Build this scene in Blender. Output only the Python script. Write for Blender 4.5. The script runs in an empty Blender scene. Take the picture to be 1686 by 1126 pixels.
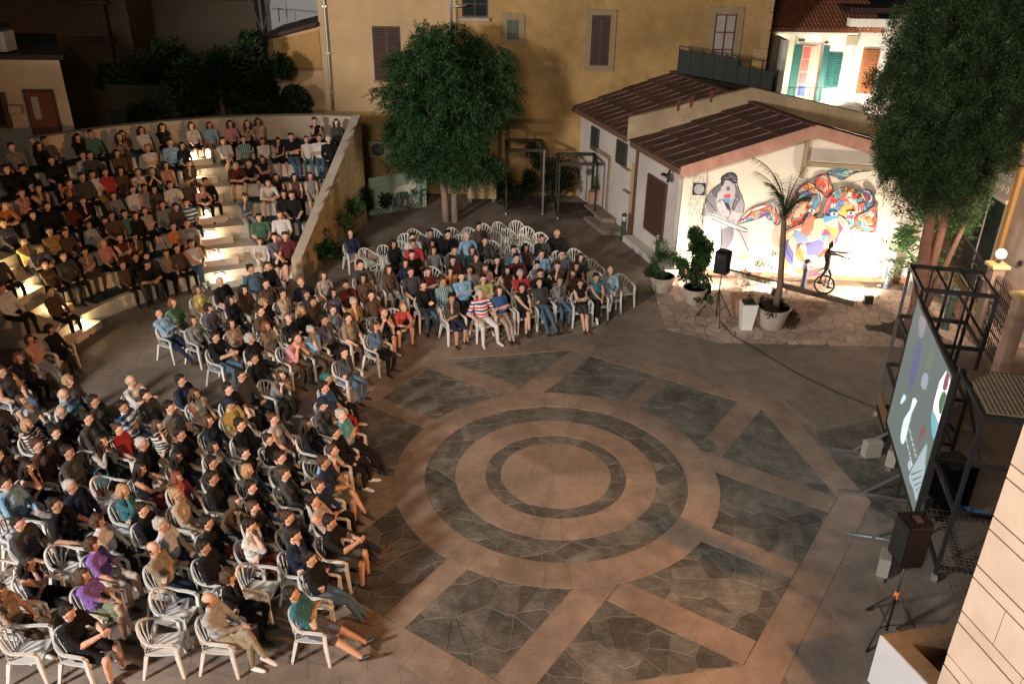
import bpy, bmesh, math, random
import numpy as np
from mathutils import Vector, Matrix, noise
R_ = math.radians
rnd = random.Random(7)
scene = bpy.context.scene
# ------------------------------------------------------------------ camera
FPX = 1400.0; CXP, CYP = 843.0, 563.0
PITCH, ROLL, CAMH = R_(26.75), R_(0.82), 10.0
CAM = np.array([-0.9117, -13.9892, CAMH])
_F = np.array([0, math.cos(PITCH), -math.sin(PITCH)]); _U0 = np.array([0, math.sin(PITCH), math.cos(PITCH)]); _R0 = np.array([1., 0, 0])
_R = _R0*math.cos(ROLL) + _U0*math.sin(ROLL); _U = -_R0*math.sin(ROLL) + _U0*math.cos(ROLL)
cam_d = bpy.data.cameras.new('camera'); cam = bpy.data.objects.new('camera', cam_d); scene.collection.objects.link(cam)
cam_d.sensor_width = 36.0; cam_d.lens = FPX/1686*36.0; cam_d.clip_end = 400; cam_d.clip_start = 0.1
cam.matrix_world = Matrix(((_R[0], _U[0], -_F[0], CAM[0]), (_R[1], _U[1], -_F[1], CAM[1]), (_R[2], _U[2], -_F[2], CAM[2]), (0, 0, 0, 1)))
scene.camera = cam
# ------------------------------------------------------------------ world: night sky, all angles matched to the faint moon
w = bpy.data.worlds.new('World'); scene.world = w; w.use_nodes = True
nt = w.node_tree; nt.nodes.clear()
sky = nt.nodes.new('ShaderNodeTexSky'); sky.sky_type = 'NISHITA'; sky.sun_disc = False
sky.sun_elevation = R_(12); sky.sun_rotation = R_(250)
bg = nt.nodes.new('ShaderNodeBackground'); bg.inputs[1].default_value = 0.0085
wo = nt.nodes.new('ShaderNodeOutputWorld')
nt.links.new(sky.outputs[0], bg.inputs[0]); nt.links.new(bg.outputs[0], wo.inputs[0])
def lamp(name, kind, loc, energy, color, target=None, size=0.3, spot=60, blend=0.5):
    d = bpy.data.lights.new(name, kind); d.energy = energy; d.color = color
    o = bpy.data.objects.new(name, d); scene.collection.objects.link(o); o.location = loc
    if kind == 'SPOT': d.spot_size = R_(spot); d.spot_blend = blend; d.shadow_soft_size = size
    elif kind == 'POINT': d.shadow_soft_size = size
    elif kind == 'AREA': d.size = size
    elif kind == 'SUN': d.angle = R_(0.6)
    if target is not None:
        o.rotation_euler = (Vector(target)-Vector(loc)).to_track_quat('-Z', 'Y').to_euler()
    return o
lamp('moon', 'SUN', (0, 0, 30), 0.012, (0.75, 0.85, 1.0), (10, 4, 27))
# the square's own floodlights, on masts and facades round it (outside the frame)
lamp('flood_left', 'SPOT', (-17.5, -17, 10.5), 25000, (1.0, 0.93, 0.88), (1, 5, 0.5), size=1.1, spot=84, blend=0.4)
lamp('flood_right', 'SPOT', (10.5, -9.0, 6.3), 8200, (1.0, 0.46, 0.18), (-8, 1.0, 0.8), size=0.3, spot=54, blend=0.6)
lamp('flood_house', 'SPOT', (-4, -16, 13.0), 7800, (1.0, 0.80, 0.62), (2, 16, 4.0), size=1.5, spot=76, blend=0.8)
vs = scene.view_settings; vs.view_transform = 'Standard'; vs.look = 'None'; vs.gamma = 1.0; vs.exposure = 0.2; vs.use_curve_mapping = False
# ------------------------------------------------------------------ picture/plane helpers: where a sight line meets the real surface
def ray(x, y): return _F*FPX + _R*(x-CXP) - _U*(y-CYP)
def G(x, y, z=0.0):
    d = ray(x, y); t = (z-CAM[2])/d[2]; q = CAM+d*t; return Vector(q)
def PL(x, y, p0, ang):
    d = ray(x, y); a = R_(ang); n = np.array([-math.sin(a), math.cos(a)])
    t = ((np.array(p0)-CAM[:2])@n)/(d[:2]@n); q = CAM+d*t
    s = (q[:2]-np.array(p0))@np.array([math.cos(a), math.sin(a)])
    return s, q[2]
# ------------------------------------------------------------------ materials
M = {}
def mat(name, col, rough=0.75, var=0.12, scale=6.0, bump=0.15, metal=0.0, spec=0.35, emit=None, estr=0.0, detail=5, bscale=None, stain=0.0, island=0.0):
    if name in M: return M[name]
    m = bpy.data.materials.new(name); m.use_nodes = True; t = m.node_tree; b = t.nodes['Principled BSDF']
    L = t.links.new
    c = (*col, 1)
    b.inputs['Roughness'].default_value = rough; b.inputs['Metallic'].default_value = metal; b.inputs['Specular IOR Level'].default_value = spec
    tc = t.nodes.new('ShaderNodeTexCoord')
    def mul(ca, fac_out, lo, hi):
        mr = t.nodes.new('ShaderNodeMapRange'); mr.inputs[3].default_value = lo; mr.inputs[4].default_value = hi; L(fac_out, mr.inputs[0])
        mx = t.nodes.new('ShaderNodeVectorMath'); mx.operation = 'SCALE'
        if isinstance(ca, tuple): mx.inputs[0].default_value = ca[:3]
        else: L(ca, mx.inputs[0])
        L(mr.outputs[0], mx.inputs['Scale']); return mx.outputs[0]
    cur = c
    if var > 0:
        n = t.nodes.new('ShaderNodeTexNoise'); n.inputs['Scale'].default_value = scale; n.inputs['Detail'].default_value = detail
        L(tc.outputs['Object'], n.inputs['Vector'])
        cur = mul(cur, n.outputs[0], 1-var*2, 1+var*2)
    if stain > 0:
        n2 = t.nodes.new('ShaderNodeTexNoise'); n2.inputs['Scale'].default_value = scale*0.17; n2.inputs['Detail'].default_value = 8; n2.inputs['Roughness'].default_value = 0.7
        L(tc.outputs['Object'], n2.inputs['Vector'])
        rp = t.nodes.new('ShaderNodeMapRange'); rp.inputs[1].default_value = 0.42; rp.inputs[2].default_value = 0.62; L(n2.outputs[0], rp.inputs[0])
        cur = mul(cur, rp.outputs[0], 1-stain, 1.05)
    if island > 0:
        oi = t.nodes.new('ShaderNodeObjectInfo'); cur = mul(cur, oi.outputs['Random'], 1-island, 1+island)
        gi = t.nodes.new('ShaderNodeNewGeometry'); cur = mul(cur, gi.outputs['Random Per Island'], 1-island*0.6, 1+island*0.6)
    if isinstance(cur, tuple): b.inputs['Base Color'].default_value = cur
    else: L(cur, b.inputs['Base Color'])
    if bump > 0:
        nb = t.nodes.new('ShaderNodeTexNoise'); nb.inputs['Scale'].default_value = bscale or scale*6; nb.inputs['Detail'].default_value = 4
        L(tc.outputs['Object'], nb.inputs['Vector'])
        bp = t.nodes.new('ShaderNodeBump'); bp.inputs['Strength'].default_value = bump; bp.inputs['Distance'].default_value = 0.03
        L(nb.outputs[0], bp.inputs['Height']); L(bp.outputs[0], b.inputs['Normal'])
    if emit: b.inputs['Emission Color'].default_value = (*emit, 1); b.inputs['Emission Strength'].default_value = estr
    M[name] = m; return m
def stripes(name, cols, period=0.09, axis=2, bump=0.1):
    if name in M: return M[name]
    m = bpy.data.materials.new(name); m.use_nodes = True; t = m.node_tree; b = t.nodes['Principled BSDF']; b.inputs['Roughness'].default_value = 0.85; b.inputs['Specular IOR Level'].default_value = 0.2
    tc = t.nodes.new('ShaderNodeTexCoord'); sp = t.nodes.new('ShaderNodeSeparateXYZ'); t.links.new(tc.outputs['Object'], sp.inputs[0])
    md = t.nodes.new('ShaderNodeMath'); md.operation = 'WRAP'; md.inputs[1].default_value = period; md.inputs[2].default_value = 0.0
    t.links.new(sp.outputs[axis], md.inputs[0])
    dv = t.nodes.new('ShaderNodeMath'); dv.operation = 'DIVIDE'; dv.inputs[1].default_value = period; t.links.new(md.outputs[0], dv.inputs[0])
    cr = t.nodes.new('ShaderNodeValToRGB'); cr.color_ramp.interpolation = 'CONSTANT'
    els = cr.color_ramp.elements
    while len(els) < len(cols): els.new(0.5)
    for i, c in enumerate(cols): els[i].position = i/len(cols); els[i].color = (*c, 1)
    t.links.new(dv.outputs[0], cr.inputs[0]); t.links.new(cr.outputs[0], b.inputs['Base Color'])
    M[name] = m; return m
def leafmat(name, cols, rough=0.6):
    if name in M: return M[name]
    m = bpy.data.materials.new(name); m.use_nodes = True; t = m.node_tree; b = t.nodes['Principled BSDF']; b.inputs['Roughness'].default_value = rough; b.inputs['Specular IOR Level'].default_value = 0.25
    gi = t.nodes.new('ShaderNodeNewGeometry'); cr = t.nodes.new('ShaderNodeValToRGB'); els = cr.color_ramp.elements
    while len(els) < len(cols): els.new(0.5)
    for i, c in enumerate(cols): els[i].position = i/(len(cols)-1); els[i].color = (*c, 1)
    t.links.new(gi.outputs['Random Per Island'], cr.inputs[0]); t.links.new(cr.outputs[0], b.inputs['Base Color'])
    tc = t.nodes.new('ShaderNodeTexCoord'); nz = t.nodes.new('ShaderNodeTexNoise'); nz.inputs['Scale'].default_value = 2.6; nz.inputs['Detail'].default_value = 3; t.links.new(tc.outputs['Object'], nz.inputs['Vector'])
    mr = t.nodes.new('ShaderNodeMapRange'); mr.inputs[1].default_value = .36; mr.inputs[2].default_value = .64; mr.inputs[3].default_value = .45; mr.inputs[4].default_value = 1.5; t.links.new(nz.outputs[0], mr.inputs[0])
    sc_ = t.nodes.new('ShaderNodeVectorMath'); sc_.operation = 'SCALE'; t.links.new(cr.outputs[0], sc_.inputs[0]); t.links.new(mr.outputs[0], sc_.inputs['Scale']); t.links.new(sc_.outputs[0], b.inputs['Base Color'])
    tr = t.nodes.new('ShaderNodeBsdfTranslucent'); t.links.new(sc_.outputs[0], tr.inputs[0]); mx = t.nodes.new('ShaderNodeMixShader'); mx.inputs[0].default_value = 0.25
    out = t.nodes['Material Output']; t.links.new(b.outputs[0], mx.inputs[1]); t.links.new(tr.outputs[0], mx.inputs[2]); t.links.new(mx.outputs[0], out.inputs[0])
    M[name] = m; return m
# ------------------------------------------------------------------ mesh builder
class MB:
    def __init__(s): s.v = []; s.f = []; s.m = []; s.mi = 0
    def add(s, vs, fs):
        n = len(s.v); s.v += [tuple(v) for v in vs]; s.f += [tuple(n+i for i in f) for f in fs]; s.m += [s.mi]*len(fs); return s
    def hexa(s, p):
        return s.add(p, [(0, 3, 2, 1), (4, 5, 6, 7), (0, 1, 5, 4), (1, 2, 6, 5), (2, 3, 7, 6), (3, 0, 4, 7)])
    def box(s, x0, x1, y0, y1, z0, z1):
        return s.hexa([(x0, y0, z0), (x1, y0, z0), (x1, y1, z0), (x0, y1, z0), (x0, y0, z1), (x1, y0, z1), (x1, y1, z1), (x0, y1, z1)])
    def obox(s, c, sz, rz=0.0, top=1.0):
        ca, sa = math.cos(rz), math.sin(rz); p = []
        for zz, k in ((0, 1.0), (sz[2], top)):
            for a, b in ((-1, -1), (1, -1), (1, 1), (-1, 1)):
                x, y = a*sz[0]/2*k, b*sz[1]/2*k; p.append((c[0]+x*ca-y*sa, c[1]+x*sa+y*ca, c[2]+zz))
        return s.hexa(p)
    def bar(s, p, q, w, h, up=(0, 0, 1), w2=None, h2=None):
        p, q = Vector(p), Vector(q); d = (q-p).normalized(); u = Vector(up)
        if abs(d.dot(u)) > 0.98: u = Vector((1, 0, 0))
        a = d.cross(u).normalized(); b = a.cross(d).normalized(); w2 = w if w2 is None else w2; h2 = h if h2 is None else h2
        P = []
        for c, ww, hh in ((p, w, h), (q, w2, h2)):
            for i, j in ((-1, -1), (1, -1), (1, 1), (-1, 1)): P.append(c+a*(i*ww/2)+b*(j*hh/2))
        return s.hexa(P)
    def tube(s, pts, rad, n=8, cap=True):
        pts = [Vector(p) for p in pts]; k = len(pts); rad = [rad]*k if not hasattr(rad, '__len__') else list(rad)
        vs = []; a0 = None
        for i, p in enumerate(pts):
            d = (pts[min(i+1, k-1)]-pts[max(i-1, 0)]).normalized()
            if a0 is None: a0 = d.orthogonal().normalized()
            a0 = (a0-d*a0.dot(d)); a0 = a0.normalized() if a0.length > 1e-5 else d.orthogonal().normalized()
            b = d.cross(a0)
            for j in range(n):
                t = 2*math.pi*j/n; vs.append(p+(a0*math.cos(t)+b*math.sin(t))*rad[i])
        fs = []
        for i in range(k-1):
            for j in range(n):
                j2 = (j+1) % n; fs.append((i*n+j, i*n+j2, (i+1)*n+j2, (i+1)*n+j))
        if cap: fs.append(tuple(range(n-1, -1, -1))); fs.append(tuple((k-1)*n+j for j in range(n)))
        return s.add(vs, fs)
    def lathe(s, c, prof, n=16, sx=1.0, sy=1.0):
        return s.tube([(c[0], c[1], c[2]+z) for r, z in prof], [max(r, 0.001) for r, z in prof], n)
    def ell(s, c, r, n=10, m=7, mtx=None):
        vs = []; c = Vector(c)
        for i in range(m+1):
            ph = math.pi*i/m
            for j in range(n):
                t = 2*math.pi*j/n; v = Vector((r[0]*math.sin(ph)*math.cos(t), r[1]*math.sin(ph)*math.sin(t), -r[2]*math.cos(ph)))
                if mtx: v = mtx@v
                vs.append(c+v)
        fs = []
        for i in range(m):
            for j in range(n):
                j2 = (j+1) % n; fs.append((i*n+j, i*n+j2, (i+1)*n+j2, (i+1)*n+j))
        return s.add(vs, fs)
    def prism(s, poly, z0, z1, bev=0.0):
        n = len(poly); c = sum((Vector(p).to_2d() for p in poly), Vector((0, 0)))/n
        vs = [(p[0], p[1], z0) for p in poly]
        if bev:
            vs += [(p[0], p[1], z1-bev*0.6) for p in poly]
            for p in poly:
                d = Vector((p[0], p[1]))-c; l = d.length or 1; q = c+d*max(0.0, (l-bev)/l); vs.append((q.x, q.y, z1))
            fs = [tuple(range(2*n, 3*n))]+[(i, (i+1) % n, n+(i+1) % n, n+i) for i in range(n)]+[(n+i, n+(i+1) % n, 2*n+(i+1) % n, 2*n+i) for i in range(n)]
        else:
            vs += [(p[0], p[1], z1) for p in poly]
            fs = [tuple(range(n, 2*n))]+[(i, (i+1) % n, n+(i+1) % n, n+i) for i in range(n)]
        return s.add(vs, fs)
    def mesh(s, name):
        me = bpy.data.meshes.new(name); me.from_pydata(s.v, [], s.f); 
        if any(s.m): me.polygons.foreach_set('material_index', s.m)
        return me
COL = scene.collection
def obj(name, mb, m=None, parent=None, smooth=False, label=None, cat=None, group=None, kind=None, loc=None, recalc=True):
    me = mb if isinstance(mb, bpy.types.Mesh) else mb.mesh(name)
    if recalc and not isinstance(mb, bpy.types.Mesh):
        bm = bmesh.new(); bm.from_mesh(me); bmesh.ops.recalc_face_normals(bm, faces=bm.faces); bm.to_mesh(me); bm.free()
    o = bpy.data.objects.new(name, me); COL.objects.link(o)
    for mm in (m if isinstance(m, (list, tuple)) else [m]):
        if mm is not None and len(me.materials) < 12: me.materials.append(mm)
    if smooth: me.polygons.foreach_set('use_smooth', [True]*len(me.polygons))
    if parent: o.parent = parent
    if loc is not None: o.location = loc
    tag(o, label, cat, group, kind); return o
def tag(o, label=None, cat=None, group=None, kind=None):
    if label: o['label'] = label
    if cat: o['category'] = cat
    if group: o['group'] = group
    if kind: o['kind'] = kind
    return o
def empty(name, loc, label=None, cat=None, group=None, rz=0.0):
    o = bpy.data.objects.new(name, None); COL.objects.link(o); o.location = loc; o.rotation_euler = (0, 0, rz); o.empty_display_size = 0.2
    return tag(o, label, cat, group)
def copy_tree(o, parent=None):
    c = o.copy(); COL.objects.link(c); c.parent = parent
    for ch in o.children: copy_tree(ch, c)
    return c
# ---- materials used widely
tan = mat('tan_stone', (0.24, 0.18, 0.137), 0.7, 0.16, 3.0, 0.25, stain=0.34, island=0.06, bscale=30)
tan2 = mat('tan_paving', (0.215, 0.172, 0.14), 0.72, 0.18, 2.5, 0.25, stain=0.3, island=0.12, bscale=25)
slate = mat('slate', (0.118, 0.112, 0.096), 0.6, 0.30, 4.5, 0.7, stain=0.45, island=0.30, bscale=14)
mortar = mat('mortar', (0.145, 0.125, 0.10), 0.9, 0.2, 8, 0.3)
pinkst = mat('garden_stone', (0.40, 0.305, 0.24), 0.7, 0.2, 5, 0.4, stain=0.3, island=0.2, bscale=20)
black = mat('black_metal', (0.018, 0.018, 0.02), 0.45, 0.1, 10, 0.05, metal=0.0, spec=0.5)
steel = mat('steel', (0.45, 0.46, 0.48), 0.3, 0.1, 10, 0.03, metal=0.9)
galv = mat('galvanised', (0.55, 0.57, 0.58), 0.35, 0.1, 10, 0.03, metal=0.7)
rubber = mat('rubber', (0.02, 0.02, 0.02), 0.8, 0.1, 10, 0.1)
dkglass = mat('dark_glass', (0.02, 0.025, 0.028), 0.12, 0, bump=0, spec=0.6)
plastic = mat('white_plastic', (0.62, 0.60, 0.56), 0.35, 0.05, 6, 0.02, spec=0.5, island=0.06)
# ------------------------------------------------------------------ polygon helpers
def clip(poly, n, d):            # keep points with n.p <= d
    out = []; k = len(poly)
    for i in range(k):
        a, b = poly[i], poly[(i+1) % k]; da = a[0]*n[0]+a[1]*n[1]-d; db = b[0]*n[0]+b[1]*n[1]-d
        if da <= 0: out.append(a)
        if (da < 0) != (db < 0) and abs(da-db) > 1e-9:
            t = da/(da-db); out.append((a[0]+(b[0]-a[0])*t, a[1]+(b[1]-a[1])*t))
    return out
def clip_convex(poly, cont):      # cont counter-clockwise
    k = len(cont)
    for i in range(k):
        a, b = cont[i], cont[(i+1) % k]; n = (b[1]-a[1], -(b[0]-a[0])); poly = clip(poly, n, n[0]*a[0]+n[1]*a[1])
        if len(poly) < 3: return []
    return poly
def area(p): return 0.5*sum(p[i][0]*p[(i+1) % len(p)][1]-p[(i+1) % len(p)][0]*p[i][1] for i in range(len(p)))
def voronoi(cont, size, seed, ang=0.0, stretch=1.0, jit=0.42):
    r = random.Random(seed); ca, sa = math.cos(ang), math.sin(ang)
    xs = [p[0] for p in cont]; ys = [p[1] for p in cont]; R0 = max(max(xs)-min(xs), max(ys)-min(ys))
    cx, cy = sum(xs)/len(xs), sum(ys)/len(ys); n = int(R0/size)+2; pts = []
    for i in range(-n, n+1):
        for j in range(-n, n+1):
            u = (i+0.5*(j % 2)+r.uniform(-jit, jit))*size*stretch; v = (j+r.uniform(-jit, jit))*size/stretch
            pts.append((cx+u*ca-v*sa, cy+u*sa+v*ca))
    P = np.array(pts); cells = []
    for a in pts:
        d2 = (P[:, 0]-a[0])**2+(P[:, 1]-a[1])**2; idx = np.argsort(d2)[1:16]; b = size*3
        poly = [(a[0]-b, a[1]-b), (a[0]+b, a[1]-b), (a[0]+b, a[1]+b), (a[0]-b, a[1]+b)]
        for k in idx:
            q = pts[k]; nx, ny = q[0]-a[0], q[1]-a[1]; poly = clip(poly, (nx, ny), (q[0]**2+q[1]**2-a[0]**2-a[1]**2)/2)
            if len(poly) < 3: break
        if len(poly) < 3: continue
        poly = clip_convex(poly, cont)
        if len(poly) >= 3 and area(poly) > 0.012: cells.append(poly)
    return cells
def shrink(poly, g):
    out = poly; k = len(poly)
    for i in range(k):
        a, b = poly[i], poly[(i+1) % k]; n = (b[1]-a[1], -(b[0]-a[0])); l = math.hypot(*n)
        if l < 1e-6: continue
        n = (n[0]/l, n[1]/l); out = clip(out, n, n[0]*a[0]+n[1]*a[1]-g)
        if len(out) < 3: return []
    return out
# ================================================================== GROUND
AX = R_(56.0); ca_, sa_ = math.cos(AX), math.sin(AX)
def uv(u, v): return (u*ca_-v*sa_, u*sa_+v*ca_)
def toUV(x, y): return (x*ca_+y*sa_, -x*sa_+y*ca_)
gm = MB(); gm.box(-90, 90, -60, 120, -0.4, 0.0)
ground = obj('ground', gm, mortar, kind='structure')
plaza = obj('plaza_paving', MB().box(-13, 9.6, -9, 19, 0.0004, 0.003), mortar, kind='structure')
IN = [uv(4.85, -2.5), uv(4.85, 2.5), uv(2.5, 4.85), uv(-2.5, 4.85), uv(-4.85, 2.5), uv(-4.85, -2.5), uv(-2.5, -4.85), uv(2.5, -4.85)]
OUT = [uv(5.42, -2.74), uv(5.42, 2.74), uv(2.74, 5.42), uv(-2.74, 5.42), uv(-5.42, 2.74), uv(-5.42, -2.74), uv(-2.74, -5.42), uv(2.74, -5.42)]
def is_tan(x, y):
    r = math.hypot(x, y); u, v = toUV(x, y); au, av = abs(u), abs(v)
    if r < 1.1 or 1.4 < r < 2.0 or 2.6 < r < 3.22: return True
    if r > 3.2 and (av < 0.2 or au < 0.2 or 1.95 < av < 2.48 or 1.95 < au < 2.48): return True
    return False
def pieces(name, polys, m, parent, z0, z1, bev=0.006, gap=0.006, zj=0.002, limit=292):
    polys = [q for q in (shrink(p, gap) for p in polys) if len(q) >= 3 and area(q) > 0.01]
    polys.sort(key=lambda p: (p[0][0]-CAM[0])**2+(p[0][1]-CAM[1])**2 - area(p)*40)
    stuff = MB()
    for i, p in enumerate(polys):
        dz = rnd.uniform(-zj, zj)
        if i < limit: obj(name, MB().prism(p, z0, z1+dz, bev), m, parent, recalc=False)
        else: stuff.prism(p, z0, z1+dz, bev)
    if stuff.v: obj(name+'_field', stuff, m, parent, kind='stuff', recalc=False)
cells = []
for c in voronoi(IN, 0.42, 11, AX+0.3, 1.38, 0.60):
    smp = c+[((c[i][0]+c[i-1][0])/2, (c[i][1]+c[i-1][1])/2) for i in range(len(c))]+[(sum(p[0] for p in c)/len(c), sum(p[1] for p in c)/len(c))]
    if all(is_tan(*p) for p in smp): continue
    cells.append(c)
pieces('slate_stone', cells, slate, plaza, 0.002, 0.010, 0.012, 0.005, 0.004)
def arcseg(r0, r1, a0, a1, k=6):
    return [(r1*math.cos(a0+(a1-a0)*i/k), r1*math.sin(a0+(a1-a0)*i/k)) for i in range(k+1)]+[(r0*math.cos(a1-(a1-a0)*i/k), r0*math.sin(a1-(a1-a0)*i/k)) for i in range(k+1)]
def ringpiece(name, r0, r1, n, off, z1):
    for i in range(n):
        a0 = 2*math.pi*(i+off)/n; a1 = a0+2*math.pi/n-0.004/r1*1.2; k = 5
        mb = MB(); vs = []; 
        for r, z in ((r0, 0.002), (r0, z1-0.003), (r0+0.004, z1), (r1-0.004, z1), (r1, z1-0.003), (r1, 0.002)):
            for j in range(k+1):
                a = a0+(a1-a0)*j/k; vs.append((r*math.cos(a), r*math.sin(a), z+rj))
        fs = [(q*(k+1)+j, q*(k+1)+j+1, (q+1)*(k+1)+j+1, (q+1)*(k+1)+j) for q in range(5) for j in range(k)]
        fs.append(tuple(q*(k+1) for q in range(6))); fs.append(tuple(q*(k+1)+k for q in reversed(range(6))))
        obj(name, mb.add(vs, fs), tan, plaza)
rj = 0.0
ringpiece('ring_slab', 2.6, 3.22, 44, 0.3, 0.0185)
ringpiece('ring_slab', 1.4, 2.0, 28, 0.1, 0.0165)
ringpiece('ring_slab', 0.5, 1.1, 10, 0.2, 0.0165)
obj('centre_stone', MB().prism([(0.495*math.cos(t*math.pi/16), 0.495*math.sin(t*math.pi/16)) for t in range(32)], 0.002, 0.0165, 0.004), tan, plaza, recalc=False)
band = []
for q in range(4):
    a = q*math.pi/2
    def T(u, v, a=a):
        c, s = math.cos(a), math.sin(a); return uv(u*c-v*s, u*s+v*c)
    for v0, v1, u0 in ((-0.22, 0.22, 3.0), (1.93, 2.5, 1.93), (-2.5, -1.93, 2.52)):
        n = int((4.84-u0)/0.46); st = (4.84-u0)/n
        for i in range(n): band.append([T(u0+i*st, v0), T(u0+(i+1)*st, v0), T(u0+(i+1)*st, v1), T(u0+i*st, v1)])
for i in range(8):
    a, b, c, d = IN[i], IN[(i+1) % 8], OUT[(i+1) % 8], OUT[i]; n = 8 if i % 2 == 0 else 5
    L2 = lambda p, q, t: (p[0]+(q[0]-p[0])*t, p[1]+(q[1]-p[1])*t)
    for k in range(n): band.append([L2(a, b, k/n), L2(a, b, (k+1)/n), L2(d, c, (k+1)/n), L2(d, c, k/n)][::-1])
band = [p if area(p) > 0 else p[::-1] for p in band]
pieces('band_slab', band, tan, plaza, 0.002, 0.0145, 0.003, 0.0018, 0.001)
# slate field by the screen and the drain cover of five concrete planks
RF = [tuple(G(*p)[:2]) for p in [(1423, 832), (1356, 752), (1262, 694), (1345, 710), (1440, 692), (1470, 745), (1500, 800), (1490, 868)]]
RF = RF if area(RF) > 0 else RF[::-1]
RFh = [tuple(G(*p)[:2]) for p in [(1423, 832), (1356, 752), (1345, 712), (1440, 694), (1500, 800), (1490, 868)]]
if area(RFh) < 0: RFh = RFh[::-1]
def inside(p, poly): return all((poly[(i+1) % len(poly)][0]-poly[i][0])*(p[1]-poly[i][1])-(poly[(i+1) % len(poly)][1]-poly[i][1])*(p[0]-poly[i][0]) >= 0 for i in range(len(poly)))
GARD = [(3.3, 9.6), (3.24, 6.7), (4.54, 5.97), (9.08, 5.85), (12.6, 5.9), (12.6, 10.1), (7.0, 10.35), (3.9, 10.9)]
outer = []
ga = R_(11.5); cg, sg = math.cos(ga), math.sin(ga); S = 0.86
for i in range(-18, 14):
    for j in range(-12, 24):
        u0, v0 = i*S+(0.4 if j % 2 else 0), j*S; P4 = [(u*cg-v*sg, u*sg+v*cg) for u, v in ((u0, v0), (u0+S, v0), (u0+S, v0+S), (u0, v0+S))]
        cx, cy = sum(p[0] for p in P4)/4, sum(p[1] for p in P4)/4
        if not (-12.9 < cx < 9.3 and -8.6 < cy < 18.6) or inside((cx, cy), GARD): continue
        if math.hypot(cx+7.4, cy-4.9) > 5.6 and cx < -7.2 and cy > 5: continue
        best = None
        for k in range(8):
            a, b = OUT[k], OUT[(k+1) % 8]; n = (b[1]-a[1], -(b[0]-a[0])); l = math.hypot(*n); n = (n[0]/l, n[1]/l); dd = cx*n[0]+cy*n[1]-(a[0]*n[0]+a[1]*n[1])
            if best is None or dd > best[0]: best = (dd, n, a)
        if best[0] < -0.62: continue
        if best[0] < 0.7:
            n, a = best[1], best[2]; P4 = clip(P4, (-n[0], -n[1]), -(n[0]*a[0]+n[1]*a[1]))
        if len(P4) < 3 or inside((cx, cy), RFh): continue
        outer.append(P4)
pieces('paving_slab', outer, tan2, plaza, 0.002, 0.009, 0.003, 0.0022, 0.0012)
field = obj('slate_field', MB().prism(RFh, 0.003, 0.0045), mortar, kind='structure')
pieces('slate_stone', voronoi(RFh, 0.42, 5, 0.3, 1.1), slate, field, 0.004, 0.0125, 0.006, 0.006, 0.001)
cv = empty('drain_cover', G(1362, 676), 'concrete drain cover of five long planks set in the paving before the screen', 'drain cover')
cc = [G(*p) for p in [(1288, 660), (1370, 645), (1440, 690), (1345, 708)]]; c0 = G(1362, 676)
for k in range(5):
    t0, t1 = k/5+0.004, (k+1)/5-0.004
    a, b, c, d = cc[0].lerp(cc[1], t0), cc[0].lerp(cc[1], t1), cc[3].lerp(cc[2], t1), cc[3].lerp(cc[2], t0)
    pl = [tuple((q-c0)[:2]) for q in (d, c, b, a)]; obj('plank', MB().prism(shrink(pl, 0.006), 0.004, 0.022, 0.006), mat('cover_concrete', (0.16, 0.135, 0.105), 0.85, 0.2, 5, 0.3), cv, recalc=False)
garden = obj('garden_paving', MB().prism(GARD, 0.001, 0.004), mat('garden_mortar', (0.10, 0.075, 0.055), 0.9, 0.2, 8, 0.3), kind='structure')
TP = [(8.86, 7.01), (9.62, 6.11), (10.6, 6.6), (9.9, 7.5)]
gc = [c for c in voronoi(GARD, 0.31, 21, 0.4, 1.2, .5) if not inside((sum(p[0] for p in c)/len(c), sum(p[1] for p in c)/len(c)), TP)]
pieces('crazy_paving_stone', gc, pinkst, garden, 0.003, 0.016, 0.008, 0.01, 0.002)
obj('tree_pit_soil', MB().prism(TP, 0.004, 0.03), mat('soil', (0.05, 0.035, 0.025), 0.95, 0.3, 10, 0.6), kind='structure')
obj('yard_strip', MB().prism([(9.3, -6), (16, -6), (16, 5.8), (9.3, 5.8)], 0.0005, 0.006), tan2, kind='structure')
# ================================================================== AMPHITHEATRE
AC = (-7.4, 4.9); RIS, TRD, R0A = 0.42, 0.75, 5.0
cream = mat('cream_riser', (0.60, 0.54, 0.46), 0.8, 0.08, 3, 0.12, stain=0.15)
turf = mat('green_mat', (0.025, 0.06, 0.06), 0.95, 0.3, 20, 0.5)
wallst = mat('coping_stone', (0.42, 0.36, 0.29), 0.75, 0.1, 4, 0.15, stain=0.15)
ochst = mat('yellow_block', (0.42, 0.31, 0.15), 0.8, 0.15, 4, 0.3, stain=0.2)
warmlamp = mat('warm_lamp', (0.9, 0.85, 0.7), 0.4, 0, bump=0, emit=(1.0, 0.78, 0.42), estr=22.0)
A0, A1 = R_(91.5), R_(178.0)
amph = empty('amphitheatre', (AC[0], AC[1], 0), 'cream stepped concrete amphitheatre with green matted treads and seven curved tiers', 'amphitheatre')
def arc_ang_limits(r):            # the straight right wall leans inwards
    return math.pi/2-math.asin((-.02+.19*(r-4.82))/r)+.006, A1
def sector(r0, r1, z0, z1, a0, a1, k=40):
    mb = MB(); vs = []
    for i in range(k+1):
        a = a0+(a1-a0)*i/k; c, s = math.cos(a), math.sin(a)
        vs += [(r0*c, r0*s, z0), (r1*c, r1*s, z0), (r1*c, r1*s, z1), (r0*c, r0*s, z1)]
    fs = []
    for i in range(k):
        b = i*4
        for q in range(4): fs.append((b+q, b+(q+1) % 4, b+4+(q+1) % 4, b+4+q))
    fs.append((0, 1, 2, 3)); fs.append((k*4+3, k*4+2, k*4+1, k*4))
    return mb.add(vs, fs)
NT = 7
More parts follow.
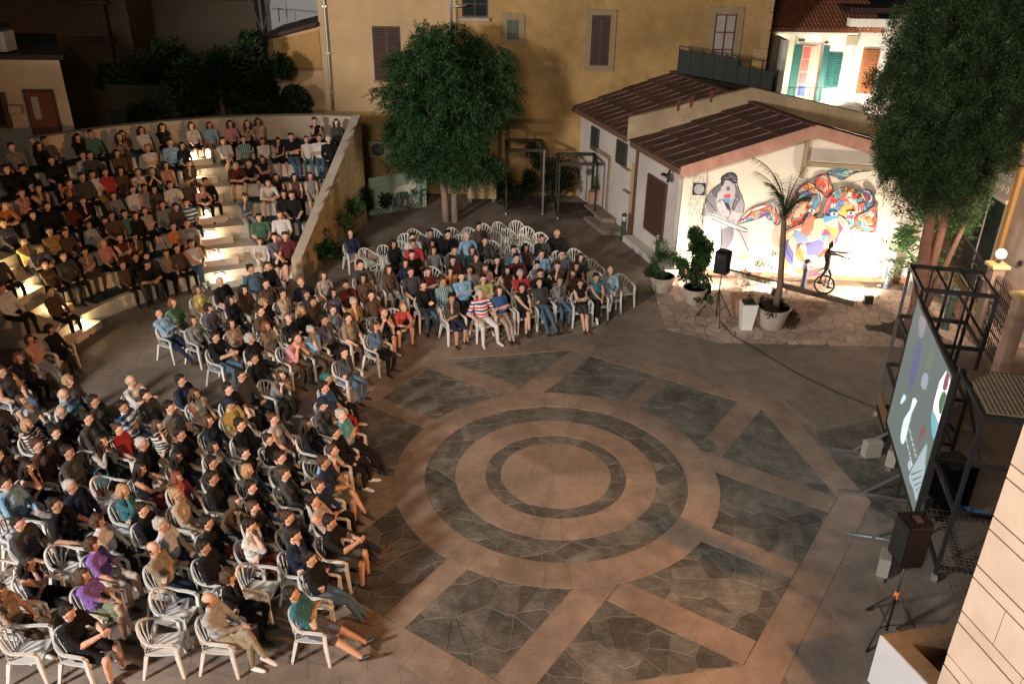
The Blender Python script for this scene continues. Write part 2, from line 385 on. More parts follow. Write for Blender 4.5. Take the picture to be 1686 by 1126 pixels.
STA = R_(114.5); STB = R_(168.0)
for k in range(NT):
    r0 = R0A+TRD*k; a0, a1 = arc_ang_limits(r0); r1 = r0+TRD+0.02 if k < NT-1 else r0+1.0
    t = obj('tier', sector(r0, r1+0.3, 0.0 if k == 0 else RIS*(k-1), RIS*(k+1), a0, a1, 60), cream, amph)
    obj('tread_mat', sector(r0+0.17, r1-0.01, RIS*(k+1)+0.001, RIS*(k+1)+0.012, a0+0.03, STA-0.17/ (r0/6), 14), turf, t)
    obj('tread_mat', sector(r0+0.17, r1-0.01, RIS*(k+1)+0.001, RIS*(k+1)+0.012, STA+0.19/(r0/6), STB-0.16/(r0/6), 30), turf, t)
def stair(ang, ks, wd, lampoff):
    for k in ks:
        r = R0A+TRD*k; z = RIS*k
        c, s = math.cos(ang), math.sin(ang); d = Vector((c, s, 0)); n = Vector((-s, c, 0)); base = d*(r-0.18)+Vector((0, 0, z))
        st = obj('stair_block', MB().obox((base.x, base.y, base.z+ (0.013 if k else 0.001)), (0.38, wd, 0.205), ang), cream, amph)
        p = d*(r-0.025)+n*lampoff+Vector((0, 0, z+0.325))
        fx = MB(); fx.obox((p.x, p.y, p.z-0.05), (0.06, 0.22, 0.10), ang); f = obj('step_light', fx, black, amph)
        q = p-d*0.036; obj('lens', MB().obox((q.x, q.y, q.z-0.04), (0.012, 0.19, 0.08), ang), warmlamp, f)
        lp = Vector((AC[0], AC[1], 0))+p-d*0.07-Vector((0, 0, 0.02)); lamp('step_lamp', 'POINT', lp, 34.0, (1.0, 0.74, 0.36) if ang > R_(150) else (1.0, 0.80, 0.50), size=0.05)
stair(STA, range(0, 7), 0.95, 0.16)
stair(STB, range(0, 6), 1.0, -0.12)
# right side wall: blocks of stone under a sloping coping
def W2(x, y, z=0): return Vector((x, y, z))
sw = empty('stone_side_wall', (-7.3, 9.7, 0), 'sloping yellow stone side wall of the amphitheatre with a pale coping', 'wall')
p0, p1 = Vector((-7.42, 9.72, 0)), Vector((-6.38, 15.2, 0)); dv = (p1-p0); Ls = dv.length; dv.normalize(); nv = Vector((dv.y, -dv.x, 0))
def topz(s): return 0.72+(3.78-0.72)*s/Ls
obj('wall_core', MB().add([p0-sw.location+nv*o_+Vector((0, 0, z)) for o_ in (0.0, 0.2) for z in (0, topz(0)-0.02)]+[p1-sw.location+nv*o_+Vector((0, 0, z)) for o_ in (0.0, 0.2) for z in (0, topz(Ls)-0.02)], [(0, 1, 3, 2), (4, 6, 7, 5), (0, 4, 5, 1), (2, 3, 7, 6), (1, 5, 7, 3), (0, 2, 6, 4)]), mortar, sw)
ch = 0.27
for j in range(14):
    s = -0.0-(0.35 if j % 2 else 0); z0 = j*ch
    while s < Ls:
        a, b = max(s, 0.0)+0.004, min(s+0.7, Ls)-0.004; z1 = z0+ch-0.008
        if b-a > 0.05 and z0 < topz(b)-0.03:
            za, zb = min(z1, topz(a)-0.02), min(z1, topz(b)-0.02)
            za = max(za, z0+0.005)
            P = [p0+dv*a, p0+dv*b]; mb = MB(); q = [P[0]+nv*0.19, P[1]+nv*0.19, P[1]+nv*(0.222+rnd.uniform(0, 0.006)), P[0]+nv*(0.222+rnd.uniform(0, 0.006))]
            mb.hexa([v-sw.location+Vector((0, 0, z0)) for v in q]+[q[0]-sw.location+Vector((0, 0, za)), q[1]-sw.location+Vector((0, 0, zb)), q[2]-sw.location+Vector((0, 0, zb)), q[3]-sw.location+Vector((0, 0, za))])
            obj('stone_block', mb, ochst, sw)
        s += 0.7
mb = MB(); mb.bar(p0-sw.location+nv*0.08-dv*0.05+Vector((0, 0, topz(0)+0.01)), p1-sw.location+nv*0.08+Vector((0, 0, topz(Ls)+0.01)), 0.30, 0.07); obj('coping', mb, wallst, sw)
mb = MB(); q = p0-sw.location-dv*0.02+nv*0.08; mb.obox((q.x, q.y, 0), (0.06, 0.34, 0.73), math.atan2(dv.y, dv.x)); ep = obj('end_pier', mb, wallst, sw)
for j in range(3): obj('end_block', MB().obox((q.x-dv.x*0.035, q.y-dv.y*0.035, 0.02+j*0.235), (0.03, 0.33, 0.225), math.atan2(dv.y, dv.x)), wallst, ep)
# back wall round the top row
bw = empty('back_wall', (AC[0], AC[1], 0), 'curved cream wall behind the top row of the amphitheatre', 'wall')
obj('wall_panel', sector(10.42, 10.68, 2.5, 3.72, R_(84.6), R_(141), 40), mat('pink_cream', (0.50, 0.41, 0.32), 0.8, 0.08, 3, 0.15, stain=0.12), bw)
obj('coping', sector(10.39, 10.71, 3.72, 3.76, R_(84.5), R_(141), 40), wallst, bw)
# left low wall
lw = empty('low_stone_wall', (-12.4, 5.35, 0), 'low sloping wall of long stone blocks at the left foot of the amphitheatre', 'wall')
q0, q1 = Vector((-12.4, 5.30, 0)), Vector((-16.6, 5.02, 0)); dl = (q1-q0); LL = dl.length; dl.normalize(); nl = Vector((-dl.y, dl.x, 0))
if nl.y > 0: nl = -nl
tz = lambda s: 0.5+0.42*s
for j in range(9):
    z0 = j*0.27; s = -(0.5 if j % 2 else 0)
    while s < LL:
        a, b = max(s, 0)+0.005, min(s+1.0, LL)-0.005; za, zb = min(z0+0.262, tz(a)), min(z0+0.262, tz(b))
        if b-a > .05 and zb > z0+0.03:
            za = max(za, z0+0.006); o_ = rnd.uniform(0, 0.006); F = [q0+dl*a+nl*(0.15+o_), q0+dl*b+nl*(0.15+o_), q0+dl*b-nl*0.12, q0+dl*a-nl*0.12]; F = [v-lw.location for v in F]
            obj('stone_block', MB().hexa([v+Vector((0, 0, z0)) for v in F]+[F[0]+Vector((0, 0, za)), F[1]+Vector((0, 0, zb)), F[2]+Vector((0, 0, zb)), F[3]+Vector((0, 0, za))]), wallst, lw)
        s += 1.0
obj('coping', MB().bar(q0-lw.location+Vector((0.03, 0, 0.53)), q1-lw.location+Vector((0, 0, tz(LL)+0.03)), 0.34, 0.06), wallst, lw)
# ================================================================== BUILDINGS
YF = 18.8
ochre = mat('ochre_plaster', (0.47, 0.295, 0.115), 0.85, 0.14, 1.6, 0.2, stain=0.34, bscale=20)
pale = mat('pale_plaster', (0.60, 0.41, 0.22), 0.85, 0.08, 1.5, 0.10, stain=0.14, bscale=20)
surr = mat('window_stone', (0.30, 0.22, 0.13), 0.85, 0.15, 5, 0.3)
dkwood = mat('brown_shutter', (0.075, 0.045, 0.035), 0.6, 0.15, 4, 0.1)
redwood = mat('red_wood', (0.12, 0.03, 0.018), 0.5, 0.15, 4, 0.1)
whitep = mat('white_plaster', (0.68, 0.64, 0.58), 0.8, 0.06, 2, 0.12, stain=0.1)
yb = empty('yellow_building', (0, YF+0.3, 0), 'tall old ochre plastered building with stone framed windows behind the tree', 'building')
def W(o, v): return (v[0]-o.location.x, v[1]-o.location.y, v[2]-o.location.z)
def wbox(name, par, x0, x1, y0, y1, z0, z1, m, **k):
    L = par.matrix_world.translation if False else absloc(par); return obj(name, MB().box(x0-L[0], x1-L[0], y0-L[1], y1-L[1], z0-L[2], z1-L[2]), m, par, **k)
def absloc(o):
    v = Vector((0, 0, 0))
    while o: v += o.location; o = o.parent
    return v
wbox('wall', yb, -3.0, 8.28, YF, YF+6, 0, 13, ochre)
wbox('pale_wall', yb, -8.1, -3.002, YF-0.05, YF+6, 3.2, 13, pale)
wbox('dado', yb, -10.3, -3.002, YF+0.03, YF+5.8, 0, 3.198, ochre)
# quoins
for i in range(9):
    z0 = 3.2+i*0.62; wd = 0.5 if i % 2 else 0.28; wbox('quoin_stone', yb, 8.30-wd, 8.33, YF-0.035-(i % 3)*0.004, YF+0.5, z0+0.01, z0+0.60, mat('quoin', (0.42, 0.27, 0.13), 0.85, 0.15, 5, 0.3))
def window(par, x0, x1, z0, z1, sw_, kind, y=YF, fill=None):
    L = absloc(par)
    f = MB(); fr = lambda a, b, c, d, pr: f.box(a-L[0], b-L[0], y-pr-L[1], y+0.02-L[1], c-L[2], d-L[2])
    if sw_:
        fr(x0-sw_, x0, z0-sw_, z1+sw_, 0.07); fr(x1, x1+sw_, z0-sw_, z1+sw_, 0.07); fr(x0, x1, z1, z1+sw_, 0.068); fr(x0, x1, z0-sw_, z0, 0.09)
        wn = obj('window', f, surr, par)
    else:
        fr(x0-0.04, x1+0.04, z0-0.07, z0, 0.08); wn = obj('window', f, surr, par)
    def c(name, a, b, cc, d, p0, p1, m): return obj(name, MB().box(a-L[0], b-L[0], y-p1-L[1], y-p0-L[1], cc-L[2], d-L[2]), m, wn)
    if kind == 'shutter':
        c('shutter', x0+0.005, (x0+x1)/2-0.004, z0+0.005, z1-0.005, 0.001, 0.025, fill or dkwood); c('shutter', (x0+x1)/2+0.004, x1-0.005, z0+0.005, z1-0.005, 0.001, 0.025, fill or dkwood)
        n = int((z1-z0)/0.09)
        for xa, xb in ((x0+0.05, (x0+x1)/2-0.04), ((x0+x1)/2+0.04, x1-0.05)):
            for i in range(n):
                z = z0+0.05+(z1-z0-0.1)*i/n; mb = MB(); mb.hexa([(xa-L[0], y-0.026-L[1], z-L[2]), (xb-L[0], y-0.026-L[1], z-L[2]), (xb-L[0], y-0.024-L[1], z-L[2]), (xa-L[0], y-0.024-L[1], z-L[2]), (xa-L[0], y-0.046-L[1], z+0.05-L[2]), (xb-L[0], y-0.046-L[1], z+0.05-L[2]), (xb-L[0], y-0.03-L[1], z+0.06-L[2]), (xa-L[0], y-0.03-L[1], z+0.06-L[2])]); obj('slat', mb, fill or dkwood, wn)
    else:
        c('glass', x0+0.01, x1-0.01, z0+0.01, z1-0.01, 0.001, 0.012, dkglass if kind == 'dark' else mat('curtain_glass', (0.35, 0.33, 0.3), 0.3, 0.15, 3, 0))
        m = fill or dkwood
        for a in (x0+0.005, (x0+x1)/2-0.02, x1-0.05): c('sash', a, a+0.045, z0+0.012, z1-0.012, 0.013, 0.04, m)
        nb = 2 if z1-z0 < 1 else 3
        for i in range(nb+1):
            zz = z0+0.01+(z1-z0-0.07)*i/nb; c('sash', x0+0.051, x1-0.051, zz, zz+0.04, 0.014, 0.038, m)
    return wn
window(yb, -1.25, -0.82, 5.88, 6.55, 0.2, 'shutter', fill=mat('grey_green', (0.10, 0.12, 0.08), 0.6, 0.1, 4, 0.05))
window(yb, 1.82, 2.50, 5.0, 6.75, 0.20, 'shutter')
window(yb, 6.28, 7.05, 5.0, 6.85, 0.24, 'panes', fill=redwood)
window(yb, -2.9, -1.95, 6.62, 7.9, 0.0, 'dark')
window(yb, -6.18, -5.15, 4.35, 6.27, 0.0, 'shutter', y=YF-0.05)
wbox('window_sill', yb, -2.98, -1.9, YF-0.25, YF-0.002, 6.5, 6.6, mat('sill_grey', (0.4, 0.38, 0.35), 0.8, 0.1, 4, 0.1))
L = absloc(yb)
tp = MB(); pts = [(-7.82, YF-0.16, z) for z in np.linspace(3.25, 11, 9)]; tp.tube([W(yb, p) for p in pts], 0.05, 10); obj('drain_pipe', tp, galv, yb, smooth=True)
for z in (3.9, 5.3, 6.9): wbox('pipe_clip', yb, -7.9, -7.74, YF-0.2, YF-0.052, z, z+0.04, galv)
tp = MB(); tp.tube([W(yb, (-3.25, YF-0.5, z)) for z in (5.6, 9)], 0.045, 10); tp.tube([W(yb, p) for p in [(-3.25, YF-0.5, 7.0), (-2.7, YF-0.45, 7.05)]], 0.03, 8); obj('chimney_pipe', tp, galv, yb, smooth=True)
# annex with lean-to roof, poles
an = empty('roof_annex', (-9.2, YF, 3.2), 'low ochre annex with a sloping dark roof and steel gutter, left of the yellow building', 'annex')
mb = MB(); mb.add([W(an, p) for p in [(-10.25, YF, 3.22), (-8.12, YF, 3.22), (-8.12, YF, 6.25), (-10.25, YF, 5.7), (-10.25, YF+4, 3.22), (-8.12, YF+4, 3.22), (-8.12, YF+4, 6.25), (-10.25, YF+4, 5.7)]], [(0, 1, 2, 3), (4, 7, 6, 5), (0, 3, 7, 4), (1, 5, 6, 2), (3, 2, 6, 7), (0, 4, 5, 1)]); obj('wall', mb, pale, an)
mb = MB(); mb.add([W(an, p) for p in [(-9.55, YF-0.035, 4.75), (-8.125, YF-0.035, 4.75), (-8.125, YF-0.035, 6.1), (-9.55, YF-0.035, 5.75), (-9.55, YF-0.002, 4.75), (-8.125, YF-0.002, 4.75), (-8.125, YF-0.002, 6.1), (-9.55, YF-0.002, 5.75)]], [(0, 1, 2, 3), (0, 3, 7, 4), (0, 4, 5, 1), (3, 2, 6, 7)]); obj('infill_panel', mb, mat('panel_orange', (0.45, 0.26, 0.09), 0.8, 0.08, 3, 0.1), an)
wbox('ledge', an, -10.28, -8.12, YF-0.07, YF-0.003, 4.68, 4.74, surr)
mb = MB(); mb.hexa([W(an, p) for p in [(-10.5, YF-0.35, 5.66), (-8.12, YF-0.35, 6.27), (-8.12, YF+4.2, 6.27), (-10.5, YF+4.2, 5.66), (-10.5, YF-0.35, 5.78), (-8.12, YF-0.35, 6.4), (-8.12, YF+4.2, 6.4), (-10.5, YF+4.2, 5.78)]]); obj('roof', mb, mat('dark_roof', (0.06, 0.035, 0.025), 0.8, 0.2, 5, 0.3), an)
mb = MB(); mb.tube([W(an, (-10.55, YF-0.4, 5.85)), W(an, (-10.45, YF-0.35, 5.6)), W(an, (-10.42, YF-0.3, 3.2))], [0.09, 0.05, 0.05], 8); obj('gutter_pipe', mb, galv, an, smooth=True)
wbox('pilaster', an, -9.98, -9.86, YF-0.1, YF-0.001, 3.22, 5.72, ochre)
for (x, z) in ((-9.45, 7.0), (-9.0, 7.05)):
    pass
fr = MB()
for a, b in (((-9.8, 6.5), (-9.8, 6.95)), ((-9.5, 6.5), (-9.5, 7.3)), ((-9.2, 6.5), (-9.2, 6.95)), ((-10.0, 6.95), (-8.15, 6.85))): fr.tube([W(an, (a[0], YF+1, a[1]-.25)), W(an, (b[0], YF+1, b[1]-.25))], 0.035, 6)
obj('roof_frame', fr, galv, an)
pm = MB(); pm.tube([(0, 0, 0), (0.0, 0, 8.0)], 0.06, 10); pm.tube([(0, 0, 6.0), (0.45, 0, 7.4)], 0.03, 8); pm.tube([(0, 0, 6.0), (-0.45, 0, 7.4)], 0.03, 8)
obj('steel_pole', pm, mat('pole_dark', (0.05, 0.05, 0.055), 0.5, 0.1, 8, 0.05), label='dark steel pole with two braces standing before the ochre annex', cat='pole', loc=(-10.05, YF-0.45, 0), smooth=False)
# air conditioner
acx = empty('air_conditioner', (-6.05, YF-0.16, 1.5), 'grey air conditioner with round fan grille on the ochre wall', 'air conditioner')
obj('casing', MB().box(-0.5, 0.5, -0.14, 0.14, 0, 0.62), mat('ac_case', (0.40, 0.34, 0.25), 0.6, 0.1, 4, 0.05), acx)
obj('fan', MB().tube([(-0.12, -0.142, 0.31), (-0.12, -0.165, 0.31)], 0.25, 20), black, acx)
gr = MB()
for i in range(8): t = math.pi*i/8; gr.bar((-0.12-0.24*math.cos(t), -0.17, 0.31-0.24*math.sin(t)), (-0.12+0.24*math.cos(t), -0.17, 0.31+0.24*math.sin(t)), 0.01, 0.01)
obj('grille', gr, steel, acx)
# balcony with dark glazed railing
bc = empty('balcony', (6.6, 18, 4.4), 'dark balcony with metal railing and smoked screens below the red window', 'balcony')
b0, b1 = Vector((4.95, 18.0, 0)), Vector((8.35, 17.7, 0)); 
zt0, zt1, zb0, zb1 = 5.85, 5.30, 4.85, 4.35
obj('deck', MB().hexa([W(bc, p) for p in [(4.95, 17.95, 4.72), (8.35, 17.6, 4.22), (8.35, 18.79, 4.22), (4.95, 18.79, 4.72), (4.95, 17.95, 4.86), (8.35, 17.6, 4.36), (8.35, 18.79, 4.36), (4.95, 18.79, 4.86)]]), mat('deck_dark', (0.05, 0.035, 0.028), 0.7, 0.2, 5, 0.2), bc)
smk = mat('smoked_panel', (0.045, 0.052, 0.05), 0.25, 0.1, 3, 0)
for i in range(8):
    t0, t1 = i/8+0.004, (i+1)/8-0.004; A, B = b0.lerp(b1, t0), b0.lerp(b1, t1); za, zb_ = 4.9-0.5*t0, 4.9-0.5*t1; hh = 0.82 if i < 5 else 0.62
    obj('screen_panel', MB().hexa([W(bc, p) for p in [(A.x, A.y-.012, za), (B.x, B.y-.012, zb_), (B.x, B.y+.012, zb_), (A.x, A.y+.012, za), (A.x, A.y-.012, za+hh), (B.x, B.y-.012, zb_+hh), (B.x, B.y+.012, zb_+hh), (A.x, A.y+.012, za+hh)]]), smk, bc)
for i in range(9):
    A = b0.lerp(b1, i/8); z = 4.86-0.5*i/8; obj('post', MB().box(*[v for v in (A.x-bc.location.x-.016, A.x-bc.location.x+.016, A.y-18-.016, A.y-18+.016, z-4.4, z-4.4+0.96)]), black, bc)
obj('handrail', MB().bar(W(bc, (4.95, 18, 5.83)), W(bc, (8.35, 17.7, 5.33)), 0.04, 0.035), black, bc)
for x in (5.3, 6.6, 7.9): obj('support', MB().bar(W(bc, (x, 18.1, 3.2)), W(bc, (x, 18.1, 4.72-0.15*(x-4.95)-0.02)), 0.09, 0.09), redwood, bc)
# ------------------------------------------------------------------ the hut with the mural
HP = (4.12, 10.79); HA = 107.4; GA = -4.5
sd = Vector((math.cos(R_(HA)), math.sin(R_(HA)), 0)); gd = Vector((math.cos(R_(GA)), math.sin(R_(GA)), 0)); sn = Vector((-sd.y, sd.x, 0)); gn = Vector((gd.y, -gd.x, 0))
if gn.y > 0: gn = -gn
if sn.x > 0: sn = -sn
H0 = Vector((HP[0], HP[1], 0))
hut = empty('mural_hut', H0, 'low white hut with brown panel roof and a painted front gable', 'hut')
hw = mat('hut_white', (0.62, 0.56, 0.52), 0.85, 0.06, 2, 0.15, stain=0.15)
muralwall = mat('mural_wall', (0.60, 0.54, 0.45), 0.85, 0.03, 2, 0.05)
def hp(s, g, z): return sd*s+gd*g+Vector((0, 0, z))       # s along the side, g along the gable
SL = 8.62; GW = 7.35; ZE, ZA = 3.32, 4.42; GAx = 3.33
def pr(poly, dirv, par, name, m):      # extrude a polygon of vectors along dirv
    n = len(poly); mb = MB(); mb.add([p for p in poly]+[p+dirv for p in poly], [tuple(range(n)), tuple(range(2*n-1, n-1, -1))]+[(i, (i+1) % n, n+(i+1) % n, n+i) for i in range(n)]); return obj(name, mb, m, par)
pr([hp(0, 0, 0), hp(0, GW, 0), hp(0, GW, ZE+0.2), hp(0, GAx, ZA), hp(0, 0, ZE-0.05)], -gn*0.25, hut, 'gable_wall', muralwall)
pr([hp(0.26, 0, 0), hp(SL, 0, 0), hp(SL, 0, ZE+0.25), hp(3.2, 0, ZE+0.12), hp(0.26, 0, ZE-0.03)], gd*0.25, hut, 'side_wall', hw)
pr([hp(0.26, GW, 0), hp(SL, GW, 0), hp(SL, GW, ZE+0.2), hp(0.26, GW, ZE+0.2)], -gd*0.25, hut, 'far_wall', hw)
obj('red_base', MB().hexa([hp(0, 0.02, 0.0)+gn*0.006, hp(0, GW, 0.0)+gn*0.006, hp(0, GW, 0)+gn*0.001, hp(0, 0.02, 0)+gn*0.001, hp(0, 0.02, 0.17)+gn*0.006, hp(0, GW, 0.17)+gn*0.006, hp(0, GW, 0.17)+gn*0.001, hp(0, 0.02, 0.17)+gn*0.001]), mat('red_band', (0.30, 0.10, 0.06), 0.8, 0.2, 4, 0.1), hut)
roofm = mat('roof_panel_brown', (0.085, 0.042, 0.032), 0.7, 0.2, 4, 0.35, stain=0.3, island=0.2)
ridgel = mat('roof_seam', (0.20, 0.12, 0.10), 0.7, 0.2, 6, 0.2)
def roofsec(s0, s1, zoff, ov0, name):
    E0 = lambda s: hp(s, -0.32, ZE+0.02+zoff); RG = lambda s: hp(s, GAx, ZA+0.24+zoff); FR = lambda s: hp(s, GW+0.25, ZE+0.28+zoff)
    rf = obj('roof', MB().hexa([E0(s0), RG(s0), RG(s1), E0(s1)]+[v+Vector((0, 0, .06)) for v in (E0(s0), RG(s0), RG(s1), E0(s1))]), roofm, hut)
    obj('far_slope', MB().hexa([RG(s0), FR(s0), FR(s1), RG(s1)]+[v+Vector((0, 0, .06)) for v in (RG(s0), FR(s0), FR(s1), RG(s1))]), roofm, rf)
    n = int((s1-s0)/0.52); st = (s1-s0)/n
    for i in range(n):
        a, b = s0+i*st+0.012, s0+(i+1)*st-0.012; up = Vector((0, 0, 0.061)); h = Vector((0, 0, 0.045+rnd.uniform(0, .012)))
        k = 4
        for q in range(k):
            t0, t1 = q/k+0.003, (q+1)/k-0.003; P = [E0(a).lerp(RG(a), t0), E0(a).lerp(RG(a), t1), E0(b).lerp(RG(b), t1), E0(b).lerp(RG(b), t0)]
            obj('roof_panel', MB().hexa([v+up for v in P]+[P[0]+up+h*1.4, P[1]+up+h*0.6, P[2]+up+h*0.6, P[3]+up+h*1.4]), roofm, rf)
        if i: obj('seam', MB().bar(E0(s0+i*st)+up+Vector((0, 0, .055)), RG(s0+i*st)+up+Vector((0, 0, .045)), 0.035, 0.03), ridgel, rf)
    obj('ridge_cap', MB().bar(RG(s0)+Vector((0, 0, .12)), RG(s1)+Vector((0, 0, .12)), 0.22, 0.06), roofm, rf)
    obj('eave_board', MB().bar(E0(s0)+Vector((-0.03, 0, 0.0)), E0(s1)+Vector((-0.03, 0, 0.0)), 0.05, 0.17), mat('fascia_brown', (0.16, 0.085, 0.055), 0.75, 0.15, 5, 0.2), rf)
    return E0, RG, FR
E0, RG, FR = roofsec(-0.42, 3.05, 0.0, 0, 'a')
E0b, RGb, FRb = roofsec(3.35, 8.55, 0.06, 0, 'b')
fasc = mat('pink_fascia', (0.42, 0.22, 0.16), 0.8, 0.15, 4, 0.2, stain=0.25)
up = Vector((0, 0, 0.0))
for a, b, nm in ((E0(-0.44), RG(-0.44), 1), (RG(-0.44), FR(-0.44), 2)):
    obj('fascia', MB().hexa([a+Vector((0, 0, -0.22)), b+Vector((0, 0, -0.22)), b+Vector((0, 0, -0.22))-gn*0.05, a+Vector((0, 0, -0.22))-gn*0.05, a+Vector((0, 0, 0.14)), b+Vector((0, 0, 0.14)), b+Vector((0, 0, 0.14))-gn*0.05, a+Vector((0, 0, 0.14))-gn*0.05]), fasc, hut)
obj('beam', MB().bar(hp(-0.12, GAx, 3.2), hp(-0.12, GAx, 4.4), 0.12, 0.10), mat('beam_olive', (0.25, 0.2, 0.12), 0.8, 0.1, 4, 0.1), hut)
obj('beam', MB().bar(hp(-0.12, GAx+.062, 3.62), hp(-0.12, GW-0.1, 3.50), 0.10, 0.13), M['beam_olive'], hut)
pr([hp(3.08, -0.45, 3.45), hp(3.08, 3.35, 4.55), hp(3.08, 7.7, 3.75), hp(3.08, 7.7, 4.35), hp(3.08, 3.35, 5.2), hp(3.08, -0.45, 4.15)], -gn*0.24, hut, 'parapet', mat('parapet_cream', (0.45, 0.33, 0.20), 0.85, 0.12, 3, 0.2, stain=0.3))
for g0 in (1.05, 1.45, 2.05):
    obj('rust_stain', MB().hexa([hp(3.075, g0, 4.1+g0*.3)+gn*.004, hp(3.075, g0+0.07, 4.1+g0*.3)+gn*.004, hp(3.075, g0+.07, 4.1+g0*.3), hp(3.075, g0, 4.1+g0*.3), hp(3.075, g0, 4.05+g0*.3+0.42)+gn*.004, hp(3.075, g0+.12, 4.05+g0*.3+.42)+gn*.004, hp(3.075, g0+.12, 4.05+g0*.3+.42), hp(3.075, g0, 4.05+g0*.3+.42)]), redwood, hut)
def sidewin(s0, s1, z0, z1, slat=True, m=None):
    wn = obj('window', MB().hexa([hp(s0-.03, -0.05, z0-.03), hp(s1+.03, -.05, z0-.03), hp(s1+.03, 0.02, z0-.03), hp(s0-.03, 0.02, z0-.03), hp(s0-.03, -.05, z1+.03), hp(s1+.03, -.05, z1+.03), hp(s1+.03, 0.02, z1+.03), hp(s0-.03, .02, z1+.03)]), m or dkwood, hut)
    n = int((z1-z0)/0.085)
    for i in range(n):
        z = z0+0.01+i*(z1-z0)/n; obj('slat', MB().hexa([hp(s0, -0.055, z), hp(s1, -.055, z), hp(s1, -.051, z), hp(s0, -.051, z), hp(s0, -0.095, z+.045), hp(s1, -.095, z+.045), hp(s1, -.055, z+.065), hp(s0, -.055, z+.065)]), m or dkwood, wn)
sidewin(0.95, 2.25, 0.75, 2.55, m=mat('shutter_brown2', (0.10, 0.05, 0.04), 0.6, 0.1, 4, .1))
gsh = mat('green_shutter', (0.055, 0.06, 0.045), 0.6, 0.1, 4, .1)
sidewin(4.05, 4.85, 2.3, 3.05, m=gsh); sidewin(6.55, 7.2, 2.2, 3.0, m=gsh)
obj('door_frame', MB().hexa([hp(5.35, -0.05, 0.1), hp(5.5, -.05, .1), hp(5.5, .01, .1), hp(5.35, .01, .1), hp(5.35, -.05, 2.25), hp(5.5, -.05, 2.25), hp(5.5, .01, 2.25), hp(5.35, .01, 2.25)]), surr, hut)
obj('door_lintel', MB().hexa([hp(5.35, -0.055, 2.2), hp(7.2, -.055, 2.2), hp(7.2, .01, 2.2), hp(5.35, .01, 2.2), hp(5.35, -.055, 2.35), hp(7.2, -.055, 2.35), hp(7.2, .01, 2.35), hp(5.35, .01, 2.35)]), surr, hut)
obj('down_pipe', MB().tube([hp(3.1, -0.08, 0.05), hp(3.1, -0.08, 3.2), hp(3.1, -.3, 3.35)], 0.045, 8), mat('pipe_brown', (0.14, 0.075, 0.04), 0.6, 0.1, 5, .1), hut, smooth=True)
obj('wall_strip', MB().hexa([hp(3.2, -0.035, 0.05), hp(3.55, -.035, .05), hp(3.55, .01, .05), hp(3.2, .01, .05), hp(3.2, -.035, 2.6), hp(3.55, -.035, 2.6), hp(3.55, .01, 2.6), hp(3.2, .01, 2.6)]), mat('strip_cream', (0.5, 0.36, 0.2), .8, .1, 4, .1), hut)
for s0, z in ((3.4, 1.55), (3.6, 2.3)): obj('ledge', MB().bar(hp(s0, -0.08, z), hp(s0+.55, -.08, z+0.0), 0.12, 0.04), surr, hut)
obj('plinth', MB().hexa([hp(-0.3, -0.42, 0), hp(3.0, -.42, 0), hp(3.0, -.001, 0), hp(-.3, -.001, 0), hp(-.3, -.42, .22), hp(3.0, -.42, .22), hp(3.0, -.001, .22), hp(-.3, -.001, .22)]), hw, hut)
stp = empty('entrance_steps', H0+hp(4.6, -0.6, 0), 'grey stone doorstep of two steps against the white hut wall', 'steps')
for i, (a, b, d0, h) in enumerate(((3.5, 5.3, 0.85, 0.16), (4.5, 6.2, 0.5, 0.32))):
    mb = MB(); o = hp(4.6, -.6, 0); mb.hexa([hp(a, -d0-.05, 0)-o, hp(b, -d0-.05, 0)-o, hp(b, -.06, 0)-o, hp(a, -.06, 0)-o, hp(a, -d0-.05, h)-o, hp(b, -d0-.05, h)-o, hp(b, -.06, h)-o, hp(a, -.06, h)-o]); obj('step', mb, mat('step_grey', (0.22, 0.18, 0.14), .8, .2, 4, .3), stp)
# floodlights fixed to the hut corner
def flood(loc, aim, label, face=None, size=0.36):
    f = empty('floodlight', loc, label, 'floodlight'); d = (Vector(aim)-Vector(loc)).normalized(); q = d.to_track_quat('Y', 'Z').to_matrix()
    b = MB(); P = [q@Vector(v) for v in [(-size/2, -.12, -size*.4), (size/2, -.12, -size*.4), (size/2, 0, -size*.5), (-size/2, 0, -size*.5), (-size/2, -.12, size*.4), (size/2, -.12, size*.4), (size/2, 0, size*.5), (-size/2, 0, size*.5)]]; b.hexa(P); obj('housing', b, black, f)
    b = MB(); b.tube([q@Vector((0, .003, 0)), q@Vector((0, 0.02, 0))], size*0.42, 16); obj('reflector', b, face or mat('lamp_face', (0.6, 0.6, 0.6), 0.25, 0.2, 12, 0, metal=.4), f)
    b = MB(); b.bar(q@Vector((0, -.1, 0)), q@Vector((0, -.3, 0.12)), .05, .05); obj('bracket', b, black, f); return f
flood(H0+gd*0.42+gn*0.45+Vector((0, 0, 2.85)), H0+gd*0.2+gn*6+Vector((0, 0, 3.6)), 'square floodlight with round reflector on the corner of the mural wall')
flood(H0+sd*0.55+sn*0.35+Vector((0, 0, 2.9)), H0+sn*3+Vector((0, 0, 1.5)), 'black floodlight under the eave of the white side wall', size=.26)
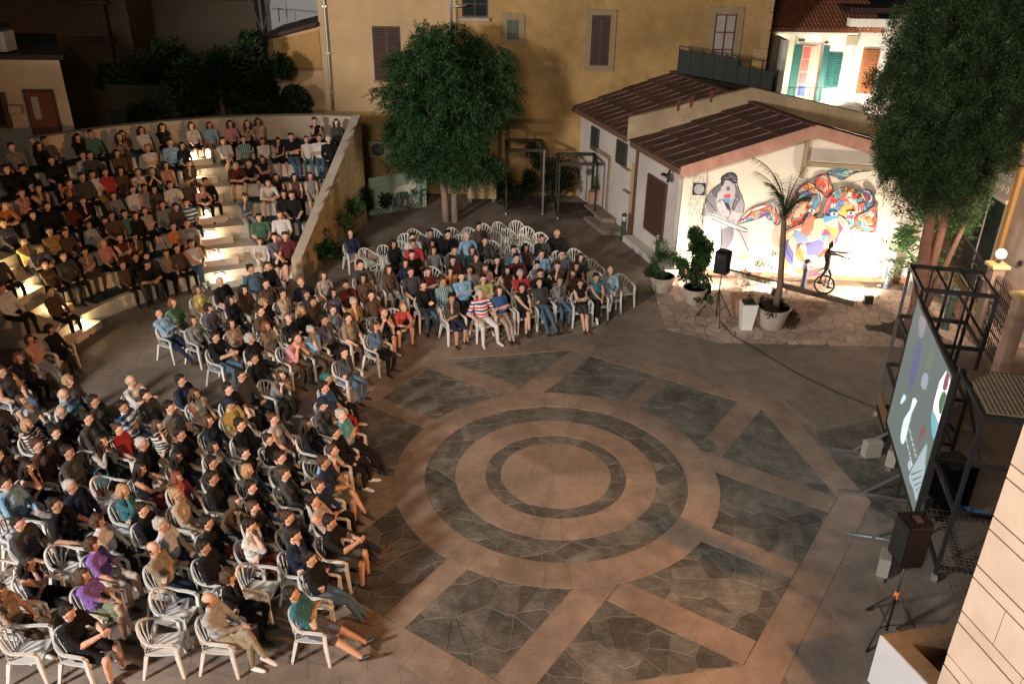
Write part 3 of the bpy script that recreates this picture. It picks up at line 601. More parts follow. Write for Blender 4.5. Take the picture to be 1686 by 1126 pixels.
# ------------------------------------------------------------------ mural: flat paint on the gable wall, traced in wall coordinates
mural = empty('mural', H0, 'mural of a bending grey man and bright patchwork faces on the hut gable', 'mural')
def gw(px, py, off):
    s, z = PL(px, py, HP, GA); return gd*s+gn*off+Vector((0, 0, z))
PC = {}
def paint(c):
    k = tuple(round(v, 2) for v in c)
    if k not in PC: PC[k] = mat('paint_%d' % len(PC), tuple(v**1.35 for v in c), 0.8, 0.04, 5, 0)
    return PC[k]
layer = [0.004]
def shape(pts, c, name='painted_shape', par=None):
    layer[0] += 0.00012; P = [gw(x, y, layer[0]) for x, y in pts]; mb = MB(); mb.add(P, [tuple(range(len(P)))]); o = obj(name, mb, paint(c), par or mural, recalc=False); return o
def smoothp(pts, k=5, closed=True):
    n = len(pts); out = []
    for i in range(n if closed else n-1):
        p0, p1, p2, p3 = (pts[(i-1) % n] if closed or i > 0 else pts[0]), pts[i], pts[(i+1) % n], (pts[(i+2) % n] if closed or i+2 < n else pts[-1])
        for j in range(k):
            t = j/k; out.append(tuple(0.5*((2*p1[a])+(-p0[a]+p2[a])*t+(2*p0[a]-5*p1[a]+4*p2[a]-p3[a])*t*t+(-p0[a]+3*p1[a]-3*p2[a]+p3[a])*t**3) for a in (0, 1)))
    if not closed: out.append(pts[-1])
    return out
def line(pts, c=(0.06, 0.06, 0.08), wd=0.9, closed=False, sm=True, par=None):
    p = smoothp(pts, 5, closed) if sm else pts
    if closed: p = p+[p[0]]
    layer[0] += 0.00012; mb = MB(); V = []
    for i, q in enumerate(p):
        a, b = p[max(i-1, 0)], p[min(i+1, len(p)-1)]; dx, dy = b[0]-a[0], b[1]-a[1]; l = math.hypot(dx, dy) or 1; nx, ny = -dy/l*wd/2, dx/l*wd/2
        V += [gw(q[0]+nx, q[1]+ny, layer[0]), gw(q[0]-nx, q[1]-ny, layer[0])]
    mb.add(V, [(2*i, 2*i+1, 2*i+3, 2*i+2) for i in range(len(p)-1)]); return obj('painted_line', mb, paint(c), par or mural, recalc=False)
def Z1(l): return [(1140+x/7.04, 260+y/7.04) for x, y in l]      # zoomed survey sheets of the wall
def Z2(l): return [(1280+x/8.04, 260+y/8.04) for x, y in l]
gy = lambda v, b=0.02: (min(.72, v*.88), min(.7, v*.86), min(.74, v*.88+b))
# grey man
for l, c in (([(150, 480), (200, 400), (330, 290), (500, 300), (560, 430), (600, 540), (590, 640), (500, 760), (380, 780), (200, 690), (100, 660), (160, 560)], gy(.42)),
             ([(150, 480), (250, 440), (290, 620), (230, 660), (190, 640), (160, 560)], gy(.30)), ([(230, 380), (330, 300), (330, 420), (300, 480), (240, 440)], gy(.2)),
             ([(480, 310), (520, 340), (560, 470), (520, 540), (480, 620), (440, 600), (490, 480)], gy(.24)),
             ([(300, 400), (350, 390), (360, 470), (440, 600), (500, 620), (480, 720), (400, 720), (300, 600), (280, 520)], gy(.55)),
             ([(360, 490), (420, 520), (440, 610), (400, 590)], gy(.07)),
             ([(100, 700), (330, 790), (340, 960), (250, 1000), (150, 820)], gy(.58)), ([(340, 830), (470, 820), (470, 940), (400, 1050), (330, 1060)], gy(.30, .03)),
             ([(520, 820), (640, 830), (660, 1000), (650, 1080), (600, 1000), (560, 900)], gy(.6)),
             ([(500, 650), (580, 640), (570, 720), (530, 760), (490, 760)], gy(.6)),
             ([(190, 650), (240, 650), (640, 830), (620, 860), (500, 830), (220, 690)], gy(.66)),
             ([(340, 320), (400, 280), (470, 300), (500, 380), (470, 470), (400, 510), (350, 450), (330, 380)], gy(.52)),
             ([(330, 300), (340, 230), (400, 180), (480, 175), (515, 220), (520, 290), (480, 300), (430, 270), (380, 270), (350, 330)], gy(.10)),
             ([(395, 340), (430, 335), (435, 375), (400, 380)], gy(.2)), ([(360, 440), (400, 420), (445, 425), (430, 470), (380, 470)], (.55, .12, .12)), ([(365, 465), (430, 470), (420, 510), (385, 520)], (.15, .35, .6))):
    o = shape(smoothp(Z1(l), 3), c)
for l in ([(110, 660), (165, 470), (230, 370), (330, 290), (335, 230), (400, 180), (480, 176), (518, 225), (520, 300), (560, 420), (600, 530), (590, 640)], [(190, 650), (640, 830)], [(220, 700), (500, 830), (640, 860)], [(520, 820), (580, 920), (650, 1085)], [(330, 790), (340, 960), (320, 1060)], [(160, 480), (230, 560), (280, 640)], [(290, 520), (350, 490), (440, 620), (400, 720)], [(480, 620), (470, 540), (520, 440)]): line(Z1(l), gy(.08), 1.3)
for i in range(46):
    x0, y0 = 170+rnd.random()*400, 400+rnd.random()*330; a_ = rnd.uniform(.6, 1.4); ll_ = rnd.uniform(20, 60); line(Z1([(x0, y0), (x0+ll_*.5*math.cos(a_)+4, y0+ll_*.5*math.sin(a_)), (x0+ll_*math.cos(a_), y0+ll_*math.sin(a_))]), gy(rnd.choice((.12, .25, .25, .66))), rnd.uniform(.4, 1.0))
for i in range(12): x0 = 350+rnd.random()*150; y0 = 190+rnd.random()*80; line(Z1([(x0, y0), (x0+20, y0+rnd.uniform(-12, 12)), (x0+38, y0+14)]), gy(.5), .5)
pal = [(.10, .40, .45), (.62, .13, .08), (.70, .42, .14), (.15, .35, .55), (.72, .45, .30), (.45, .10, .22), (.65, .55, .40), (.20, .20, .42), (.55, .62, .55), (.72, .30, .12), (.6, .6, .62), (.75, .25, .22)]
def patches(outline, n, seed, sz, cols=pal):
    r = random.Random(seed); o = smoothp(outline, 4); cx = sum(q[0] for q in o)/len(o)+r.uniform(-4, 4); cy = sum(q[1] for q in o)/len(o)+r.uniform(-3, 3); N = len(o)
    ring = lambda s, sh=0.0: [(cx+(o[int(i+sh) % N][0]-cx)*s*(1+.07*math.sin(i*.9+s*9)*(s < .99)), cy+(o[int(i+sh) % N][1]-cy)*s*(1+.07*math.cos(i*.7+s*7)*(s < .99))) for i in range(N)]
    shape(o, r.choice(cols)); sc = [1.0, .86, .70, .55, .40, .26] if n > 20 else [1.0, .8, .58, .36]
    for k, (s0, s1) in enumerate(zip(sc[:-1], sc[1:])):
        A, B = ring(s0, k*1.5), ring(s1, k*1.5+1.5); i = 0
        while i < N:
            w_ = r.randint(2, 7); j = min(i+w_, N); P = [A[q % N] for q in range(i, j+1)]+[B[q % N] for q in range(j, i-1, -1)]
            shape(P, r.choice(cols)); 
            if r.random() < .8: line([A[q % N] for q in range(i, j+1)], wd=.55, sm=False)
            if r.random() < .5: line([A[i % N], B[i % N]], wd=.5, sm=False)
            m = len(P)//4
            if r.random() < .7: line([((A[q % N][0]+B[q % N][0])/2, (A[q % N][1]+B[q % N][1])/2) for q in range(i, j+1)], r.choice([(.06, .06, .1), (.7, .66, .58), (.5, .1, .08), (.1, .3, .45)]), r.uniform(.5, 1.6), sm=False)
            i = j
    shape(ring(sc[-1]), r.choice(cols)); line(outline, wd=.8, closed=True)
# bird form, arm, left face, right face, lower tangle
patches(Z2([(640, 200), (740, 150), (850, 105), (1010, 110), (1090, 140), (1220, 150), (1220, 175), (1060, 190), (950, 240), (850, 290), (760, 250)]), 22, 1, 5, [(.12, .38, .42), (.2, .3, .4), (.3, .5, .5), (.35, .2, .3)])
patches(Z1([(520, 760), (600, 650), (700, 570), (850, 520), (960, 500), (1010, 620), (1000, 760), (950, 760), (880, 640), (760, 700), (620, 740)]), 26, 2, 6)
patches(Z2([(640, 210), (700, 300), (720, 420), (650, 520), (560, 440), (480, 380), (500, 250), (560, 215)]), 16, 3, 6, [(.62, .13, .08), (.7, .3, .15), (.72, .5, .35), (.5, .1, .1)])
patches(Z2([(60, 1000), (60, 820), (130, 640), (200, 480), (300, 350), (420, 320), (520, 400), (560, 520), (540, 700), (480, 760), (380, 860), (300, 940), (180, 950)]), 60, 4, 7)
patches(Z2([(600, 760), (620, 600), (720, 450), (860, 380), (1000, 400), (1120, 470), (1180, 600), (1160, 720), (1060, 800), (1010, 900), (900, 950), (780, 930), (700, 860)]), 48, 5, 7, pal+[(.3, .55, .5)])
patches(Z2([(1020, 760), (1150, 700), (1250, 640), (1310, 660), (1290, 760), (1300, 850), (1270, 960), (1150, 960), (1030, 920)]), 22, 6, 6, [(.7, .28, .1), (.72, .5, .3), (.12, .35, .55), (.6, .15, .1)])
patches(Z2([(1120, 440), (1180, 400), (1250, 470), (1280, 540), (1240, 620), (1160, 640), (1150, 540)]), 14, 7, 4, [(.1, .35, .45), (.35, .05, .12), (.12, .25, .5)])
patches([(1284, 385), (1330, 362), (1372, 352), (1392, 362), (1398, 390), (1385, 420), (1362, 445), (1320, 452), (1296, 448), (1286, 420)], 46, 8, 8, pal+[(.7, .55, .4)]*3)
# eyes, headband, frame
for cx_, cy_, rx in ((735, 725, 50), (955, 715, 52), (255, 630, 30), (440, 680, 42)):
    e = [(cx_+rx*math.cos(t)*1.1, cy_+rx*.55*math.sin(t)) for t in np.linspace(0, 6.0, 12)]; shape(smoothp(Z2(e), 2), (.75, .75, .73)); shape(smoothp(Z2([(cx_+rx*.42*math.cos(t), cy_+rx*.42*math.sin(t)) for t in np.linspace(0, 5.6, 8)]), 2), (.08, .12, .3)); line(Z2(e), wd=.7, closed=True)
for i in range(7):
    a = R_(150-i*22); a2 = R_(150-i*22-15); c = (890, 640); q = [(c[0]+r*math.cos(t)*1.05, c[1]-r*math.sin(t)*.9) for r, t in ((165, a), (235, a), (235, a2), (165, a2))]; shape(Z2(q), [(.55, .1, .1), (.15, .38, .5), (.6, .2, .12), (.68, .6, .5)][i % 4]); line(Z2(q), wd=.5, closed=True, sm=False)
shape(smoothp(Z2([(360, 800), (470, 750), (490, 860), (430, 960), (360, 1030), (300, 960)]), 3), (.68, .22, .16)); shape(smoothp(Z2([(480, 800), (590, 790), (600, 930), (520, 1050), (440, 1060), (460, 930)]), 3), (.72, .5, .34)); shape(smoothp(Z2([(210, 960), (280, 960), (400, 1060), (330, 1110), (240, 1080)]), 3), (.25, .33, .5))
line(Z2([(1180, 260), (960, 310), (960, 350)]), wd=.7, sm=False); line(Z2([(1380, 560), (1300, 1090), (950, 1000)]), wd=.7, sm=False)
line([(1166, 262), (1160, 330), (1150, 400)], wd=.7)
shape([(1286, 362), (1292, 362), (1290, 430), (1286, 430)], (.7, .12, .08))
r5 = random.Random(5)
for i in range(15):
    for j in range(30):
        if r5.random() < .62:
            x, y = 1133+i*2.1+(j*-.12), 288+j*4.4
            if x < 1164-j*.35 and x > 1138-(j*.9): line([(x, y), (x+r5.choice((2.1, -2.1)), y), (x+r5.choice((2.1, 0)), y+4.2)], gy(.15), .5, sm=False) if False else line([(x, y), (x+2.6, y), (x+2.6, y+4.2)] if r5.random() < .5 else [(x, y+4.2), (x, y), (x+2.6, y)], gy(.13), .5, sm=False)
# ------------------------------------------------------------------ white house with the lit arcade
WY = 21.5
wh = empty('white_house', (11.5, WY, 0), 'white house with a lit balcony, teal shutters and brown shuttered windows', 'house')
def hx(px, py, Y=WY): s, z = PL(px, py, (0, Y), 0); return s, z
wbox('wall', wh, 9.2, 12.35, WY+0.0, WY+4, 0, 6.15, whitep)
wbox('projecting_wall', wh, 12.36, 14.7, WY-0.35, WY+4, 0, 6.25, whitep)
wbox('side_bay', wh, 14.702, 17.5, WY+0.5, WY+4, 0, 6.2, whitep)
obj('side_return', MB().box(9.05-11.5, 9.25-11.5, -2.1, 0.0, 0, 5.9), whitep, wh)
tile = mat('roof_tile', (0.26, 0.10, 0.055), 0.8, 0.2, 6, 0.3, island=.25)
rt = MB()
for i in range(30):
    x = 9.0+i*0.15-11.5
    for j in range(12):
        y0 = -0.45+j*0.33; z0 = 6.12+j*0.13; rt.tube([(x, y0, z0), (x, y0+.35, z0+.13)], [0.062, 0.05], 6)
rf = obj('roof', MB().hexa([(-2.6, -.45, 6.02), (1.9, -.45, 6.02), (1.9, 3.6, 7.6), (-2.6, 3.6, 7.6), (-2.6, -.45, 6.1), (1.9, -.45, 6.1), (1.9, 3.6, 7.68), (-2.6, 3.6, 7.68)]), tile, wh); t_ = obj('tile_rows', rt, tile, rf, kind='stuff')
wbox('eave', wh, 8.95, 12.35, WY-0.55, WY-0.003, 5.93, 6.01, whitep)
wbox('cornice', wh, 11.9, 14.9, WY-0.75, WY-0.36, 6.26, 6.55, whitep); wbox('cornice', wh, 14.0, 17.6, WY-0.55, WY+0.4, 6.3, 6.7, mat('cornice_grey', (.42, .38, .34), .8, .1, 4, .1))
wbox('upper_roof', wh, 12.0, 18, WY-0.3, WY+4, 6.72, 6.9, mat('upper_dark', (.05, .03, .025), .8, .2, 4, .2))
teal = mat('teal_wood', (0.015, 0.085, 0.085), 0.55, 0.1, 5, 0.1); orng = mat('orange_shutter', (0.30, 0.11, 0.045), 0.6, 0.12, 5, 0.1)
def wwin(x0, x1, z0, z1, m, y=WY, leaves=2, slat=True, name='window'):
    wn = wbox(name, wh, x0-.06, x1+.06, y-0.05, y-0.001, z0-.06, z1+.06, m)
    L_ = absloc(wh)
    for k in range(leaves):
        a, b = x0+(x1-x0)*k/leaves+.012, x0+(x1-x0)*(k+1)/leaves-.012; obj('shutter', MB().box(a-L_[0], b-L_[0], y-.08-L_[1], y-.051-L_[1], z0, z1), m, wn)
        if slat:
            n = int((z1-z0)/.09)
            for i in range(n): z = z0+.05+(z1-z0-.1)*i/n; obj('slat', MB().hexa([(a+.04-L_[0], y-.082-L_[1], z), (b-.04-L_[0], y-.082-L_[1], z), (b-.04-L_[0], y-.081-L_[1], z), (a+.04-L_[0], y-.081-L_[1], z), (a+.04-L_[0], y-.11-L_[1], z+.04), (b-.04-L_[0], y-.11-L_[1], z+.04), (b-.04-L_[0], y-.085-L_[1], z+.05), (a+.04-L_[0], y-.085-L_[1], z+.05)]), m, wn)
    return wn
x0, z1 = hx(1306, 73); x1, z0 = hx(1328, 165); wbox('door_shutter', wh, x0, x0+.32, WY-.25, WY-.2, 3.3, z1, teal); wbox('door_shutter', wh, x1+.28, x1+.5, WY-.25, WY-.2, 3.3, z1, teal)
wbox('door', wh, x0+.32, x1+.28, WY-.04, WY-.003, 3.2, z1+.02, mat('door_pink', (.5, .3, .25), .6, .1, 5, .1))
for i, c in enumerate(((.45, .1, .1), (.5, .12, .12), (.4, .1, .12), (.06, .1, .4))): wbox('glass_pane', wh, x0+.45, x0+.72, WY-.06, WY-.041, z1-.55-i*.48, z1-.13-i*.48, mat('pane_col%d' % i, c, .3, 0, bump=0))
xx, zz = hx(1363, 85); xb, zb = hx(1378, 148); wwin(xx, xx+.62, zb+.15, zz-.1, teal)
for px in ((1424, 1444),):
    xa, za = hx(px[0], 83, WY-.35); xb, _ = hx(px[1], 85, WY-.35); wwin(xa, xb+.05, 3.75, za, orng, y=WY-.35)
xa, za = hx(1466, 88, WY-.35); wwin(xa, xa+.5, 3.7, za, orng, y=WY-.35); xa, za = hx(1490, 92, WY+.5); wwin(xa+.25, xa+.8, 3.7, za, orng, y=WY+.5)
wbox('pilaster', wh, 12.1, 12.34, WY-.45, WY-.002, 0, 5.9, whitep); wbox('capital', wh, 12.02, 12.42, WY-.5, WY-.36, 5.55, 5.9, mat('cap_stone', (.4, .3, .22), .8, .1, 5, .1))
wbox('vent', wh, 10.25, 10.5, WY-.03, WY-.002, 5.62, 5.7, dkwood); wbox('vent', wh, 11.3, 11.45, WY-.03, WY-.002, 5.55, 5.62, dkwood)
wbox('lintel_mould', wh, 10.2, 11.0, WY-.04, WY-.002, 5.45, 5.49, M['cap_stone'])
tr = empty('roof_terrace_rail', (9.9, 19.6, 3.4), 'thin iron terrace railing before the lit white house', 'railing')
for i in range(12): obj('baluster', MB().tube([(-.9+i*.2, 0, 0), (-.9+i*.2, 0, .75)], .012, 6), mat('rail_white', (.35, .3, .25), .5, .1, 5, 0), tr)
obj('rail', MB().bar((-.95, 0, .76), (1.4, 0, .76), .03, .03), M['rail_white'], tr); obj('corner_post', MB().tube([(-.9, 0, -.2), (-.9, 0, 1.3)], .02, 6), redwood, tr)
wbox_ = obj('terrace_slab', MB().box(-1.1, 3.0, -.2, 1.7, -.35, -.05), whitep, tr)
lamp('house_lamp', 'SPOT', (9.75, WY-1.5, 3.6), 230, (1.0, .93, .62), (10.3, WY, 5.2), size=.1, spot=150)
lamp('house_lamp', 'SPOT', (11.6, WY-1.5, 3.7), 300, (.93, 1.0, .80), (11.5, WY, 4.6), size=.1, spot=150)
lamp('house_lamp', 'SPOT', (13.2, WY-2.2, 2.9), 330, (1.0, .82, .68), (13.4, WY, 4.6), size=.1, spot=150)
# ------------------------------------------------------------------ left: small house, dark blocks
lh = empty('left_house', (-16.5, 13.4, 0), 'small pale house with a brown door at the top left of the seating', 'house')
plm = mat('left_plaster', (0.52, 0.45, 0.36), .85, .08, 2, .15, stain=.12)
obj('wall', MB().hexa([(-6, 0, 0), (1.35, .25, 0), (-1.3, 5, 0), (-6, 5, 0), (-6, 0, 5.72), (1.28, .25, 5.72), (-1.35, 5, 5.72), (-6, 5, 5.72)]), plm, lh)
obj('roof_slab', MB().prism([(-6.2, -.12), (1.5, .12), (-1.2, 5.2), (-6.2, 5.2)], 5.725, 5.87), mat('roof_dark2', (.03, .02, .016), .8, .2, 4, .2), lh)
wn = obj('door_frame', MB().box(-.02, .92, .12, .24, 2.9, 4.82), dkwood, lh); obj('door', MB().box(.05, .85, .09, .119, 2.92, 4.75), mat('door_brown', (.14, .06, .03), .55, .15, 3, .1), wn); obj('door_glass', MB().box(.2, .42, .078, .089, 3.9, 4.6), M['curtain_glass'], wn)
wn = obj('window_frame', MB().box(-1.6, -.62, -.02, .22, 3.62, 4.72), dkwood, lh); obj('pane', MB().box(-1.5, -.70, -.035, -.021, 3.7, 4.64), dkglass, wn)
obj('wall_plate', MB().box(-.55, -.18, .02, .2, 4.1, 4.3), plm, lh); obj('plate_border', MB().box(-.58, -.15, .03, .21, 4.07, 4.33), surr, lh)
obj('roof_unit', MB().box(-.85, -.35, .4, 1.0, 5.91, 6.5), mat('unit_grey', (.3, .3, .28), .6, .1, 4, 0), lh)
db = empty('shaded_block', (-20, 22, 0), 'dark brown building with an iron frame at the top left corner', 'building')  # this brown block stands in for the shadow on the far grey wall
dkb = mat('shaded_wall_brown', (.10, .065, .038), .85, .12, 2, .1); obj('wall', MB().box(-14, 3.6, 0, 6, 0, 12), dkb, db)  # shadow on the far grey wall, put into this block's brown colour
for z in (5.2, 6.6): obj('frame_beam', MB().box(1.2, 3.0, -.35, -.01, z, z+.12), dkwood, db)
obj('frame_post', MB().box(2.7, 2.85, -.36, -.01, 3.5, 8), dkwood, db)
gb = empty('grey_wall_building', (-13, 26, 0), 'tall plain blue grey wall behind the dark trees', 'building')
obj('wall', MB().box(-5.2, 6.5, 0, 5, 0, 9), mat('bluegrey_wall', (.42, .44, .45), .85, .06, 1, .05), gb); obj('roof_edge', MB().box(-5.4, 6.7, -.4, 5, 9.01, 9.3), dkwood, gb)
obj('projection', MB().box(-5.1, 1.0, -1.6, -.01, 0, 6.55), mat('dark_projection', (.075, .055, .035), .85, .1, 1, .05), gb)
fw = empty('dark_fence_wall', (-11.5, 17.4, 0), 'low dark boundary wall behind the back row and trees', 'wall'); obj('wall_panel', MB().box(-4.2, 1.1, 0, .2, 0, 4.3), mat('dark_green_wall', (.03, .035, .025), .9, .2, 3, .2), fw)
# ------------------------------------------------------------------ right: stone clad wall of the building we look from
sc0 = Vector((2.552, -9.090, 0)); sa2 = R_(101.5); sdir = Vector((math.cos(sa2), math.sin(sa2), 0)); sout = Vector((-abs(math.sin(sa2)), math.cos(sa2), 0)); sout = Vector((-sdir.y, sdir.x, 0))
scw = empty('stone_clad_wall', sc0, 'sunlit-looking cream stone clad wall with thin and thick courses at the right edge', 'wall'); scw['label'] = 'cream stone clad wall with thin and thick courses at the lower right edge'
clad = mat('cladding', (0.56, 0.42, 0.31), .7, .08, 2.5, .12, stain=.1, island=.06)
def sw_box(s0, s1, o0, o1, z0, z1):
    P = [sdir*s0+sout*o0, sdir*s1+sout*o0, sdir*s1+sout*o1, sdir*s0+sout*o1]; return MB().hexa([p+Vector((0, 0, z0)) for p in P]+[p+Vector((0, 0, z1)) for p in P])
obj('wall_core', sw_box(-9, 0, -1.2, -.032, 0, 11), mat('joint_dark', (.05, .03, .02), .9, .1, 4, .1), scw)
z = 2.6; j = 0
while z < 9.0:
    h = .335 if j % 2 == 0 else .115; s = 0.0; off = [0.0, .5, .9, .3][j % 4]; a = 0.0
    while a > -5.2:
        b = a-(1.15 if a < 0 else .35+off); 
        if h > .2: obj('cladding_stone', sw_box(b+.003, a-.003 if a < 0 else 0.0, -.03, rnd.uniform(0, .004), z, z+h-.014), clad, scw)
        else: obj('cladding_strip', sw_box(b+.003, a-.003 if a < 0 else 0.0, -.03, rnd.uniform(0, .003), z, z+h-.014), clad, scw)
        a = b
    z += h; j += 1
obj('corner_return', sw_box(-.35, -.004, -3.0, -.031, 2.6, 9.2), clad, scw) if False else None
pb = empty('planter_box', G(1452, 1045, .9), 'white walled concrete planter box at the bottom right below the stone wall', 'planter')
pc = [G(1452, 1045, .9), G(1562, 1026, .9)]; pdir = (pc[1]-pc[0]); pdir.z = 0; pdir.normalize(); pn = Vector((pdir.y, -pdir.x, 0)); e1 = (G(1530, 1126, .9)-pc[0]); e1.z = 0; e1n = e1.normalized(); 
def pq(a, b, z): return pdir*a+e1n*b+Vector((0, 0, z-.9))
whp = mat('white_paint', (.62, .62, .62), .6, .04, 3, .05); brn = mat('planter_top', (.17, .12, .07), .85, .2, 8, .3)
obj('front_wall', MB().hexa([pq(-.03, 0, 0.0), pq(-.03, 2.6, 0), pq(0, 2.6, 0), pq(0, 0, 0), pq(-.03, 0, .9), pq(-.03, 2.6, .9), pq(0, 2.6, .9), pq(0, 0, .9)]), whp, pb)
for a0_, a1_, b0_, b1_ in ((.002, .28, 0, 2.6), (.282, 2.2, 0, .24)):
    obj('rim', MB().hexa([pq(a0_, b0_, 0), pq(a0_, b1_, 0), pq(a1_, b1_, 0), pq(a1_, b0_, 0), pq(a0_, b0_, .91), pq(a0_, b1_, .91), pq(a1_, b1_, .91), pq(a1_, b0_, .91)]), brn, pb)
obj('inner_floor', MB().hexa([pq(.285, .25, 0), pq(.285, 2.6, 0), pq(2.2, 2.6, 0), pq(2.2, .25, 0), pq(.285, .25, .5), pq(.285, 2.6, .5), pq(2.2, 2.6, .5), pq(2.2, .25, .5)]), brn, pb)

lb_ = empty('shade_wing', (-18.5, 1.5, 0), 'plain building wing left of the seating, beside the square', 'building'); obj('wall', MB().box(-6, 5.3, -4.5, 1.6, 0, 7.4), plm, lb_); obj('roof_slab', MB().box(-6.1, 5.4, -4.6, 1.7, 7.401, 7.55), M['roof_dark2'], lb_)  # out-of-view wing, added and sized to keep flood_left off the left tiers
# ================================================================== TREES AND PLANTS
def leafmesh(name, centers, dirs, ln, wd, m, seed=0, bend=.25):
    rg = np.random.default_rng(seed); n = len(centers); C = np.array(centers); D = np.array(dirs)
    D /= np.linalg.norm(D, axis=1)[:, None]+1e-9; A = np.cross(D, rg.normal(size=(n, 3))); A /= np.linalg.norm(A, axis=1)[:, None]+1e-9
    l = ln*rg.uniform(.7, 1.3, (n, 1)); w_ = wd*rg.uniform(.7, 1.3, (n, 1)); Nn = np.cross(D, A)
    v0 = C; v1 = C+D*l*.5+A*w_*.5+Nn*l*bend*.2; v2 = C+D*l+Nn*l*bend*-.3; v3 = C+D*l*.5-A*w_*.5+Nn*l*bend*.2
    V = np.stack([v0, v1, v2, v3], 1).reshape(-1, 3)
    me = bpy.data.meshes.new(name); me.vertices.add(4*n); me.vertices.foreach_set('co', V.astype(np.float32).ravel()); me.loops.add(4*n); me.loops.foreach_set('vertex_index', np.arange(4*n, dtype=np.int32)); me.polygons.add(n); me.polygons.foreach_set('loop_start', np.arange(0, 4*n, 4, dtype=np.int32)); me.update(calc_edges=True); me.validate()
    return me
lf1 = leafmat('leaf_fresh', [(.009, .028, .010), (.020, .062, .020), (.038, .098, .032), (.07, .145, .05)])
lf2 = leafmat('leaf_cypress', [(.010, .022, .009), (.026, .052, .018), (.052, .095, .034), (.10, .15, .06)])
lf3 = leafmat('leaf_pot', [(.015, .04, .012), (.03, .075, .02), (.05, .10, .03)]); lf4 = leafmat('leaf_purple', [(.03, .012, .01), (.055, .02, .016), (.04, .04, .015)])
lf5 = leafmat('leaf_fern', [(.04, .10, .03), (.07, .15, .05), (.11, .2, .07)]); lfd = leafmat('leaf_dark', [(.006, .012, .005), (.012, .026, .009), (.02, .042, .013)])
bark = mat('bark', (.12, .07, .045), .9, .3, 7, .8, bscale=18); barkp = mat('bark_pale', (.28, .19, .15), .85, .25, 6, .6); palmb = mat('palm_trunk', (.17, .12, .08), .85, .25, 12, .6)
rg = np.random.default_rng(3)
# round feathery tree: drooping pinnate sprays spread over a lumpy crown
tr1 = empty('round_tree', (-3.24, 15.45, 0), 'round dense feathery green tree with twin pale trunks before the yellow wall', 'tree')
mb = MB(); mb.tube([(-.12, 0, 0), (-.16, 0, .9), (-.3, .1, 2.0), (-.9, .2, 3.6)], [.15, .11, .10, .05], 10); obj('trunk', mb, barkp, tr1, smooth=True)
mb = MB(); mb.tube([(.2, -.05, 0), (.18, 0, .9), (.3, .1, 2.2), (.8, 0, 3.8)], [.13, .10, .09, .04], 10); obj('trunk', mb, barkp, tr1, smooth=True)
mb = MB()
for i in range(9):
    a = i*2.4; r = 1.5; mb.tube([(0.1*math.cos(a), .1*math.sin(a), 1.8+.05*i), (r*.5*math.cos(a), r*.5*math.sin(a), 3.0+.1*i), (r*math.cos(a), r*math.sin(a), 3.4+.15*i)], [.07, .04, .015], 6)
obj('branches', mb, barkp, tr1)
lumps = []
for i in range(185):
    u = rg.normal(size=3); u /= np.linalg.norm(u); rr = rg.uniform(.35, .93)
    wz = 1-.10*max(0, -u[2]); x = u*np.array([2.45*wz, 2.4*wz, 2.75 if u[2] > 0 else 3.0])*rr; lumps.append((x+np.array([.05, -.1, 4.35]), rg.uniform(.35, .62)))
for i in range(26):
    a = i*2.4; q = 1.1+.9*(i % 5)/5; lumps.append((np.array([q*math.cos(a), q*math.sin(a)-.1, 2.0+.5*((i*7) % 5)/5]), .42))
Cn, Dn = [], []
for c, r in lumps:
    ns = int(80*(r/.5)**2)
    for k in range(ns):
        d = rg.normal(size=3); d /= np.linalg.norm(d); d[2] = abs(d[2])*.8 if rg.random() < .6 else d[2]; p = c+d*r*rg.uniform(.5, 1.0); out = p-np.array([0, 0, 4.2]); out /= np.linalg.norm(out)+1e-6
        dr = out*.9+rg.normal(size=3)*.55+np.array([0, 0, -.35]); dr /= np.linalg.norm(dr); L_ = rg.uniform(.18, .42)
        side = np.cross(dr, rg.normal(size=3)); side /= np.linalg.norm(side)+1e-6
        nl_ = 11
        for q in range(nl_):
            t = q/nl_; pp = p+dr*L_*t+np.array([0, 0, -.12*t*t]); s = 1 if q % 2 else -1; Cn.append(pp); Dn.append(side*s*.9+dr*.6+rg.normal(size=3)*.15)
obj('crown', leafmesh('crown', Cn, Dn, .088, .034, lf1, 1), lf1, tr1)
# big conifer at the right, several reddish stems
def conifer(o, lumps, n, ln, wd, m, seed, up_=.7):
    g = np.random.default_rng(seed); C, D = [], []
    for c, r in lumps:
        c = np.array(c); k = int(n*max(r, .16)**2)
        for _ in range(k):
            d = g.normal(size=3); d /= np.linalg.norm(d); p = c+d*np.array([r*.8, r*.8, r*1.7])*g.uniform(.5, 1.0)**.6*(1.0 if g.random() < .85 else 1.3)
            dd = d*.6+np.array([0, 0, up_])+g.normal(size=3)*.5
            for q in range(5): C.append(p+g.normal(size=3)*.045); D.append(dd+g.normal(size=3)*.45)
    return obj('crown', leafmesh('crown', C, D, ln, wd, m, seed), m, o)
cy = empty('cypress_tree', (9.95, 6.6, 0), 'tall dark conifer with reddish bare stems rising behind the screen', 'tree')
for pts, r in (([(-.1, 0, 0), (-.15, 0, 1.0), (-.33, 0, 2.6), (-.45, 0, 5)], [.30, .19, .14, .08]), ([(.02, .1, 0), (0, .1, 1.1), (.03, .1, 3.0), (.1, .1, 6)], [.22, .14, .11, .06]), ([(.0, -.05, .7), (.2, -.05, 1.6), (.5, 0, 3.0), (.8, 0, 4.6)], [.09, .08, .06, .03])):
    obj('trunk', MB().tube(pts, r, 10), mat('red_bark', (.17, .085, .055), .9, .25, 7, .8, bscale=22) if r[0] > .2 else bark, cy, smooth=True)
lm = []
g_ = np.random.default_rng(9)
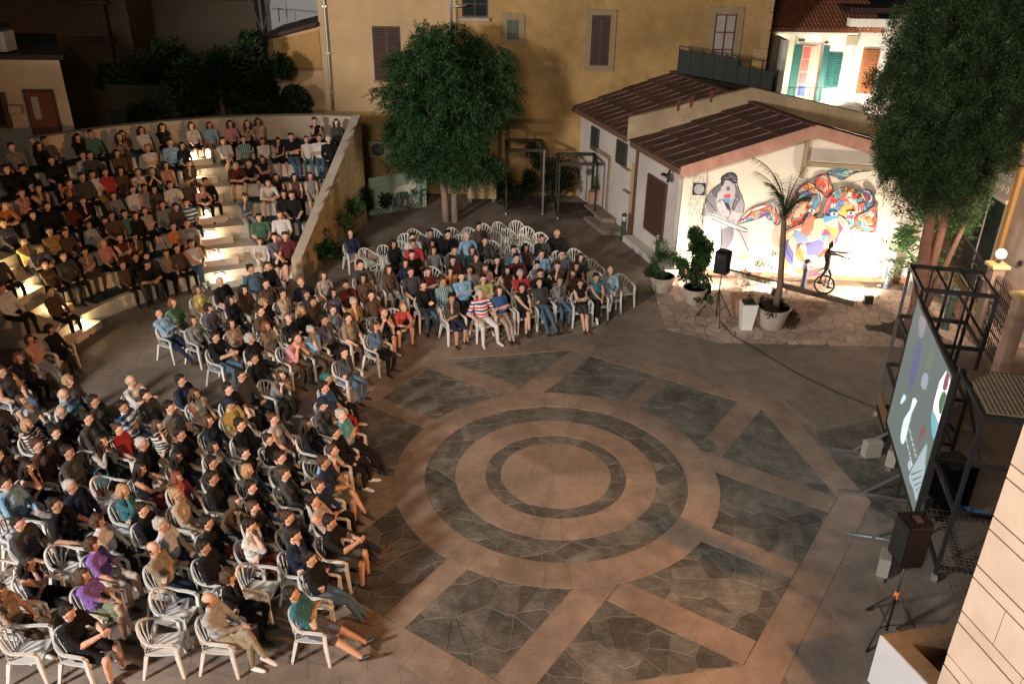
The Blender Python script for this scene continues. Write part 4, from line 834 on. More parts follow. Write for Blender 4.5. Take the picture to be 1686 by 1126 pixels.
for i in range(330):
    z = g_.uniform(3.9, 10.5); t = (z-3.9)/6.6; R0 = float(np.interp(z, [3.8, 4.6, 6.0, 7.6, 8.6, 10.5], [.6, 1.45, 1.8, 1.7, 1.4, .9])); a = g_.uniform(0, 6.28); rr = R0*g_.uniform(.45, 1.0)
    if rr*math.cos(a) > .4 and z < 4.6+(rr*math.cos(a)-.4)*1.25: continue
    lm.append(((rr*math.cos(a)*1.1-.1+.04*(z-4), rr*math.sin(a)*.8+.1, z), g_.choice([.2, .26, .34, .42, .5])))
for i in range(210):
    z = g_.uniform(3.8, 9.6); R0 = float(np.interp(z, [3.8, 4.6, 6.0, 7.6, 8.6, 10.5], [.7, 1.5, 1.85, 1.75, 1.4, .9])); a = g_.uniform(0, 6.28); rr = R0*g_.uniform(.98, 1.24)
    if rr*math.cos(a) > .4 and z < 4.4+(rr*math.cos(a)-.4)*1.25: continue
    lm.append(((rr*math.cos(a)*1.1-.1+.04*(z-4), rr*math.sin(a)*.8+.1, z), g_.uniform(.10, .19)))
for p in ((-1.5, .1, 4.4), (.5, 0, 3.7), (.2, -.3, 3.8), (-.6, -.4, 4.1), (-1.7, 0, 4.9), (-1.1, 0, 3.9)): lm.append((p, .4))
conifer(cy, lm, 3600, .075, .014, lf2, 4, up_=.5)
# palm in a pot
def pot(loc, r, h, m, label, cat='plant pot'):
    p = empty('plant_pot', loc, label, cat); obj('bowl', MB().lathe((0, 0, 0), [(r*.62, 0), (r*.7, h*.1), (r*.92, h*.6), (r, h*.93), (r*1.06, h*.94), (r*1.06, h), (r*.94, h), (r*.9, h*.88), (0.01, h*.86)], 22), m, p, smooth=False); return p
potm = mat('pot_grey', (.36, .31, .26), .8, .12, 5, .15)
def bush(par, name, m, n, r, c, ln=.06, wd=.03, seed=1, droop=0.0, fl=1.0):
    g = np.random.default_rng(seed); C, D = [], []
    lps = [(g.normal(size=3)*np.array([r*.4, r*.4, r*.35*fl]), g.uniform(.25, .5)*r) for _ in range(12)]
    for i in range(n):
        b, rr = lps[g.integers(12)]; d = g.normal(size=3); d /= np.linalg.norm(d); p = np.array(c)+b+d*rr*g.uniform(.3, 1); C.append(p); D.append((p-np.array(c))+g.normal(size=3)*.12+np.array([0, 0, .1-droop]))
    return obj(name, leafmesh(name, C, D, ln, wd, m, seed), m, par)
pp = pot((6.15, 6.98, 0), .44, .62, potm, 'large grey round pot holding the tall palm and trailing purple plants')
palm = empty('palm_tree', (6.2, 7.0, .5), 'slender palm with thin drooping feather fronds before the mural', 'palm tree')
tk = MB(); tk.tube([(0, 0, 0), (.02, 0, .7), (-.08, 0, 1.8), (-.17, .02, 2.7)], [.10, .085, .075, .06], 12); obj('trunk', tk, palmb, palm, smooth=True)
rp = random.Random(12)
for i in range(11):
    a = [2.9, .35, 2.5, 1.2, 4.0, 5.2, .0, 3.4, 1.8, .7, 5.9][i]; el = [1.45, 1.32, 1.3, 1.5, 1.25, 1.2, 1.3, 1.4, 1.38, 1.48, 1.25][i]; Lf = [1.9, 1.5, 1.5, 1.2, 1.3, 1.2, 1.2, 1.3, 1.3, 1.6, 1.1][i]
    pts = []; p = Vector((-.17, .02, 2.6)); e = el
    for k in range(12): pts.append(p.copy()); e -= .035+.013*k; p = p+Vector((math.cos(a)*math.cos(e), math.sin(a)*math.cos(e), math.sin(e)))*(Lf/11)
    mb = MB(); mb.tube(pts, [.02-.0014*k for k in range(12)], 5); st = Vector((-math.sin(a), math.cos(a), 0))
    for k in range(1, 12):
        for q in range(3):
            t = pts[k-1].lerp(pts[k], q/3)
            for s in (1, -1):
                ll = .42*(1-.5*abs(k-6)/6)*rp.uniform(.8, 1.1); d = (st*s*.85+(pts[k]-pts[k-1]).normalized()*.45+Vector((0, 0, -.30+rp.uniform(-.15, .15)))).normalized(); e_ = t+d*ll; n_ = d.cross(Vector((0, 0, 1))).normalized()*.016
                mb.add([t-n_, t+n_, e_+Vector((0, 0, -.04))], [(0, 1, 2)])
    obj('frond', mb, mat('frond_green', (.05, .07, .025), .6, .2, 5, 0), palm, recalc=False)
bush(pp, 'trailing_plant', lf4, 2600, .52, (.05, -.02, .62), .07, .03, 5, droop=.35, fl=.6); bush(pp, 'trailing_plant', lf4, 1100, .34, (.42, -.1, .35), .07, .03, 6, droop=.5)
def potted(loc, r, h, label, plant, m=potm): return pot(loc, r, h, m, label)
p1 = pot((4.33, 8.55, 0), .34, .48, potm, 'grey pot with a leafy small tree and ivy hanging over its side'); mb = MB(); mb.tube([(0, 0, .4), (.02, 0, .9), (.05, 0, 1.8)], [.04, .03, .02], 8); obj('stem', mb, bark, p1)
bush(p1, 'foliage', lf3, 4200, .66, (.05, 0, 1.75), .12, .05, 7, droop=.2, fl=1.6); bush(p1, 'ivy', lf3, 1500, .32, (.25, -.05, .42), .07, .05, 8, droop=.4)
p2_ = pot((3.5, 9.35, 0), .36, .5, potm, 'grey round pot with a wiry bush at the hut corner'); bush(p2_, 'foliage', lf3, 3200, .56, (0, 0, 1.0), .10, .022, 9, fl=1.2)
wp = empty('white_planter', (5.42, 6.85, 0), 'tall tapered white square planter beside the palm pot', 'plant pot')
mb = MB(); mb.hexa([(-.14, -.14, 0), (.14, -.14, 0), (.14, .14, 0), (-.14, .14, 0), (-.21, -.21, .78), (.21, -.21, .78), (.21, .21, .78), (-.21, .21, .78)]); obj('body', mb, mat('planter_white', (.70, .70, .68), .4, .03, 3, .02), wp, label=None); obj('soil', MB().box(-.17, .17, -.17, .17, .781, .80), M['soil'], wp); bush(wp, 'plant', lf3, 260, .16, (0, 0, .86), .07, .02, 10)
tp_ = empty('clay_planter', (5.55, 7.9, 0), 'square terracotta planter with thin straggly plants near the ramp', 'plant pot')
mb = MB(); mb.hexa([(-.2, -.2, 0), (.2, -.2, 0), (.2, .2, 0), (-.2, .2, 0), (-.28, -.28, .5), (.28, -.28, .5), (.28, .28, .5), (-.28, .28, .5)]); obj('body', mb, mat('terracotta', (.38, .2, .13), .8, .1, 5, .1), tp_); bush(tp_, 'plant', lf3, 900, .45, (.05, 0, 1.0), .06, .02, 13, fl=1.4); bush(tp_, 'plant', lf4, 380, .35, (.5, .1, 1.3), .06, .025, 14, fl=1.4)
fp = pot((10.95, 9.45, .45), .28, .4, mat('pot_white', (.6, .58, .55), .6, .05, 5, .05), 'white pot with spreading fern fronds at the right end of the mural')
mb = MB(); obj('stand', MB().tube([(0, 0, -.45), (0, 0, 0)], .18, 10), steel, fp)
C, D = [], []
g = np.random.default_rng(15)
for i in range(30):
    a = g.uniform(0, 6.28); el = g.uniform(.2, 1.3); p = np.array([0, 0, .35]); e = el
    for k in range(16):
        dd = np.array([math.cos(a)*math.cos(e), math.sin(a)*math.cos(e), math.sin(e)]); p = p+dd*.085; e -= .085; sd_ = np.cross(dd, [0, 0, 1]); sd_ /= np.linalg.norm(sd_)+1e-6
        for s in (1, -1): C.append(p.copy()); D.append(sd_*s+dd*.3)
obj('fern', leafmesh('fern', C, D, .16, .04, lf5, 2), lf5, fp)
fb = empty('feather_shrub', (11.35, 9.85, .2), 'bright green shrub with long leaves right of the mural', 'shrub'); bush(fb, 'foliage', lf5, 2200, 1.0, (0, 0, 1.5), .2, .05, 16, droop=.2, fl=1.5); obj('stem', MB().tube([(0, 0, 0), (0, 0, 1.2)], .05, 8), bark, fb)
for (x, y, r, h, lab, m, sd_) in ((-6.35, 15.0, .95, 1.75, 'dark rounded shrub in front of the printed banner', lfd, 21), (-6.9, 12.9, .85, 1.2, 'green rounded shrub against the foot of the sloping stone wall', lf3, 22), (-6.9, 11.0, .6, .9, 'loose pale green shrub at the low end of the sloping wall', lf3, 23), (.5, 17.9, 1.1, 1.5, 'dark bush behind the two wheeled frames', lfd, 25), (-.9, 18.0, 1.0, 1.4, 'dark bush against the yellow wall left of the wheeled frames', lfd, 26)):
    b = empty('shrub', (x, y, 0), lab, 'shrub'); bush(b, 'foliage', m, 3800, r*.95, (0, 0, h*.62), .09, .05, sd_); obj('stem', MB().tube([(0, 0, 0), (0, 0, h*.6)], .05, 7), bark, b)
for i, (x, y, z, R0, lab) in enumerate(((-11.5, 17.0, 4.6, 1.8, 'broad leaved dark tree overhanging the back wall of the seating'), (-14.3, 18.5, 4.0, 1.9, 'very dark tree mass behind the back wall near the small house'), (-9.6, 17.6, 3.9, 1.2, 'dark tree beside the steel gutter of the annex'))):
    t = empty('dark_tree', (x, y, 0), lab, 'tree'); obj('trunk', MB().tube([(0, 0, 0), (.1, 0, 2.5), (0, .1, z)], [.2, .15, .06], 8), bark, t); bush(t, 'crown', lf3 if False else leafmat('leaf_back', [(.008, .018, .006), (.016, .035, .01), (.03, .06, .016)]), 9000, R0*1.0, (0, 0, z), .17, .08, 30+i, droop=.3, fl=.9)
tb = empty('terracotta_planter', (2.35, 17.0, 0), 'terracotta trough on blocks with grassy plants by the hut wall', 'plant pot'); obj('trough', MB().box(-.45, .45, -.2, .2, .45, .75), M['terracotta'], tb)
for x in (-.35, .35): obj('block', MB().box(x-.1, x+.1, -.15, .15, 0, .449), mat('block_pink', (.36, .2, .16), .8, .1, 5, .1), tb)
bush(tb, 'plant', lf3, 900, .4, (0, 0, 1.05), .2, .012, 40); 
obj('wheelie_bin', MB().add([], []), None) if False else None
bn = empty('waste_drum', (2.75, 15.9, 0), 'dark cylindrical bin with a white lid beside the planter', 'bin'); obj('drum', MB().lathe((0, 0, 0), [(.17, 0), (.18, .05), (.19, .8), (.17, .82)], 16), black, bn); obj('lid', MB().lathe((0, 0, .821), [(.15, 0), (.15, .05), (.05, .1)], 16), plastic, bn)
cb = empty('cabinet_on_wheels', (-2.1, 18.1, 0), 'pale low cabinet on castors against the yellow wall', 'cabinet'); obj('body', MB().box(-.6, .5, -.25, .25, .12, .95), mat('cab_yellow', (.45, .34, .18), .7, .08, 4, .05), cb)
for x in (-.5, .4): obj('castor', MB().tube([(x, -.2, .06), (x, -.26, .06)], .06, 10), steel, cb)
# ================================================================== STREET FURNITURE
blue = mat('bollard_dark', (.03, .035, .06), .5, .1, 6, .05); grn = mat('bollard_green', (.025, .05, .04), .5, .1, 6, .05); lampg = mat('bollard_glass', (.5, .5, .45), .3, 0, bump=0)
for (x, y, m, lab) in ((2.84, 13.7, grn, 'dark green bollard lamp beside the doorstep of the hut'), (3.75, 11.9, grn, 'dark bollard lamp near the front shutter of the hut'), (7.8, 9.6, blue, 'blue grey bollard lamp before the mural, left of the unicycle figure'), (10.34, 9.75, blue, 'blue grey bollard lamp beside the fern pot')):
    b = empty('bollard_lamp', (x, y, 0), lab, 'bollard lamp', 'bollard lamps along the hut'); obj('post', MB().tube([(0, 0, 0), (0, 0, .72)], .085, 16), m, b, smooth=False); obj('glass', MB().tube([(0, 0, .721), (0, 0, .87)], .07, 14), lampg, b); obj('cap', MB().lathe((0, 0, .871), [(.09, 0), (.09, .05), (.06, .1), (.01, .12)], 14), m, b)
    obj('fin', MB().tube([(0, 0, .76), (0, 0, .775)], .088, 14), m, b)
# ground floodlight that washes the mural + its pool
gl = G(1427, 500); gf = empty('ground_floodlight', gl, 'small square floodlight standing on the paving, washing the mural', 'floodlight')
obj('housing', MB().box(-.13, .13, -.10, .04, .03, .27), black, gf); obj('lens', MB().box(-.11, .11, .041, .05, .05, .25), mat('flood_lens', (1, 1, 1), .3, 0, bump=0, emit=(1, .88, .7), estr=14), gf); obj('foot', MB().box(-.1, .1, -.06, .06, 0, .029), black, gf)
lamp('mural_lamp', 'SPOT', (gl.x, gl.y+.10, .22), 900, (1.0, .84, .66), (gl.x-.9, gl.y+3, 1.9), size=.08, spot=165, blend=.3)
g2 = Vector((6.85, 9.15, 0)); gf = empty('ground_floodlight', g2, 'low floodlight hidden behind the pots, aimed up at the grey man', 'floodlight')
obj('housing', MB().box(-.13, .13, -.10, .04, .03, .25), black, gf); obj('lens', MB().box(-.11, .11, .041, .05, .05, .23), M['flood_lens'], gf)
lamp('mural_lamp', 'SPOT', (g2.x, g2.y+.10, .22), 680, (1.0, .84, .68), (g2.x-.8, g2.y+3, 2.1), size=.08, spot=165, blend=.3)
g3 = Vector((4.8, 9.2, 0)); gf = empty('ground_floodlight', g3, 'low floodlight behind the leafy pot at the hut corner', 'floodlight')
obj('housing', MB().box(-.13, .13, -.10, .04, .03, .25), black, gf); obj('lens', MB().box(-.11, .11, .041, .05, .05, .23), M['flood_lens'], gf)
lamp('mural_lamp', 'SPOT', (g3.x, g3.y+.10, .22), 500, (1.0, .84, .68), (g3.x+.2, g3.y+3, 1.8), size=.08, spot=160, blend=.3)
# tipping board ramp with unicycle figure
a, b = G(1190, 466), G(1405, 508); dr = (b-a); dr.z = 0; ln_ = dr.length; dr.normalize(); sw2 = Vector((-dr.y, dr.x, 0))
sc = empty('balance_sculpture', a.lerp(b, .5), 'bronze figure with outstretched arm riding a unicycle along a tilted beam', 'sculpture'); o0 = sc.location
bz = mat('bronze_dark', (.035, .025, .02), .45, .2, 8, .2, metal=.3)
obj('beam', MB().bar(a-o0+Vector((0, 0, .42)), b-o0+Vector((0, 0, .14)), .16, .12), mat('beam_wood', (.07, .055, .035), .7, .2, 5, .2), sc)
for t in (.12, .5, .88): q = a.lerp(b, t)-o0; obj('support', MB().bar(q+sw2*.1, q+sw2*.0+Vector((0, 0, .42-.28*t-.06)), .04, .04), steel, sc)
wc = G(1356, 489); t = (wc-a).dot(dr)/ln_; base = a+dr*(ln_*t); zb_ = .42-.28*t+.06; cw = base-o0+Vector((0, 0, zb_+.29))
mb = MB()
k = 28
V = []
for i in range(k):
    t_ = 2*math.pi*i/k
    for j in range(8):
        q = 2*math.pi*j/8; r = .27+.028*math.cos(q); V.append(cw+dr*r*math.cos(t_)+Vector((0, 0, r*math.sin(t_)))+sw2*.028*math.sin(q))
mb.add(V, [(i*8+j, i*8+(j+1) % 8, ((i+1) % k)*8+(j+1) % 8, ((i+1) % k)*8+j) for i in range(k) for j in range(8)]); obj('tyre', mb, rubber, sc, smooth=True)
mb = MB()
for i in range(10): t_ = math.pi*i/5; mb.tube([cw, cw+dr*.25*math.cos(t_)+Vector((0, 0, .25*math.sin(t_)))], .005, 5)
obj('spokes', mb, steel, sc); obj('hub', MB().tube([cw-sw2*.08, cw+sw2*.08], .03, 10), bz, sc); obj('fork', MB().tube([cw+sw2*.06, cw+sw2*.03+Vector((-.0, 0, .5))], .018, 8), bz, sc)
RB = {}
def remesh_mesh(mb, vox, name, dec=None, smooth=0):
    me = mb.mesh('tmp'); o = bpy.data.objects.new('tmp', me); COL.objects.link(o)
    md = o.modifiers.new('r', 'REMESH'); md.mode = 'VOXEL'; md.voxel_size = vox; md.use_smooth_shade = True
    if smooth: ms = o.modifiers.new('s', 'SMOOTH'); ms.factor = .5; ms.iterations = smooth
    if dec: mdc = o.modifiers.new('d', 'DECIMATE'); mdc.ratio = dec
    dg = bpy.context.evaluated_depsgraph_get(); out = bpy.data.meshes.new_from_object(o.evaluated_get(dg)); out.name = name
    bpy.data.objects.remove(o); bpy.data.meshes.remove(me); return out
up = Vector((0, 0, 1)); hipz = cw+up*.5; fg = MB()
ch = hipz+up*.42-dr*.06; hd = ch+up*.26+dr*.04
fg.tube([hipz-dr*.02, hipz+up*.18-dr*.02, ch-up*.05, ch+up*.08, ch+up*.13], [.085, .075, .10, .08, .045], 10); fg.ell(hd, (.075, .07, .10)); fg.tube([ch+up*.1, hd], .04, 8)
for s in (1, -1):
    sh = ch+up*.05+sw2*.11*s; fg.tube([sh, sh+dr*.28+up*.02, sh+dr*.52+up*.05*s], [.04, .033, .024], 8); hnd = sh+dr*.52+up*.05*s
    for f_ in range(4): fg.tube([hnd, hnd+dr*.09+up*(.02*f_-.03)], [.011, .009], 6)
    hpj = hipz+sw2*.06*s; kn = hipz-dr*(.22 if s > 0 else .30)+sw2*.09*s-up*(.22 if s > 0 else .10)
    kn = hipz+dr*(.12 if s > 0 else -.10)-up*.22+sw2*.1*s; ft = cw+sw2*.1*s+dr*(.10 if s > 0 else -.14)+up*(-.1 if s > 0 else .06); fg.tube([hpj, kn, ft], [.06, .045, .032], 8); fg.tube([ft-dr*.05, ft+dr*.12], [.035, .025], 8)
fg.tube([hipz-dr*.05, hipz-dr*.22-up*.12, hipz-dr*.36-up*.30], [.03, .025, .012], 6); fg.tube([hd+up*.06, hd+up*.17+dr*.02], [.05, .01], 8)
obj('figure', remesh_mesh(fg, .014, 'figure', .6, 2), bz, sc)
# ------------------------------------------------------------------ speakers on tripods
def speaker(loc, face, label, hgt, sc_=1.0, orange=False):
    st = empty('speaker_stand', loc, 'black tripod speaker stand, '+label, 'speaker stand', rz=face); R3 = .55
    obj('pole', MB().tube([(0, 0, .12), (0, 0, hgt)], [.02, .017], 10), black, st, smooth=True)
    for i in range(3):
        a = 2.1*i+.6; l = obj('leg', MB().tube([(0.02*math.cos(a), .02*math.sin(a), .85), (R3*math.cos(a), R3*math.sin(a), .02)], .014, 8), black, st, smooth=True); obj('brace', MB().tube([(0, 0, .22), (.33*math.cos(a), .33*math.sin(a), .36)], .01, 6), black, st); obj('rubber_foot', MB().tube([(R3*math.cos(a), R3*math.sin(a), 0), ((R3-.05)*math.cos(a), (R3-.05)*math.sin(a), .06)], .022, 8), rubber, l)
    obj('collar', MB().tube([(0, 0, .78), (0, 0, .9)], .036, 10), mat('orange_tape', (.7, .25, .05), .6, .1, 6, 0) if orange else black, st)
    s = empty('loudspeaker', Vector(loc)+Vector((0, 0, hgt)), 'black loudspeaker box '+label, 'loudspeaker', rz=face); w_, d_, h_ = .36*sc_, .34*sc_, .62*sc_
    f = [(d_/2, -w_/2), (d_/2, w_/2), (-.1*sc_, w_/2), (-d_/2, w_*.28), (-d_/2, -w_*.28), (-.1*sc_, -w_/2)]
    obj('cabinet', MB().prism(f, .0, h_, .02), mat('speaker_black', (.006, .006, .007), .7, .1, 20, .15, spec=.08), s, recalc=True); obj('grille', MB().box(d_/2+.001, d_/2+.012, -w_/2+.02, w_/2-.02, .03, h_-.03), mat('grille_black', (.012, .012, .013), .8, .1, 60, .4), s)
    obj('horn', MB().box(d_/2+.013, d_/2+.018, -w_*.3, w_*.3, h_*.68, h_*.86), black, s); obj('handle', MB().box(-.05, .05, -.07, .07, h_+.001, h_+.025), rubber, s); return s
speaker(G(1178, 527), R_(235), 'by the garden pots', 1.42, 1.0)
sp = speaker((4.98, -4.15, 0), R_(185), 'at the near corner of the screen', 1.55, 1.15, True)
spe = MB(); bb = (6.9, -.9, 0)
sb = empty('subwoofer', (7.25, -1.0, 0), 'black bass speaker cabinet standing on the floor behind the screen', 'loudspeaker'); obj('cabinet', MB().obox((0, 0, 0), (.55, .6, 1.15), .2), M['speaker_black'], sb); obj('trim', MB().obox((0, 0, 1.151), (.5, .55, .02), .2), rubber, sb)
c1 = MB(); pts = [G(1185, 530), G(1205, 552), G(1260, 585), G(1320, 620), G(1380, 648), G(1440, 672)]; c1.tube([p+Vector((0, 0, .018)) for p in pts], .013, 8); obj('cable', c1, rubber, label='black cable running across the paving from the garden speaker to the screen', cat='cable')
# ------------------------------------------------------------------ screen and scaffold towers
TD = R_(257); td = Vector((math.cos(TD), math.sin(TD), 0)); tn = Vector((-td.y, td.x, 0))
if tn.x < 0: tn = -tn
def tower(origin, la, lb, h, label, levels, platform=False, name='scaffold_tower'):
    t = empty(name, origin, label, 'scaffold'); Q = [Vector((0, 0, 0)), td*la, td*la+tn*lb, tn*lb]
    for i, q in enumerate(Q): obj('post', MB().bar(q+Vector((0, 0, .16)), q+Vector((0, 0, h)), .06, .06, up=td), steel if i in (0,) else black, t); obj('castor', MB().tube([q-tn*.03+Vector((0, 0, .075)), q+tn*.03+Vector((0, 0, .075))], .075, 12), galv, t)
    for z in levels:
        for i in range(4):
            q, r = Q[i], Q[(i+1) % 4]; d = (r-q).normalized(); obj('rail', MB().bar(q+d*.031+Vector((0, 0, z)), r-d*.031+Vector((0, 0, z)), .055, .075), black, t)
    for z0, z1 in zip(levels[:-1], levels[1:]):
        obj('diagonal', MB().bar(Q[0].lerp(Q[3], .03)+Vector((0, 0, z1-.04)), Q[0].lerp(Q[3], .32)+Vector((0, 0, z0+.1)), .04, .05), black, t); obj('diagonal', MB().bar(Q[1].lerp(Q[2], .5)+Vector((0, 0, z1-.04)), Q[1].lerp(Q[2], .97)+Vector((0, 0, z0+.3)), .04, .05), black, t)
    for f_ in (.35, .7): obj('strut', MB().bar(Q[0].lerp(Q[3], f_)+Vector((0, 0, h-.03)), Q[1].lerp(Q[2], f_)+Vector((0, 0, h-.03)), .05, .05), black, t)
    return t, Q
tw, Q = tower((7.26, 2.38, 0), 1.28, 1.32, 3.67, 'tall black wheeled scaffold frame behind the far edge of the screen', [.3, 1.35, 2.5, 3.63])
for f_ in (.33, .62): 
    for e in (0, 1): obj('upright', MB().bar(Q[e*1].lerp(Q[3-e], f_)+Vector((0, 0, .35)), Q[e*1].lerp(Q[3-e], f_)+Vector((0, 0, 3.58)), .04, .04, up=td), black, tw)
obj('base_board', MB().hexa([Q[0]+td*.04+Vector((0, 0, .18)), Q[1]-td*.04+Vector((0, 0, .18)), Q[1]-td*.04+tn*.03+Vector((0, 0, .18)), Q[0]+td*.04+tn*.03+Vector((0, 0, .18)), Q[0]+td*.04+Vector((0, 0, .62)), Q[1]-td*.04+Vector((0, 0, .62)), Q[1]-td*.04+tn*.03+Vector((0, 0, .62)), Q[0]+td*.04+tn*.03+Vector((0, 0, .62))]), mat('plywood', (.2, .11, .05), .7, .15, 4, .1), tw)
tw2, Q2 = tower((6.62, -1.42, 0), 1.52, 2.2, 3.3, 'black scaffold frame with a grated platform at the near edge of the screen', [.3, 1.45, 3.25])
gm_ = MB(); la, lb = 1.52, 2.2
for i in range(21): gm_.bar(td*(.06+i*.07)+tn*.05+Vector((0, 0, 3.30)), td*(.06+i*.07)+tn*(lb-.05)+Vector((0, 0, 3.30)), .014, .02)
for i in range(30): gm_.bar(td*.05+tn*(.08+i*.07)+Vector((0, 0, 3.31)), td*(la-.05)+tn*(.08+i*.07)+Vector((0, 0, 3.31)), .014, .02)
obj('grating', gm_, mat('grate_steel', (.3, .25, .18), .5, .2, 8, .1, metal=.5), tw2)
gm_ = MB()
for i in range(34): gm_.bar(td*(-.1+i*.09)+tn*.1+Vector((0, 0, .33)), td*(-.1+i*.09)+tn*2.6+Vector((0, 0, .33)), .008, .01)
for i in range(28): gm_.bar(td*-.1+tn*(.1+i*.09)+Vector((0, 0, .336)), td*2.9+tn*(.1+i*.09)+Vector((0, 0, .336)), .008, .01)
obj('floor_mesh', gm_, mat('mesh_wire', (.12, .1, .08), .6, .1, 8, 0), tw2)
obj('blue_strap', MB().bar(tn*.1+td*-.6+Vector((0, 0, .3)), tn*1.9+td*.1+Vector((0, 0, .36)), .09, .012), mat('strap_blue', (.02, .14, .35), .6, .1, 5, 0), tw2)
S0, S1 = Vector((6.86, 1.03, .70)), Vector((6.13, -2.10, .70)); sdv = (S1-S0).normalized(); snv = Vector((-sdv.y, sdv.x, 0)); snv = -snv if snv.x > 0 else snv; SW = (S1-S0).length; SH = 2.82
scn = empty('projection_screen', S0.lerp(S1, .5), 'large lit film screen in a black frame showing a dim scene with subtitles', 'screen')
def sq(u, v, o=0.0): return sdv*((u-.5)*SW)+Vector((0, 0, v*SH))+snv*o
scm = mat('screen_surface', (.04, .045, .045), .5, 0, bump=0, emit=(.125, .15, .14), estr=1.0)
obj('screen_cloth', MB().hexa([sq(0, 0, 0), sq(1, 0, 0), sq(1, 0, -.03), sq(0, 0, -.03), sq(0, 1, 0), sq(1, 1, 0), sq(1, 1, -.03), sq(0, 1, -.03)]), scm, scn)
for a_, b_ in (((0, 0), (1, 0)), ((0, 1), (1, 1)), ((0, -.02), (0, 1.02)), ((1, -.02), (1, 1.02))): obj('frame_bar', MB().bar(sq(*a_, -.02), sq(*b_, -.02), .07, .07, up=snv), black, scn)
def inv(px, py):
    s, z = PL(px, py, (S0.x, S0.y), math.degrees(math.atan2(sdv.y, sdv.x))); return min(max(s/SW, .02), .975), min(max((z-.70)/SH, .02), .98)
lay = [.004]
def scr(pts, col, e=1.0, sm=True):
    lay[0] += .0004; p = smoothp(pts, 2) if sm else pts; mb = MB(); mb.add([sq(*inv(*q), lay[0]) for q in p], [tuple(range(len(p)))]); k = 'lit_%d' % len(M); obj('image_patch', mb, mat(k, (.02, .02, .02), .5, 0, bump=0, emit=col, estr=e), scn, recalc=False)
def Z3(l): return [(1400+x/4.332, 420+y/4.332) for x, y in l]
def Z4(l): return [(1400+x/4.332, 660+y/4.332) for x, y in l]
scr(Z3([(500, 430), (545, 480), (515, 590), (490, 560)]), (.30, .24, .32), 1.0); scr(Z3([(470, 640), (505, 590), (500, 740), (440, 960), (420, 900)]), (.11, .13, .23), 1)
scr(Z3([(595, 610), (600, 700), (575, 810), (540, 800), (560, 720)]), (.16, .19, .13), 1); scr(Z3([(525, 840), (560, 860), (540, 960), (505, 930)]), (.34, .34, .45), 1)
scr(Z3([(685, 828), (705, 840), (760, 1000), (745, 1126), (690, 1260), (640, 1380), (625, 1370), (600, 1180), (590, 1130), (600, 1050), (640, 900)]), (1.0, 1.0, 1.0), 1.4, False); scr(Z3([(690, 835), (710, 860), (690, 960), (660, 950)]), (.4, .12, .2), .7); scr(Z3([(665, 970), (690, 1000), (680, 1120), (640, 1140), (635, 1040)]), (.10, .22, .10), .8); scr(Z4([(590, 60), (640, 180), (660, 260), (625, 200), (600, 290), (580, 180)]), (.2, .5, .6), .9)
scr(Z4([(480, 0), (440, 90), (400, 260), (375, 310), (360, 260), (385, 130), (430, 60), (450, -20)]), (.75, .85, .95), 1); scr(Z3([(385, 990), (400, 1020), (370, 1060), (360, 1050)]), (.6, .8, .9), 1)
scr(Z4([(530, 170), (540, 230), (490, 300), (470, 330), (500, 230)]), (.22, .09, .10), 1)
scr(Z4([(550, 300), (540, 420), (535, 620), (490, 760), (450, 620), (420, 540), (480, 420)]), (.38, .47, .50), 1)
scr(Z4([(430, 420), (445, 450), (425, 500), (412, 450)]), (.5, .55, .6), .9)
for i in range(5): scr(Z4([(435+i*12, 520+i*38), (520-i*3, 490+i*42), (520-i*3, 496+i*42), (440+i*12, 532+i*38)]), (.13, .16, .17), 1, False)
rs = random.Random(4)
for (a_, b_) in (((425, 200), (480, 405)), ((405, 260), (460, 468))):
    n = 21
    for i in range(n):
        if i in (4, 9, 13, 17): continue
        t = i/n; x, y = a_[0]+(b_[0]-a_[0])*t, a_[1]+(b_[1]-a_[1])*t; h = 8 if rs.random() < .7 else 11; dx = 2.2
        k = rs.randrange(4); scr(Z4([(x-h/2, y), (x+h/2, y+2), (x+h/2+dx*.4, y+4.5), (x-h/2+dx*.4, y+2.5)]), (1, 1, 1), 1.1, False)
        if k: scr(Z4([(x-h/2+(k-1)*h*.4, y+1), (x-h/2+2.5+(k-1)*h*.4, y+1.5), (x-h/2+4+(k-1)*h*.4, y+8), (x-h/2+1.5+(k-1)*h*.4, y+8)]), (1, 1, 1), 1.1, False)
for (px, py, rz) in ((1432, 745, .2), (1466, 757, 1.0), (1452, 935, 1.1)):
    q = G(px, py+8); b = empty('concrete_block', q, {1432: 'grey ballast block standing on the screen foot, the one farthest out', 1466: 'grey ballast block close under the far corner of the screen', 1452: 'pale ballast block lying by the near speaker stand'}[px], 'block'); obj('body', MB().prism([(math.cos(rz)*x-math.sin(rz)*y, math.sin(rz)*x+math.cos(rz)*y) for x, y in ((-.18, -.09), (.18, -.09), (.18, .09), (-.18, .09))], 0.05, .42, .015), mat('ballast', (.26, .24, .21), .85, .1, 8, .2), b); obj('base_strip', MB().prism([(math.cos(rz)*x-math.sin(rz)*y, math.sin(rz)*x+math.cos(rz)*y) for x, y in ((-.28, -.05), (.28, -.05), (.28, .05), (-.28, .05))], 0.002, .048, .005), steel, b)
ft = empty('screen_feet', S0.lerp(S1, .5)-Vector((0, 0, .7)), 'steel outrigger feet under the film screen', 'stand'); 
